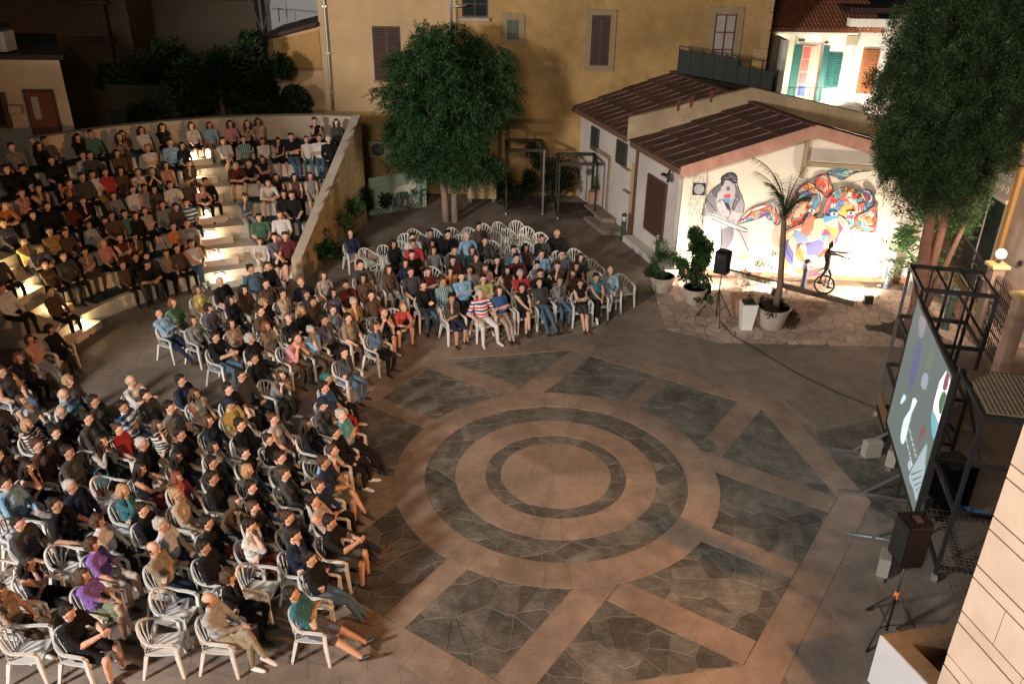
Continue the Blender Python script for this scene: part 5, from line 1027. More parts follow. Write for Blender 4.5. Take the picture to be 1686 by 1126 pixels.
for u in (.08, .55, .97):
    q = sdv*((u-.5)*SW); obj('foot_bar', MB().bar(q+snv*1.0+Vector((0, 0, .05)), q-snv*.3+Vector((0, 0, .05)), .05, .05), steel, ft); obj('upright', MB().bar(q-snv*.06+Vector((0, 0, .08)), q-snv*.06+Vector((0, 0, 3.4)), .05, .05, up=td), steel if u > .9 else black, ft); obj('stay', MB().bar(q+snv*.55+Vector((0, 0, .08)), q-snv*.04+Vector((0, 0, .62)), .035, .035), steel, ft)
lamp('screen_glow', 'AREA', S0.lerp(S1, .5)+snv*.1+Vector((0, 0, 1.4)), 14, (.8, .95, 1.0), S0.lerp(S1, .5)+snv*5+Vector((0, 0, 0.8)), size=2.2)
# ------------------------------------------------------------------ two wheeled empty frames before the yellow wall
def cart(loc, rz, w_, d_, h, label, hood):
    c = empty('wheeled_frame', loc, label, 'frame', 'wheeled frames parked by the yellow wall', rz=rz); P = [(-w_/2, -d_/2), (w_/2, -d_/2), (w_/2, d_/2), (-w_/2, d_/2)]; fm = mat('frame_brown', (.028, .022, .018), .5, .1, 6, .05)
    for i, (x, y) in enumerate(P): obj('post', MB().bar((x, y, .12), (x, y, h), .065, .065, up=(1, 0, 0)), steel if (i == 1 and hood) else fm, c); obj('castor', MB().tube([(x-.03, y, .06), (x+.03, y, .06)], .06, 10), galv, c)
    for z in (.16, h-.03):
        for i in range(4):
            a_, b_ = Vector((*P[i], z)), Vector((*P[(i+1) % 4], z)); d = (b_-a_).normalized()*.026; obj('rail', MB().bar(a_+d, b_-d, .09, .10), fm, c)
    obj('base_board', MB().box(-w_/2+.03, w_/2-.03, -d_/2+.03, d_/2-.03, .2, .23), mat('board_brown', (.05, .028, .022), .7, .2, 4, .1), c)
    for x in (-.1, .1): obj('base_rail', MB().bar((x, -d_/2+.04, .26), (x+.4, -d_/2+.3, .26), .02, .02), steel, c)
    return c
cart((-.55, 17.05, 0), 0.03, 1.35, 1.5, 2.45, 'dark wheeled frame with one shiny post, left of its twin', True); cart((1.35, 16.55, 0), 0.02, 1.35, 1.4, 2.1, 'dark wheeled frame standing nearest the hut wall', False)
# ------------------------------------------------------------------ banner
bo = Vector((-5.95, 16.1, .0)); bdir = Vector((.85, .52, 0)).normalized(); bnn = Vector((bdir.y, -bdir.x, 0))
bnr = empty('printed_banner', bo, 'pale green printed banner with dark lettering and arches, half hidden by the tree', 'banner')
bgm = mat('banner_green', (.26, .34, .27), .8, .08, 3, 0); bk = mat('banner_ink', (.03, .06, .05), .8, .1, 4, 0); bc_ = mat('banner_cream', (.62, .58, .46), .8, .05, 4, 0)
bang = math.degrees(math.atan2(bdir.y, bdir.x))
def bq(px, py, o=0.0): s, z = PL(px, py, (bo.x, bo.y), bang); return bdir*s+bnn*o+Vector((0, 0, z))
def Z5(l): return [(600+x/11.26, 270+y/11.26) for x, y in l]
bl = [.012]
def bsh(pts, m, sm=False):
    bl[0] += .0006; p = smoothp(pts, 4) if sm else pts; obj('print', MB().add([bq(*q, bl[0]) for q in p], [tuple(range(len(p)))]), m, bnr, recalc=False)
P4_ = [bq(*q) for q in Z5([(80, 270), (1150, 90), (1150, 820), (85, 1080)])]; obj('cloth', MB().hexa([P4_[3], P4_[2], P4_[2]-bnn*.02, P4_[3]-bnn*.02, P4_[0], P4_[1], P4_[1]-bnn*.02, P4_[0]-bnn*.02]), bgm, bnr)
bsh(Z5([(540, 570), (560, 480), (640, 420), (800, 370), (900, 290), (950, 330), (960, 420), (940, 520), (870, 560), (800, 550), (700, 520), (620, 560)]), bc_, True)
for i in range(7): x = 820+i*18; bsh(Z5([(x, 270), (x+9, 268), (x+16+i*2, 130+abs(i-3)*12), (x+6+i*2, 132+abs(i-3)*12)]), bc_)
bsh(Z5([(560, 640), (620, 540), (740, 510), (830, 560), (860, 700), (850, 760), (560, 800)]), mat('banner_dark', (.12, .19, .15), .8, .1, 4, 0), True)
bsh(Z5([(725, 780), (725, 690), (752, 640), (780, 690), (780, 775)]), bc_); bsh(Z5([(910, 740), (912, 670), (935, 625), (958, 670), (958, 728)]), bc_)
for i in range(5): x = 820+i*18; bsh(Z5([(x, 750), (x+8, 748), (x+8+i*3, 570), (x+i*3, 572)]), bc_)
bsh(Z5([(1025, 480), (1130, 450), (1130, 480), (1075, 500), (1070, 780), (1030, 785)]), bk); bsh(Z5([(825, 440), (870, 480), (980, 430), (930, 500), (1000, 540), (920, 590), (880, 560)]), bk)
def btext(txt, px, py, hpx):
    cu = bpy.data.curves.new('lettering', 'FONT'); cu.body = txt; cu.size = 1.0; cu.extrude = .002
    o = bpy.data.objects.new('lettering', cu); COL.objects.link(o); dg = bpy.context.evaluated_depsgraph_get(); me = bpy.data.meshes.new_from_object(o.evaluated_get(dg)); bpy.data.objects.remove(o)
    t = bpy.data.objects.new('lettering', me); COL.objects.link(t); me.materials.clear(); me.materials.append(bk); t.parent = bnr
    p = bq(px, py, .03); s = hpx/36.0/.7; t.matrix_local = Matrix(((bdir.x*s, 0, bnn.x, p.x), (bdir.y*s, 0, bnn.y, p.y), (0, s, 0, p.z), (0, 0, 0, 1)))
btext('ΑΡΤΕΛΟΝΟ', 632, 331, 8); btext('ΜΑΣ ΣΤΟΥΣ', 626, 341, 8); btext('ΟΟΤ ΙΩΝΙΚΟΣ', 618, 353, 7)
# ------------------------------------------------------------------ right side: garden wall, iron fence, gate, house
RW0, RW1 = Vector((12.15, 10.1, 0)), Vector((11.0, 4.3, 0)); rd = (RW1-RW0); RL = rd.length; rd.normalize(); rn = Vector((rd.y, -rd.x, 0)); 
if rn.x > 0: rn = -rn
gwl = empty('garden_wall', RW0, 'low pink garden wall carrying an iron fence on the right', 'wall'); pkw = mat('pink_wall', (.45, .30, .23), .85, .1, 3, .2, stain=.2)
obj('wall_body', MB().hexa([p+Vector((0, 0, z)) for z in (0, .75) for p in (rn*.12, rd*3.9+rn*.12, rd*3.9-rn*.12, rn*-.12)]), pkw, gwl); obj('coping', MB().bar(Vector((0, 0, .78)), rd*3.92+Vector((0, 0, .78)), .32, .06), mat('yellow_cope', (.45, .33, .14), .8, .1, 4, .1), gwl)
for k in range(6): obj('groove', MB().bar(rn*.122+Vector((0, 0, .1+k*.11)), rd*3.9+rn*.122+Vector((0, 0, .1+k*.11)), .006, .012), M['red_band'], gwl)
iron = mat('iron', (.03, .028, .026), .55, .15, 8, .1)
fe = empty('iron_fence', RW0+Vector((0, 0, .81)), 'ornate black iron fence with spear tips on the pink wall', 'fence')
for k in range(33):
    q = rd*(.06+k*.118); obj('picket', MB().tube([q, q+Vector((0, 0, 1.0)), q+Vector((0, 0, 1.05)), q+Vector((0, 0, 1.16))], [.011, .011, .024, .002], 6), iron, fe)
for z in (.12, .82): obj('rail', MB().bar(Vector((0, 0, z)), rd*3.9+Vector((0, 0, z)), .03, .03), iron, fe)
for k in range(16):
    c = rd*(.18+k*.236)+Vector((0, 0, .46)); V = [c+rd*.085*math.cos(t)+Vector((0, 0, .22*math.sin(t))) for t in np.linspace(0, 2*math.pi, 13)]; obj('scroll', MB().tube(V, .008, 5), iron, fe)
gt = empty('iron_gate', RW0+rd*4.0, 'tall black iron gate with curled bars between pink posts', 'gate')
for k in range(15): q = rd*(.06+k*.115); obj('bar', MB().tube([q+Vector((0, 0, .08)), q+Vector((0, 0, 1.95+.18*math.sin(k/14*3.14)))], .012, 6), iron, gt)
for z in (.15, .7, 1.25, 1.85): obj('rail', MB().bar(rd*.03+Vector((0, 0, z)), rd*1.72+Vector((0, 0, z)), .035, .03), iron, gt)
for k in range(7):
    for z in (.42, 1.0, 1.55):
        c = rd*(.17+k*.23)+Vector((0, 0, z)); obj('scroll', MB().tube([c+rd*.08*math.cos(t)+Vector((0, 0, .13*math.sin(t))) for t in np.linspace(0, 2*math.pi, 11)], .008, 5), iron, gt)
for i, q in enumerate((RW0+rd*3.95, RW0+rd*5.95)):
    gp = empty('gate_post', q, ['pink gate post with yellow cap and globe lamp on top', 'pink gate post at the near side of the iron gate'][i], 'gate post'); obj('pillar', MB().box(-.15, .15, -.15, .15, 0, 2.15), (bw_ if False else pkw) if i else mat('shaded_pillar', (.16, .11, .08), .85, .15, 4, .2), gp); obj('cap', MB().prism([(-.22, -.22), (.22, -.22), (.22, .22), (-.22, .22)], 2.151, 2.24, .04), M['yellow_cope'], gp)  # the post under the globe has its shade put into the pillar colour
gb_ = empty('globe_lamp', RW0+rd*3.95+Vector((0, 0, 2.26)), 'white glass globe lamp on the yellow capped gate post', 'lamp'); obj('globe', MB().ell((0, 0, .23), (.14, .14, .14), 16, 10), mat('globe_white', (.75, .75, .72), .25, 0, bump=0, emit=(1, .95, .9), estr=.12), gb_, smooth=True); obj('neck', MB().tube([(0, 0, 0), (0, 0, .1)], .05, 10), black, gb_)
hy = empty('hydrant_post', (10.9, 7.0, 0), 'dark green post with a rounded head standing behind the scaffold', 'post'); obj('body', MB().lathe((0, 0, 0), [(.12, 0), (.10, .1), (.08, .9), (.12, .95), (.12, 1.15), (.08, 1.25), (.01, 1.3)], 14), grn, hy); obj('label_plate', MB().box(-.11, -.1, -.04, .04, .98, 1.12), lampg, hy)
rh = empty('beige_house', (13.7, 10.8, 0), 'old beige house with a double door and carved fanlight at the right edge', 'house')
bw_ = mat('beige_wall', (.42, .33, .26), .85, .08, 2, .15, stain=.15); yt = mat('yellow_trim', (.50, .30, .10), .75, .1, 4, .1)
obj('wall', MB().box(0, 5, -9, 3.2, 0, 9), bw_, rh); obj('plinth', MB().box(-.08, -.001, -9, 3.2, 0, .5), pkw, rh)
RY = lambda px, py: (lambda r: (r[0], r[1]))(PL(px, py, (13.7, 0), 90))
ya, za = RY(1608, 345); yb2, _ = RY(1662, 345); yb2 = min(yb2, ya-1.3); zt = 2.55
dw = obj('door_surround', MB().box(-.12, -.001, yb2-.22-10.8, ya+.22-10.8, 0, zt+1.15), yt, rh); obj('reveal', MB().box(-.125, -.121, yb2-.03-10.8, ya+.03-10.8, 0, zt+.95), mat('reveal_grey', (.5, .46, .42), .8, .05, 4, .05), dw)
obj('door_lintel', MB().box(-.2, -.126, yb2-.05-10.8, ya+.05-10.8, zt, zt+.12), whitep, rh)
for k in range(2): a_ = yb2+(ya-yb2)*k/2-10.8; obj('door', MB().box(-.15, -.126, a_+.03, a_+(ya-yb2)/2-.03, .05, zt-.02), mat('door_green', (.03, .045, .038), .4, .1, 5, 0), rh)
obj('door_mullion', MB().box(-.165, -.126, (ya+yb2)/2-10.8-.028, (ya+yb2)/2-10.8+.028, .05, zt-.02), whitep, rh)
for k in range(6):
    for j in range(2):
        c = Vector((-.14, yb2-10.8+(ya-yb2)*(k+.5)/6, zt+.35+j*.36)); obj('scroll', MB().tube([c+Vector((0, .10*math.cos(t)*(1-t/9), .15*math.sin(t)*(1-t/9))) for t in np.linspace(0, 8, 16)], .012, 5), whitep, rh)
obj('cornice', MB().box(-.25, -.001, -9, 3.2, 4.2, 4.4), yt, rh)
for y in (-4.2, 1.6): obj('pilaster', MB().box(-.14, -.002, y, y+.35, .5, 4.19), yt, rh)
for k in range(4): z = 1.2+k*.9; obj('hinge', MB().box(-.2, -.126, -2.0-.1, -2.0, z, z+.15), iron, rh)
lamp('gate_lamp', 'SPOT', (10.9, 3.2, 4.2), 2400, (1.0, .74, .58), (13.7, 9.4, 2.0), size=.3, spot=95, blend=.8)
# ================================================================== CHAIRS
def chair_proto():
    c = empty('plastic_chair', (0, 0, -50)); 
    s = MB(); n = 8; V = []
    for i in range(n+1):
        for j in range(n+1):
            x = -.21+.44*i/n; y = (-.5+j/n)*(.40+.06*i/n); z = .435-.018*math.cos((j/n-.5)*3.0)-.012*math.sin(i/n*3.14)+(.012 if i == n else 0)*-1; V.append((x, y, z))
    F_ = [(i*(n+1)+j, (i+1)*(n+1)+j, (i+1)*(n+1)+j+1, i*(n+1)+j+1) for i in range(n) for j in range(n)]; m_ = len(V); V += [(x, y, z-.02) for x, y, z in V]; F_ += [tuple(reversed([m_+k for k in f])) for f in F_[:n*n]]
    per = [(0, j) for j in range(n)]+[(i, n) for i in range(n)]+[(n, j) for j in range(n, 0, -1)]+[(i, 0) for i in range(n, 0, -1)]
    for a, b in zip(per, per[1:]+per[:1]): A, B = a[0]*(n+1)+a[1], b[0]*(n+1)+b[1]; F_.append((A, B, m_+B, m_+A))
    s.add(V, F_); s.bar((.225, -.225, .405), (.225, .225, .405), .02, .05); s.bar((-.2, -.2, .405), (-.2, .2, .405), .02, .05)
    obj('seat', s, plastic, c, smooth=False)
    # rail: arm, round the back, arm
    def arch(t):      # t -1..1
        a = t*math.pi/2*1.0; y = .265*math.sin(a); x = -.06-.25*math.cos(a); z = .66+.175*math.cos(a)**1.5 if math.cos(a) > 0 else .66; return Vector((x, y, z))
    bk_ = MB(); P = [arch(-1+2*i/18) for i in range(19)]
    for a, b in zip(P[:-1], P[1:]): bk_.bar(a, b+(b-a)*.08, .03, .034)
    br = obj('backrest', bk_, plastic, c)
    for k in range(7):
        t = (k-3)/3*.78; top = arch(t)-Vector((0, 0, .012)); bot = Vector((-.215-.012*math.cos(t), .052*(k-3), .432)); mid = bot.lerp(top, .5)+Vector((-.018, 0, 0)); m2 = MB(); m2.bar(bot, mid, .026, .012, up=(1, 0, 0)); m2.bar(mid, top, .026, .012, up=(1, 0, 0), w2=.046); obj('slat', m2, plastic, br)
    for s_ in (-1, 1):
        ar = MB(); pts = [Vector((-.07, .265*s_, .665)), Vector((.08, .275*s_, .66)), Vector((.2, .275*s_, .645)), Vector((.245, .27*s_, .61))]
        for a, b in zip(pts[:-1], pts[1:]): ar.bar(a, b+(b-a)*.06, .05, .022)
        obj('armrest', ar, plastic, c)
        fl = MB(); fl.bar((.24, .27*s_, .615), (.235, .262*s_, .42), .045, .05, w2=.05, h2=.055, up=(1, 0, 0)); fl.bar((.235, .262*s_, .42), (.275, .285*s_, 0), .055, .055, w2=.036, h2=.036, up=(1, 0, 0)); obj('leg', fl, plastic, c)
        rl = MB(); rl.bar((-.20, .20*s_, .43), (-.30, .245*s_, 0), .06, .055, w2=.036, h2=.036, up=(1, 0, 0)); obj('leg', rl, plastic, c)
    return c
chair0 = chair_proto(); chair_used = [False]
def put_chair(x, y, rz, label, group, z=0.0):
    c = chair0 if not chair_used[0] else copy_tree(chair0); chair_used[0] = True
    c.location = (x, y, z); c.rotation_euler = (0, 0, rz); tag(c, label, 'chair', group); return c
# ================================================================== PEOPLE
def IK(S, T, l1, l2, pole):
    S, T, pole = Vector(S), Vector(T), Vector(pole); d = T-S; L_ = min(d.length, (l1+l2)*.995); d.normalize(); a = (l1*l1-l2*l2+L_*L_)/(2*L_); h = math.sqrt(max(0, l1*l1-a*a)); p = pole-d*pole.dot(d); p.normalize(); return S+d*a+p*h, S+d*L_
POSES = {  # lean, head pitch, head yaw, (R hand, pole), (L hand, pole), legs [(knee dy, ankle x, ankle y, ankle z, lift)]
 0: dict(lean=10, pit=0, yaw=4, R=((.24, -.13, .60), (0, -.6, -1)), L=((.24, .13, .60), (0, .6, -1)), legs=((-.12, .44, -.13, .075), (.12, .48, .13, .075))),
 1: dict(lean=12, pit=-2, yaw=-4, R=((.07, .12, .80), (.25, -1, -.7)), L=((.09, -.11, .77), (.25, 1, -.7)), legs=((-.12, .62, -.05, .075), (.12, .66, .04, .075))),
 2: dict(lean=9, pit=0, yaw=6, R=((.30, .03, .68), (0, -.6, -1)), L=((.30, .08, .69), (0, .6, -1)), legs=((-.10, .42, -.11, .075), (.0, .62, -.13, .30))),
 3: dict(lean=4, pit=8, yaw=0, R=((.075, -.045, 1.035), (.7, -.4, -1)), L=((.10, -.12, .68), (.2, 1, -.6)), legs=((-.11, .42, -.12, .075), (.11, .36, .14, .075))),
 4: dict(lean=24, pit=-14, yaw=3, R=((.05, .12, .78), (.25, -1, -.7)), L=((.07, -.11, .75), (.25, 1, -.7)), legs=((-.10, .80, -.20, .085), (.14, .84, .06, .085))),
 5: dict(lean=-32, pit=-22, yaw=0, R=((.52, -.03, .66), (.3, -1, -.8)), L=((.52, .04, .66), (.3, 1, -.8)), legs=((-.17, .40, -.20, .075), (.17, .40, .20, .075))),
 6: dict(lean=4, pit=0, yaw=-5, R=((.40, .06, .66), (0, -1, -.5)), L=((.38, -.06, .64), (0, 1, -.5)), legs=((-.10, .30, -.08, .02), (.10, .28, .09, .02)), up=.30),
 7: dict(lean=-22, pit=-14, yaw=4, R=((.30, -.05, .93), (.5, -.5, -1)), L=((.30, .06, .93), (.5, .5, -1)), legs=((-.12, .40, -.13, .075), (.12, .42, .13, .075))),
 8: dict(lean=6, pit=4, yaw=-3, R=((.38, -.06, .86), (0, -.7, -1)), L=((.36, .05, .84), (0, .7, -1)), legs=((-.12, .42, -.12, .075), (.12, .46, .13, .075))),
 9: dict(lean=15, pit=-4, yaw=8, R=((.18, -.27, .68), (-.6, -.5, -.4)), L=((.18, .27, .68), (-.6, .5, -.4)), legs=((-.16, .44, -.17, .075), (.16, .50, .2, .075))),
}
HEADM = {}; BODY = {}
def headprims(add, mt, hc):
    def P(v): return hc+mt@Vector(v)
    E = lambda c, r, tag_: add('e', (P(c), r, mt), tag_)
    E((0, 0, .02), (.098, .080, .101), 0); E((.015, 0, -.045), (.070, .060, .070), 0); E((.028, 0, -.085), (.048, .040, .034), 0)
    E((.098, 0, -.022), (.020, .013, .024), 0); E((.105, 0, -.034), (.016, .016, .011), 0)
    for s in (1, -1): E((.0, .080*s, -.015), (.022, .011, .030), 0); E((.080, .031*s, .006), (.013, .011, .006), 8)
    E((.083, 0, -.066), (.013, .024, .009), 9)
def build_pose(k, fem):
    p = POSES[k]; prims = []
    def add(kind, data, tg): prims.append((kind, data, tg))
    def cap(a, b, r1, r2, tg): add('c', (Vector(a), Vector(b), r1, r2), tg)
    ln_ = R_(p['lean']); t = Vector((-math.sin(ln_), 0, math.cos(ln_))); f = Vector((math.cos(ln_), 0, math.sin(ln_))); H = Vector((0, 0, .535)); up_ = p.get('up', 0)
    mt0 = Matrix((f, Vector((0, 1, 0)), t)).transposed()
    sw_ = .165 if fem else .185; wl = .92 if fem else 1.0
    add('e', (H+Vector((-.01, 0, .0)), (.145, .198 if fem else .185, .12), Matrix.Identity(3)), 4)
    add('e', (H+t*.13+f*.01, (.135*wl, .168*wl, .14), mt0), 1); add('e', (H+t*.22, (.132*wl, .170*wl, .14), mt0), 1); add('e', (H+t*.33+f*.005, (.132, .185*wl, .145), mt0), 1)
    if fem: 
        for s in (1, -1): add('e', (H+t*.335+f*.085+Vector((0, .07*s, 0)), (.05, .06, .055), mt0), 1)
    sh = H+t*.455; cap(sh+Vector((0, -sw_+.03, 0)), sh+Vector((0, sw_-.03, 0)), .068, .068, 1); cap(sh+t*.0, sh+t*.07, .075, .055, 1)
    cap(sh+t*.03, sh+t*.15+f*.015, .054, .05, 0)
    hm = mt0 @ Matrix.Rotation(-R_(0), 3, 'Y'); base = Matrix.Rotation(R_(p['yaw']), 3, 'Z')@Matrix.Rotation(R_(p['pit']), 3, 'Y'); hc = H+t*.665+Vector((.035, 0, .0)) if p['lean'] > -10 else H+t*.66+Vector((.03, 0, .03))
    headprims(add, base, hc); HEADM[(k, fem)] = (base, hc.copy())
    al = .275 if fem else .295; fl = .235 if fem else .255
    for nm, s in (('R', -1), ('L', 1)):
        T, pole = p[nm]; S = sh+Vector((0, sw_*s, -.01)); el, wr = IK(S, T, al, fl, pole); r = 1.02 if fem else 1.2
        cap(S, S.lerp(el, .5), .058*r, .050*r, 2); cap(S.lerp(el, .5), el, .050*r, .042*r, 2 if k % 2 else 2); cap(el, el.lerp(wr, .45), .042*r, .038*r, 3); cap(el.lerp(wr, .45), wr, .038*r, .027*r, 3)
        d = (wr-el).normalized(); side = d.cross(Vector((0, 0, 1))); side = side.normalized() if side.length > .1 else Vector((0, 1, 0)); nn = side.cross(d)
        if nn.z > 0: nn = -nn
        if k == 3 and s == -1: nn = Vector((-1, 0, 0)); side = d.cross(nn).normalized()
        if k in (5, 8): nn = Vector((0, -s, 0)); side = d.cross(nn).normalized()
        mh = Matrix((d, side, nn)).transposed(); pc_ = wr+d*.045; add('e', (pc_, (.048, .042, .019), mh), 0)
        for q in range(4):
            o_ = (q-1.5)*.023; b0 = wr+d*.078+side*o_; l1 = (.036, .042, .040, .030)[q]; m1 = b0+d*l1*.9+nn*l1*.35; m2 = m1+d*l1*.4+nn*l1*.75; cap(b0-d*.012, m1, .0098, .009, 0); cap(m1, m2, .009, .0078, 0)
        ts = 1 if (side.y*s < 0) else -1; tb_ = wr+d*.025+side*.03*ts; cap(tb_, tb_+side*.028*ts+d*.03, .013, .0105, 0); cap(tb_+side*.028*ts+d*.03, tb_+side*.022*ts+d*.06+nn*.012, .0105, .009, 0)
    for i, s in enumerate((-1, 1)):
        kdy, ax, ay, az = p['legs'][i]; hp_ = H+Vector((.02, .085*s, -.01)); ank = Vector((ax, ay, az)); kn, ank = IK(hp_, ank, .42, .41, Vector((.35, (kdy-.085*s)*1.2, 1.0)))
        r = 1.16
        cap(hp_, hp_.lerp(kn, .45), .092*r, .080*r, 4); cap(hp_.lerp(kn, .45), hp_.lerp(kn, .82), .080*r, .066*r, 5); cap(hp_.lerp(kn, .82), kn, .066, .058, 10); cap(kn, kn.lerp(ank, .35), .058, .054, 6); cap(kn.lerp(ank, .35), ank, .054, .036, 6)
        fd = Vector((1, .25*s, 0)).normalized(); fd.z = .0
        if az > .2: fd = Vector((.75, -.1, -.45)).normalized()
        elif p['lean'] > 20: fd = Vector((.62, .1*s, .5)).normalized()
        dn = Vector((0, 0, -1))
        cap(ank+Vector((-.02, 0, -.03))+dn*.0, ank+fd*.13+Vector((0, 0, -.042)), .040, .034, 7); cap(ank+fd*.13+Vector((0, 0, -.042)), ank+fd*.185+Vector((0, 0, -.046)), .034, .026, 7)
    mb = MB()
    for kind, dta, tg in prims:
        if kind == 'c':
            a, b, r1, r2 = dta; d = b-a; L_ = d.length; 
            if L_ < 1e-4: continue
            d.normalize(); nR = 10 if max(r1, r2) > .02 else 7
            mb.tube([a-d*r1*.95, a-d*r1*.6, a, b, b+d*r2*.6, b+d*r2*.95], [r1*.3, r1*.8, r1, r2, r2*.8, r2*.3], nR)
        else: c, r, m_ = dta; mb.ell(c, r, 14, 10, m_.to_3x3() if m_ else None)
    me = remesh_mesh(mb, .0105, 'person_body', .42, 2)
    nf = len(me.polygons); cen = np.zeros(nf*3); me.polygons.foreach_get('center', cen); cen = cen.reshape(-1, 3); best = np.full(nf, 1e9); tg_ = np.zeros(nf, int)
    for kind, dta, tg in prims:
        if kind == 'c':
            a, b, r1, r2 = dta; a_, b_ = np.array(a), np.array(b); ab = b_-a_; tt = np.clip(((cen-a_)@ab)/(ab@ab+1e-12), 0, 1); ds = np.linalg.norm(cen-(a_+tt[:, None]*ab), axis=1)-(r1+(r2-r1)*tt)
        else:
            c, r, m_ = dta; q = (cen-np.array(c))@np.array(m_.to_3x3()); nr = np.linalg.norm(q/np.array(r), axis=1); ds = (nr-1)*min(r); 
            if tg in (8, 9): ds = ds-.003
        m_ = ds < best; best[m_] = ds[m_]; tg_[m_] = tg
    nv = len(me.vertices); co = np.zeros(nv*3); me.vertices.foreach_get('co', co); co = co.reshape(-1, 3); no = np.zeros(nv*3); me.vertices.foreach_get('normal', no); no = no.reshape(-1, 3)
    vt = np.zeros(nv, int)
    for pl in me.polygons: 
        for vi in pl.vertices: vt[vi] = tg_[pl.index]
    cloth = np.isin(vt, (1, 2, 3, 4, 5, 10, 6))
    for i in np.nonzero(cloth)[0]:
        c = co[i]; n1 = noise.noise(Vector((c[0]*9, c[1]*9+k*3, c[2]*24))); n2 = noise.noise(Vector((c[0]*26+5, c[1]*22, c[2]*40))); co[i] = c+no[i]*((abs(n1)-.25)*.022+n2*.005)*(1.0 if vt[i] in (1, 2, 4) else .6)
    me.vertices.foreach_set('co', co.ravel())
    me.materials.clear()
    for _ in range(11): me.materials.append(skinm[0])
    me.polygons.foreach_set('material_index', tg_.astype(np.int32)); me.polygons.foreach_set('use_smooth', [True]*nf); me.update()
    return me
skinm = [mat('skin_light', (.58, .35, .25), .55, .05, 8, .05), mat('skin_olive', (.50, .30, .20), .55, .05, 8, .05), mat('skin_tan', (.40, .23, .15), .55, .05, 8, .05), mat('skin_fair', (.58, .36, .27), .55, .05, 8, .05)]
eyem = mat('eye_dark', (.03, .02, .015), .3, 0, bump=0); lipm = mat('lip', (.32, .12, .09), .5, 0, bump=0)
def bodymesh(k, fem):
    if (k, fem) not in BODY: BODY[(k, fem)] = build_pose(k, fem)
    return BODY[(k, fem)]
HAIR = {}
def hairmesh(st):
    if st in HAIR: return HAIR[st]
    mb = MB(); g = random.Random(ord(st)); E = lambda c, r: mb.ell(c, r, 14, 9)
    if st in 'sluwph': E((-.030, 0, .048), (.093, .089, .088)); E((-.045, 0, .0), (.070, .084, .080)); E((.028, 0, .094), (.056, .066, .036))
    if st == 's':
        for i in range(26): a = g.uniform(-2.2, 2.2)+3.14; E((-.02+.075*math.cos(a), .07*math.sin(a), .06+g.uniform(-.04, .05)), (.022, .022, .02))
    if st == 'l':
        for y in (-.075, -.04, 0, .04, .075): mb.tube([(-.055, y, .03), (-.085, y*1.15, -.08), (-.085, y*1.25, -.19), (-.075, y*1.2, -.28-.02*g.random())], [.05, .046, .04, .018], 9)
        for s in (-1, 1): mb.tube([(.03, .07*s, .06), (.015, .092*s, -.02), (.02, .088*s, -.13), (.03, .08*s, -.22)], [.03, .026, .026, .012], 8)
    if st == 'h':    # bob
        for i in range(11): a = R_(70+22*i); mb.tube([(-.02+.07*math.cos(a), .07*math.sin(a), .04), (-.02+.088*math.cos(a), .096*math.sin(a), -.04), (-.02+.080*math.cos(a), .09*math.sin(a), -.115)], [.034, .030, .02], 8)
    if st == 'u': E((-.105, 0, .075), (.048, .05, .046))
    if st == 'p': mb.tube([(-.09, 0, .06), (-.15, 0, .03), (-.155, 0, -.08), (-.13, 0, -.18)], [.025, .034, .03, .01], 9)
    if st == 'c':
        for i in range(90):
            v = Vector((g.gauss(0, 1), g.gauss(0, 1), g.gauss(0, 1))).normalized()
            if v.x > .45 and v.z < .45: continue
            if v.z < -.75: continue
            E((-.02+v.x*.095, v.y*.098, .02+v.z*.105), (.032, .032, .032))
        E((-.02, 0, .04), (.1, .09, .09))
    if st == 'w':    # full grey, brushed
        for i in range(34):
            v = Vector((g.gauss(0, 1), g.gauss(0, 1), g.gauss(0, 1))).normalized()
            if v.x > .3 or v.z < -.4: continue
            E((-.02+v.x*.085, v.y*.083, .03+v.z*.085), (.03, .03, .025))
    if st == 'b':    # fringe round a bald crown
        for i in range(13): a = R_(80+200*i/12); mb.tube([(-.01+.082*math.cos(a), .072*math.sin(a), .03), (-.01+.082*math.cos(a), .074*math.sin(a), -.05)], [.022, .016], 8)
    me = remesh_mesh(mb, .0085, 'hair', .5, 1); me.materials.clear(); me.materials.append(eyem); me.polygons.foreach_set('use_smooth', [True]*len(me.polygons)); 
    for v in me.vertices:
        c = v.co; v.co = c+c.normalized()*(abs(noise.noise(Vector((c.x*22, c.y*60, c.z*16))))-.2)*.020
    HAIR[st] = me; return me
def capmesh():
    if 'K' in HAIR: return HAIR['K']
    mb = MB(); mb.ell((-.012, 0, .055), (.108, .094, .082), 16, 10); mb.hexa([(.06, -.07, .045), (.185, -.045, .03), (.185, .045, .03), (.06, .07, .045), (.06, -.07, .058), (.185, -.045, .04), (.185, .045, .04), (.06, .07, .058)]); me = remesh_mesh(mb, .009, 'cap', .5, 1); me.materials.clear(); me.materials.append(eyem); HAIR['K'] = me; return me
haircol = {'d': ('dark', mat('hair_dark', (.018, .012, .009), .55, .3, 30, .5, bscale=70)), 'b': ('brown', mat('hair_brown', (.06, .032, .018), .55, .3, 30, .5, bscale=70)), 'y': ('blond', mat('hair_blond', (.34, .21, .10), .55, .25, 30, .5, bscale=70)), 'g': ('grey', mat('hair_grey', (.38, .36, .34), .6, .25, 30, .5, bscale=70)), 'r': ('reddish', mat('hair_red', (.15, .045, .025), .55, .3, 30, .5, bscale=70)), 't': ('teal', mat('hair_teal', (.01, .12, .11), .6, .2, 30, .3))}
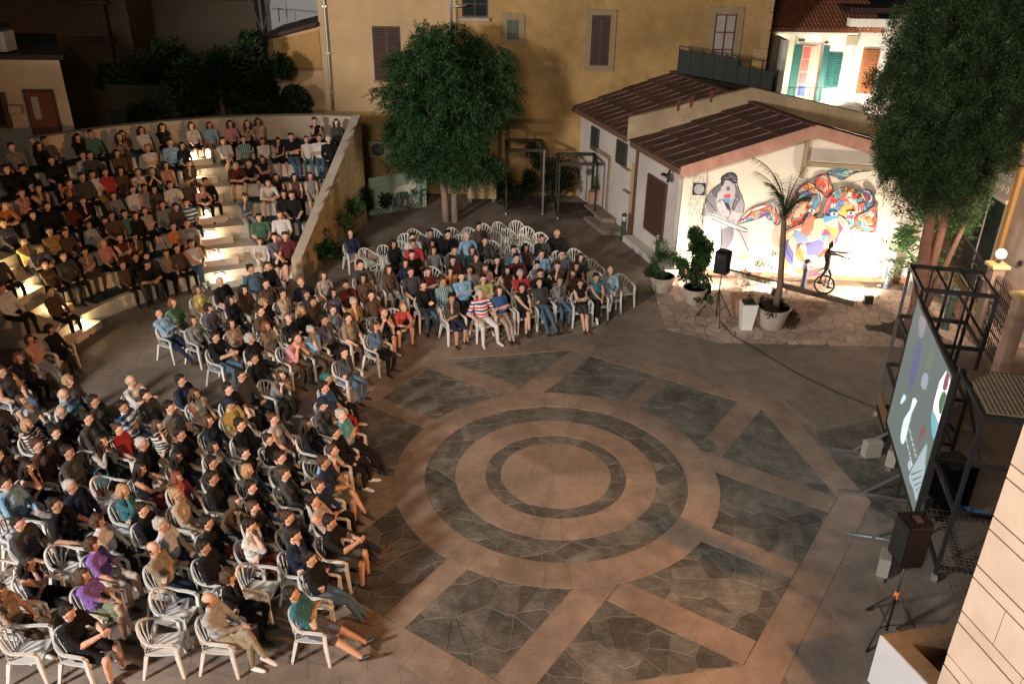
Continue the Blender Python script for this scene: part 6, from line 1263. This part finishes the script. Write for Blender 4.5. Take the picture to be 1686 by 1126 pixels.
cl = {'black': (.013, .013, .015), 'white': (.62, .61, .59), 'grey': (.20, .20, .20), 'lightgrey': (.38, .38, .38), 'dark_grey': (.06, .06, .062), 'navy': (.018, .028, .06), 'blue': (.03, .10, .26), 'light_blue': (.22, .42, .60), 'denim': (.07, .13, .20), 'teal': (.03, .16, .19), 'turquoise': (.08, .34, .37), 'green': (.06, .17, .11), 'olive': (.10, .09, .045), 'beige': (.42, .33, .23), 'tan': (.30, .21, .13), 'brown': (.10, .06, .04), 'maroon': (.12, .022, .018), 'red': (.48, .03, .03), 'pink': (.60, .25, .28), 'coral': (.55, .22, .17), 'hotpink': (.62, .08, .10), 'orange': (.60, .20, .03), 'mustard': (.42, .25, .06), 'yellow': (.60, .50, .14), 'yellowgreen': (.45, .42, .12), 'purple': (.24, .12, .46), 'lilac': (.50, .32, .55), 'cream': (.52, .45, .36), 'khaki': (.30, .25, .16), 'slate': (.11, .11, .15), 'denim_light': (.26, .36, .45)}
cl = {k: tuple((c*.86+.14*(v[0]*.3+v[1]*.6+v[2]*.1))*.84 for c in v) for k, v in cl.items()}
CLM = {k: mat('cloth_'+k, v, .88, .10, 9, .35, spec=.15, bscale=26) for k, v in cl.items()}
CLM['stripe_rwb'] = stripes('cloth_stripe_rwb', [(.55, .04, .05), (.62, .6, .6), (.04, .06, .22), (.62, .6, .6)], .17)
CLM['stripe_blue'] = stripes('cloth_stripe_blue', [(.03, .08, .16), (.5, .56, .6)], .11); CLM['stripe_bw'] = stripes('cloth_stripe_bw', [(.02, .02, .02), (.55, .54, .5)], .06); CLM['stripe_fine'] = stripes('cloth_stripe_fine', [(.55, .56, .58), (.32, .33, .38)], .028)
CLM['plaid'] = stripes('cloth_plaid', [(.05, .15, .15), (.3, .38, .35), (.10, .2, .28)], .06, 1); CLM['floral'] = mat('cloth_floral', (.3, .24, .2), .85, .45, 22, .1); CLM['pattern'] = mat('cloth_pattern', (.28, .28, .28), .85, .48, 24, .1); CLM['stripe_cyan'] = stripes('cloth_stripe_cyan', [(.12, .36, .46), (.05, .10, .22), (.4, .5, .52)], .13); CLM['camo'] = mat('cloth_camo', (.14, .16, .10), .85, .4, 14, .1)
NICE = {'lightgrey': 'light grey', 'dark_grey': 'dark grey', 'light_blue': 'light blue', 'hotpink': 'bright pink', 'yellowgreen': 'yellow green', 'stripe_rwb': 'red white and blue striped', 'stripe_blue': 'blue and white striped', 'stripe_bw': 'black and white striped', 'stripe_fine': 'fine striped', 'stripe_cyan': 'blue banded', 'plaid': 'plaid', 'denim_light': 'pale denim', 'pattern': 'black and white patterned', 'slate': 'slate blue'}
shoem = [mat('shoe_white', (.6, .58, .55), .6, .05, 8, .05), mat('shoe_black', (.02, .02, .02), .5, .1, 8, .05), mat('shoe_brown', (.12, .06, .035), .55, .1, 8, .05)]
TOPN = {'t': 't-shirt', 'n': 'sleeveless top', 'j': 'long sleeved top', 'J': 'jacket'}; POSN = {0: 'hands on lap', 1: 'arms crossed', 2: 'legs crossed', 3: 'chin on hand', 4: 'leaning back with legs stretched', 5: 'leaning forward with elbows on knees', 6: 'hugging raised knees', 7: 'both hands at face', 8: 'hands raised in front', 9: 'arms resting wide'}
HAIRN = {'s': 'short {} hair', 'l': 'long {} hair', 'u': '{} hair in a bun', 'p': '{} ponytail', 'c': 'curly {} hair', 'h': '{} bob', 'w': 'full {} hair', 'b': 'bald crown', 'k': 'dark cap'}
people = []
def person(x, y, z, rz, hair, top, slv, bot, blen, pose, place, extra='', skin=None, shoe=None, headyaw=None):
    fem = hair[0] in 'lupch' or 'f' in extra; me = bodymesh(pose, fem); o = bpy.data.objects.new('person', me); COL.objects.link(o)
    sk = skinm[skin if skin is not None else rnd.choice((0, 1, 1, 2, 3))]; T = CLM[top]; B = CLM[bot]
    sh = shoem[shoe if shoe is not None else rnd.choice((0, 1, 1, 2))]
    ms = {0: sk, 1: T, 2: sk if slv == 'n' else T, 3: T if slv in 'jJ' else sk, 4: B, 5: B if blen in 'lskm' else sk, 10: B if blen in 'lk' else sk, 6: B if blen == 'l' else sk, 7: sh, 8: eyem, 9: lipm}
    for i in range(11): s = o.material_slots[i]; s.link = 'OBJECT'; s.material = ms[i]
    sc_ = (.96 if fem else 1.02)*rnd.uniform(.96, 1.05); wd = rnd.uniform(.94, 1.10); o.scale = (sc_, sc_*wd, sc_); o.location = (x, y, z); o.rotation_euler = (0, 0, rz)
    b, hc = HEADM[(pose, fem)]; mtx = Matrix.Translation(hc)@b.to_4x4()
    st, hcol = hair[0], hair[1]; hn, hm = haircol[hcol]
    def child(nm, me2, m2):
        h = bpy.data.objects.new(nm, me2); COL.objects.link(h); h.parent = o; h.matrix_local = mtx; h.material_slots[0].link = 'OBJECT'; h.material_slots[0].material = m2; return h
    if st == 'k': child('cap', capmesh(), CLM['navy']); child('hair', hairmesh('b'), hm)
    else: child('hair', hairmesh(st), hm)
    if 'G' in extra:
        if 'glasses' not in HAIR:
            g = MB()
            for s in (1, -1): g.tube([(.102, .033*s+.022*math.cos(t), .008+.017*math.sin(t)) for t in np.linspace(0, 2*math.pi, 11)], .003, 5); g.tube([(.10, .055*s, .012), (.0, .082*s, .01)], .0028, 5)
            g.tube([(.103, -.011, .012), (.103, .011, .012)], .003, 5); HAIR['glasses'] = g.mesh('glasses'); HAIR['glasses'].materials.append(eyem)
        child('glasses', HAIR['glasses'], eyem)
    o['category'] = 'person'; o['group'] = place[1]
    people.append(dict(o=o, hair=HAIRN[st].format(hn), top=NICE.get(top, top)+' '+('jacket' if slv == 'J' else TOPN[slv]), pose=POSN[pose], place=place[0], bot=NICE.get(bot, bot)+(' trousers' if blen == 'l' else ' shorts'), x=x, y=y)); return o
# ------------------------------------------------------------------ seated crowd: surveyed head positions (picture px -> real seats)
CH = """
577 385 bd navy j grey s 2 |652 407 ld black j black l 0 |677 404 sb red t dark_grey l 0 |682 395 sd white t navy l 0 |706 400 ld black t dark_grey l 0 |709 385 sd dark_grey j black l 0
744 394 sd black J grey l 0 |784 373 sd brown t dark_grey l 0 |779 399 sg light_blue j grey l 9 |790 405 sd dark_grey j black l 2 |777 418 hb teal j black l 0 |714 414 lb grey j dark_grey l 0
682 423 sd black j black l 1 |668 437 ld navy t dark_grey l 0 |642 446 lb brown j grey l 0 |594 441 sd dark_grey t white l 2 |678 452 sd dark_grey t black l 0 |707 448 ub maroon t black l 1
746 446 hd orange t black l 3 |740 429 sd maroon t black l 1 G|782 441 sd lightgrey t navy l 9 |805 441 ub pink t grey l 1 |701 471 sd black j denim l 8 |726 467 sb plaid j olive l 0
765 458 sd light_blue j black l 1 |794 463 sd yellowgreen t brown l 1 G|744 496 sd dark_grey t navy k 3 f|793 485 sg stripe_rwb t white l 9 |820 484 hb blue t floral l 1 |574 468 sd maroon j black l 0
588 499 sg mustard t brown l 3 G|613 493 sd brown j black l 0 |651 515 py hotpink t black s 5 |631 522 ur black n black s 7 |618 542 hb denim j black l 3 |563 518 sd tan t brown l 0
834 413 sd light_blue t black l 0 |834 433 sd black t grey l 3 |823 443 ld brown n black l 0 |861 413 ld brown j black l 0 |874 432 sd lightgrey j navy l 3 |897 430 sb light_blue t brown l 0
931 425 sd slate j black l 0 G|916 387 bg black J dark_grey l 0 |889 394 sb dark_grey j black l 0 |855 449 wg red t brown l 1 |894 446 sd black t black l 0 G|910 446 ub brown t black l 3
945 440 ld black n brown l 0 |950 429 ld dark_grey t black l 0 |887 469 sd dark_grey J denim l 4 |862 477 ud black n black s 2 |921 466 ub grey J denim l 3 |951 459 ub black n dark_grey s 1 G
975 460 sd teal n black l 2 f|1002 448 bg denim_light j lightgrey l 2 |934 451 lb brown t black l 0 |760 418 sd dark_grey j black l 0 |803 425 hb brown j black l 0 |845 430 sd maroon j black l 0
262 520 sd light_blue J navy l 4 |285 500 hr green j olive l 1 |318 529 hb grey j black l 0 |353 557 sd black t denim l 8 |344 507 cd slate j black l 0 |331 478 hb yellow t khaki l 0
380 497 ld black j black l 0 |381 536 ld tan j black l 1 |413 562 cg black t black k 9 |435 500 cy black t cream l 0 |445 541 hr beige J denim l 0 |470 528 bd black t dark_grey l 1
499 515 ly black j black l 0 |513 546 sg light_blue t brown l 3 |489 566 sd pink t brown l 7 |402 622 sd dark_grey J black l 0 G|458 624 hb grey t dark_grey l 7 |378 643 sd black t black l 0
378 668 kd yellow t khaki l 0 |303 631 sd navy j black l 0 |318 648 lb white n brown l 0 |358 469 bg black t black l 0 |402 481 ld brown j khaki l 0 |415 447 sd denim j dark_grey l 9
440 441 ub black J brown l 0 |441 471 sd brown j black l 0 |469 482 sd beige j grey l 3 |496 466 bg navy t denim l 9 |533 457 hb floral t orange l 0 |552 484 ld slate t black l 0
538 530 sd slate j black l 3 |557 513 ub grey t brown l 0 |567 580 sd dark_grey J denim l 3 |540 628 pt black j black l 0 |535 646 sd blue t red l 0 |535 672 kd dark_grey j black l 8
531 689 sg turquoise t black l 1 |456 698 ub lightgrey n brown l 0 |522 722 sd black j black l 0 |520 499 sd brown j black l 0 |500 486 ub dark_grey j black l 0 |430 515 sd brown t black l 0
420 590 sd black j dark_grey l 0 |590 466 ld brown j black l 0
53 557 hb pink n denim_light l 1 |78 545 cd black j black l 2 |32 590 hr black J black l 3 |4 614 sb dark_grey n denim l 0 |115 632 cy dark_grey j black l 0 |106 652 bg stripe_cyan t black l 0
214 631 bg white t denim_light l 8 |198 672 sd stripe_blue t navy l 1 |22 665 hb white n navy l 0 |93 686 bg black j red k 0 |66 706 hy stripe_bw j brown l 0 |45 768 ld black n black l 3
25 788 sd light_blue j grey l 0 |115 809 wg navy j black l 0 |97 831 sd black t black l 9 |168 736 ld lightgrey j black l 7 |180 712 ub red t dark_grey l 0 |253 735 wg black t grey l 0
260 707 hb stripe_bw t dark_grey l 3 |228 775 ld black n maroon l 8 |205 812 hy teal j denim l 3 |280 677 sd grey t black l 0 |354 700 hb navy J tan l 0 |344 747 hd pattern j black l 0
431 734 ud black t black l 1 |421 763 ud black t black l 1 |520 751 sb light_blue t khaki m 7 |513 771 sb navy t olive m 2 |420 788 hy denim j khaki l 0 |319 787 hr hotpink t maroon l 0
310 819 uy beige j khaki l 0 |287 859 sg stripe_fine t navy l 0 |268 905 bd khaki t navy l 1 |397 829 hb brown t navy l 7 |402 871 sd white t maroon l 3 |508 824 sd beige n navy l 4
496 857 sd black t dark_grey s 8 |496 906 sd black J denim l 1 |385 951 cb black J black l 3 |355 977 bd lightgrey J khaki l 2 |482 980 sd teal t slate m 4 |179 860 cb white J black l 0
151 899 cb purple t cream k 0 |138 952 hb purple t camo s 2 |43 928 ld black n black l 3 |109 1010 sd black t black m 8 |3 978 lb tan n brown l 0 |8 706 sd dark_grey j black l 0
10 752 sd brown j black l 0 |133 746 sd dark_grey j maroon l 0 |372 802 sd black j black l 0 |470 745 sd dark_grey j black l 0 |150 668 sd dark_grey j black l 0 |300 745 ld black j dark_grey l 0
240 650 sd dark_grey j black l 0 |455 790 ub dark_grey j black l 0 |350 850 sd black j maroon l 0 |455 850 sb dark_grey j navy l 0 |62 740 sb brown j black l 0 |330 900 sd black j dark_grey l 0
524 700 ld black j black l 0 |508 795 ub navy j black l 0 |493 880 sd navy j black l 3 |85 715 sd black j black l 0 |135 705 sd dark_grey j black l 0 |5 668 sd dark_grey j black l 0 |400 700 sd black j dark_grey l 0 |290 720 sd black t dark_grey l 0 |240 850 sd black j black l 0|430 830 ub brown j black l 0 |60 870 sd dark_grey t black l 0 |370 760 sd dark_grey j black l 0 |408 805 sd black j denim l 0
"""
EMPT = "600 419|631 414|667 396|662 407|679 387|721 386|745 385|771 383|764 396|796 379|818 377|815 390|836 387|811 405|752 426|817 438|713 451|620 455|821 475|844 374|863 383|836 402|861 396|878 394|866 408|845 414|913 423|942 420|887 426|969 438|966 454|1020 462|70 912|262 984|240 1042|395 935|152 796|12 868|-4 945|14 1052"
def heading(x, y):
    ph = math.degrees(math.atan2(y-.5, x-1.0)) % 360; T_ = [(60, -92), (81, -80), (102, -67), (130, -56), (138, -42), (149, -27), (165, -20), (186, -9), (231, 2), (260, 4)]
    if ph <= T_[0][0]: return T_[0][1]
    for (a, b), (c, d) in zip(T_, T_[1:]):
        if ph <= c: return b+(d-b)*(ph-a)/(c-a)
    return T_[-1][1]
seats = []
for it in CH.replace('\n', '|').split('|'):
    f_ = it.split()
    if len(f_) < 8: continue
    px, py = float(f_[0]), float(f_[1]); pose = int(f_[7]); ex = f_[8] if len(f_) > 8 else ''
    fem = f_[2][0] in 'lupch' or 'f' in ex; hz = {5: 1.02, 7: 1.09, 4: 1.12}.get(pose, 1.18)*(.94 if fem else 1.0); hx_ = {5: .36, 7: .27, 4: -.23, 3: -.0, 1: -.1, 9: -.13}.get(pose, -.07)
    q = G(px, py, hz); a = R_(heading(q.x, q.y)+rnd.uniform(-5, 5)); seats.append([q.x-math.cos(a)*hx_, q.y-math.sin(a)*hx_, a, f_[2:8]+[ex], px])
for it in EMPT.split('|'):
    px, py = map(float, it.split()); q = G(px, py, .66); a = R_(heading(q.x, q.y)+rnd.uniform(-14, 14)); seats.append([q.x+math.cos(a)*.22, q.y+math.sin(a)*.22, a, None, px])
for _ in range(40):       # nobody shares a seat: push neighbours apart until the chairs clear each other
    for i in range(len(seats)):
        for j in range(i):
            A, B = seats[i], seats[j]; dx, dy = A[0]-B[0], A[1]-B[1]; a = A[2]; u = dx*math.cos(a)+dy*math.sin(a); v = -dx*math.sin(a)+dy*math.cos(a); e = math.sqrt((u/.70)**2+(v/.565)**2)
            if 1e-6 < e < 1: k = (1/e-1)*.25; A[0] += dx*k; A[1] += dy*k; B[0] -= dx*k; B[1] -= dy*k
def block(x, y):
    if y > 4.8 and x > -6.3: return 'far right block', 'people seated in the far right chair block'
    if y > 2.2: return 'middle block', 'people seated in the middle chair block'
    return 'near left block', 'people seated in the near left chair block'
nearX = {}
for s in seats:
    bl, gp_ = block(s[0], s[1])
    if s[3]:
        hair, top, slv, bot, blen, pose, ex = s[3]; p = person(s[0]+.0, s[1], 0, s[2], hair, top, slv, bot, blen, int(pose), (bl, gp_), ex); s.append(people[-1])
    s.append(None)
# the top rows and tiers
AM = """
26 228 ld brown t black l 1|62 231 sd olive j black l 0|111 223 ld black j black l 3|150 224 sd green j black l 0|195 217 ld maroon J denim l 3|227 211 ld white t navy l 0|264 210 ld black j black l 3|32 263 sd slate t black l 0
60 259 sd black t black l 0|92 253 ld black j black l 0|125 253 sd lightgrey j navy l 0|181 246 ld brown j black l 0|211 242 ld tan J brown l 7|244 246 sy white n grey l 1|279 238 sd light_blue j black l 0|3 241 sd grey j black l 0
138 283 sd white t mustard l 1|166 282 sb red j brown l 1|101 296 sd orange j black l 3|70 297 ld black t black l 3|34 307 sd black j black l 0|2 313 ub coral n black l 3|80 319 sd brown n black l 3|192 281 ld brown j brown l 0
219 285 ub white n tan l 7|243 282 ud black t black l 7|273 275 ld coral n black l 0|209 307 sd white t black l 0|234 307 sd grey n brown l 0|254 313 ld brown j brown l 0|275 298 sd white t lightgrey l 0|57 339 sd black j black l 0
94 332 ub maroon j black l 0|126 331 ub black t black l 3|189 344 sd green j black l 0|230 342 ub beige t black s 1|261 334 sd grey j black l 0|30 350 sd orange t black l 5|161 360 ud black t brown l 3|134 366 ub lightgrey J black l 0
316 209 hb white t black s 0|345 206 hb light_blue t khaki l 0|380 205 lb pink j black l 0|403 205 lb beige t black l 7|426 202 lb cream n brown l 3|515 209 ub black n black l 3|572 208 ld dark_grey j black l 0|298 237 ld black t black s 0
368 232 sd stripe_fine t black s 2|402 233 ud plaid j brown l 1|434 232 ud white j grey l 1|460 229 ld black n black s 3|479 235 sd black t denim l 1|504 236 ub white n denim l 0|525 233 sb white t denim l 1|546 236 wg black j black l 0
405 263 ud black t black s 5|434 261 ld black n black l 1|311 274 ud brown t brown s 3|304 294 ub brown t black l 0|323 306 ub pink n grey s 5|383 286 sd maroon t black s 5|458 289 ld black n black l 0|489 289 ld brown n black l 0
514 292 lb grey n beige s 0|404 322 ub denim t lightgrey l 3|433 320 sd white t khaki s 5|471 319 sd black t grey l 0|481 327 sd black t navy l 0|302 328 sd stripe_blue t navy l 0|428 360 sd green t dark_grey l 0|463 359 sb white t grey l 0
305 366 sb grey t brown l 0|282 373 ub orange t maroon l 0|25 401 sd yellow t black l 3|63 381 sd mustard j black s 1|92 374 sd navy t grey l 0|96 421 sd slate t black l 5|122 411 ud tan t brown l 3|156 399 ly coral j black k 0
181 388 ub maroon n brown s 1|220 391 ud brown t black l 3|237 420 sd dark_grey j black l 0|266 412 ub tan j black l 2|19 481 sd white j black l 0|67 483 sd brown j black l 0|316 406 sd white n denim l 2|429 399 hb white J beige s 0
452 400 sd slate t black s 6|283 402 sd brown j black l 0|473 401 sb maroon t black s 0|10 341 ud brown j black l 0|45 283 sd black j black l 0|148 302 sd dark_grey j black l 0|118 306 ub brown j black l 0|14 430 sd dark_grey j black l 0
45 435 ub brown j black l 0|200 368 sd brown t black l 0|292 345 ud brown j black l 0|70 360 sd black j dark_grey l 0|6 372 ub slate j black l 0|240 366 ud black j black l 0|110 386 ub brown j black l 0|15 265 ud black j black l 0
150 260 sd dark_grey j black l 0|178 318 ub grey j black l 0|8 283 sd black j black l 0|210 420 sd black j dark_grey l 0|185 430 ub brown j black l 0|140 435 sd dark_grey j black l 0|340 300 sd black j black l 0
"""
ROW = ['first', 'second', 'third', 'fourth', 'fifth', 'sixth', 'top']
for it in AM.replace('\n', '|').split('|'):
    f_ = it.split()
    if len(f_) < 8: continue
    px, py = float(f_[0]), float(f_[1]); pose = int(f_[7]); hz = {5: 1.02, 7: 1.09, 4: 1.12}.get(pose, 1.16)*(.95 if f_[2][0] in 'lupch' else 1.0); hx_ = {5: .36, 7: .27, 4: -.23, 1: -.1, 9: -.13}.get(pose, -.06); best = None
    for k in range(NT):
        q = G(px, py, RIS*k+hz); r = math.hypot(q.x-AC[0], q.y-AC[1]); want = R0A+TRD*k+.22-hx_; e = abs(r-want)
        if best is None or e < best[0]: best = (e, k, q, r, want)
    e, k, q, r, want = best; th = math.atan2(q.y-AC[1], q.x-AC[0]); r_hip = R0A+TRD*k+.20+max(-.04, min(.12, r-want))
    th = max(th, math.pi/2-math.asin((-.02+.19*(r_hip-4.82))/r_hip)+.36/r_hip) if th > 0 else th
    x, y = AC[0]+math.cos(th)*r_hip, AC[1]+math.sin(th)*r_hip; td_ = math.atan2(1-y, 4-x); a = th+math.pi; da = (td_-a+math.pi) % (2*math.pi)-math.pi; a += max(-.30, min(.30, da*.5))+rnd.uniform(-.1, .1)
    deg = math.degrees(th) % 360; sd_ = 'right of the lit steps' if deg < 114.5 else ('left of the lit steps' if deg < 150 else 'near the left lit steps')
    person(x, y, RIS*k, a, f_[2], f_[3], f_[4], f_[5], f_[6], pose, ('on the %s tier %s' % (ROW[k], sd_), 'people seated on the amphitheatre tiers'), f_[8] if len(f_) > 8 else '')
p = G(233, 438, RIS*0+1.02); th = math.atan2(p.y-AC[1], p.x-AC[0]); person(AC[0]+math.cos(th)*(R0A+.18), AC[1]+math.sin(th)*(R0A+.18), 0, th+math.pi, 'kd', 'black', 't', 'dark_grey', 'l', 5, ('on the first tier left of the lit steps', 'people seated on the amphitheatre tiers'))
# unique labels
def words(s): return len(s.split())
def lab(p, lvl):
    base = 'person in %s, %s' % (p['top'], p['hair'])
    if lvl == 0: return base+', '+p['place']
    if lvl == 1: return base+', '+p['pose']+', '+p['place']
from collections import Counter
for lvl in (0, 1):
    for p in people:
        if 'lab' not in p: p['cand'] = lab(p, lvl)
    cnt = Counter(p.get('lab', p.get('cand')) for p in people)
    for p in people:
        if 'lab' not in p and cnt[p['cand']] == 1 and words(p['cand']) <= 16: p['lab'] = p['cand']
for p in people:
    if 'lab' in p: continue
    nb = sorted((q for q in people if q is not p), key=lambda q: (q['x']-p['x'])**2+(q['y']-p['y'])**2)
    tops = set(q.get('lab') for q in people); ok = False
    for q in nb[:6]:
        if Counter(z['top'] for z in people)[q['top']] > 12: continue
        for form in ('person in %s, %s, beside the %s wearer' % (p['top'], p['hair'], q['top']), 'person in %s, %s, next to the one with %s in %s' % (p['top'], p['bot'], q['hair'], q['top']), 'person in %s and %s, near the %s wearer with %s' % (p['top'], p['bot'], q['top'], q['hair'])):
            if form not in tops and words(form) <= 16: p['lab'] = form; ok = True; break
        if ok: break
    if not ok:
        for q in nb[:12]:
            form = 'person in %s, between %s and %s wearers' % (p['top'], nb[0]['top'], q['top'])
            if form not in tops and words(form) <= 16: p['lab'] = form; ok = True; break
    if not ok: p['lab'] = 'person in %s with %s' % (p['top'], p['hair'])
for p in people: p['o']['label'] = p['lab']
used = Counter()
for s in seats:
    bl, gp_ = block(s[0], s[1]); x, y, a = s[0], s[1], s[2]
    if s[3]:
        P = [q for q in s if isinstance(q, dict)][0]; l = 'white plastic chair under the person in %s, %s' % (P['top'], P['hair'])
        if used[l] or words(l) > 16: l = 'white plastic chair of the %s wearer in %s, %s' % (P['top'], P['bot'], bl)
        if used[l] or words(l) > 16:
            nb = sorted((q for q in people if q is not P), key=lambda q: (q['x']-x)**2+(q['y']-y)**2)
            for q in nb[:8]:
                l = 'white chair under %s wearer, beside the person in %s' % (P['top'], q['top'])
                if not used[l] and words(l) <= 16: break
            else:
                for q in nb[:20]:
                    l = 'white chair under %s wearer, near someone with %s' % (P['top'], q['hair'])
                    if not used[l] and words(l) <= 16: break
        g_n = 'occupied plastic chairs in the '+bl
    else:
        nb = sorted(people, key=lambda q: (q['x']-x)**2+(q['y']-y)**2)
        for q in nb[:8]:
            l = 'empty white plastic chair beside the person in %s, %s' % (q['top'], bl)
            if not used[l] and words(l) <= 16: break
            l = 'empty white chair near the %s wearer with %s' % (q['top'], q['hair'])
            if not used[l] and words(l) <= 16: break
            l = 'empty white chair near %s and %s wearers' % (q['top'], nb[0]['top'])
            if not used[l] and words(l) <= 16 and q is not nb[0]: break
        g_n = 'empty plastic chairs in the '+bl
    used[l] += 1; put_chair(x, y, a, l, g_n)
# ------------------------------------------------------------------ loose things among the crowd
def bag(loc, rz, m, label, s=1.0):
    b = empty('handbag', loc, label, 'bag', rz=rz); obj('body', MB().hexa([(-.17*s, -.07*s, 0), (.17*s, -.07*s, 0), (.17*s, .07*s, 0), (-.17*s, .07*s, 0), (-.13*s, -.03*s, .25*s), (.13*s, -.03*s, .25*s), (.13*s, .03*s, .25*s), (-.13*s, .03*s, .25*s)]), m, b); obj('strap', MB().tube([(-.12*s, 0, .25*s), (-.1*s, 0, .38*s), (0, 0, .44*s), (.1*s, 0, .38*s), (.12*s, 0, .25*s)], .01*s, 6), m, b); return b
bag(G(172, 803, .46), .6, CLM['teal'], 'dark teal handbag standing on the empty chair'); bag(G(632, 572, .5), 1.0, CLM['tan'], 'tan woven handbag held beside the front row woman in denim', .8); bag(G(408, 425, .85), .3, CLM['tan'], 'light bag lying on the second tier by the green mat', .7); bag(G(613, 427, .46), .4, CLM['tan'], 'brown bag on an empty chair at the back of the far block', .9)
ns = empty('folded_sheet', G(292, 995, .455), 'folded printed sheet lying on the seat of an empty chair', 'paper', rz=.3); obj('sheet', MB().prism([(-.16, -.11), (.16, -.13), (.18, .10), (-.14, .12)], 0, .012, .004), mat('paper_grey', (.4, .4, .46), .7, .1, 8, 0), ns); obj('spot', MB().prism([(.0, -.03), (.06, -.03), (.06, .02), (0, .02)], .0125, .022, .004), CLM['black'], ns)
pl_ = empty('plastic_bag', G(15, 892, .5), 'crumpled translucent white plastic bag on a chair at the left edge', 'bag'); m_ = MB()
g = random.Random(3)
for i in range(14): m_.ell((g.uniform(-.14, .14), g.uniform(-.12, .12), g.uniform(.04, .14)), (g.uniform(.05, .1), g.uniform(.05, .1), g.uniform(.04, .08)), 10, 7)
obj('body', remesh_mesh(m_, .014, 'bagbody', .6), mat('bag_film', (.5, .52, .53), .3, .1, 10, .5), pl_)
ln2 = empty('step_lantern', G(344, 262, 2.94+.02), 'small bright lantern standing among people at the head of the steps', 'lantern'); obj('glass', MB().lathe((0, 0, .04), [(.05, 0), (.07, .05), (.07, .2), (.04, .26)], 12), mat('lantern_glow', (1, 1, .8), .4, 0, bump=0, emit=(1, .86, .5), estr=9), ln2); obj('base', MB().lathe((0, 0, 0), [(.07, 0), (.07, .04)], 12), black, ln2); lamp('lantern_light', 'POINT', ln2.location+Vector((0, -.15, .15)), 3, (1, .85, .55), size=.06)
ph = empty('lit_phone', G(587, 399, .88), 'phone with a lit screen held by the person at the back left chair', 'phone'); obj('case', MB().box(-.035, .035, -.07, .07, 0, .01), black, ph); obj('display', MB().box(-.03, .03, -.064, .064, .0101, .012), mat('phone_lit', (.1, .1, .1), .3, 0, bump=0, emit=(.9, .95, 1), estr=5), ph)
print('people', len(people), 'chairs', len(seats), 'objects', len(bpy.data.objects), 'dup labels', [k for k, v in Counter(p['lab'] for p in people).items() if v > 1])
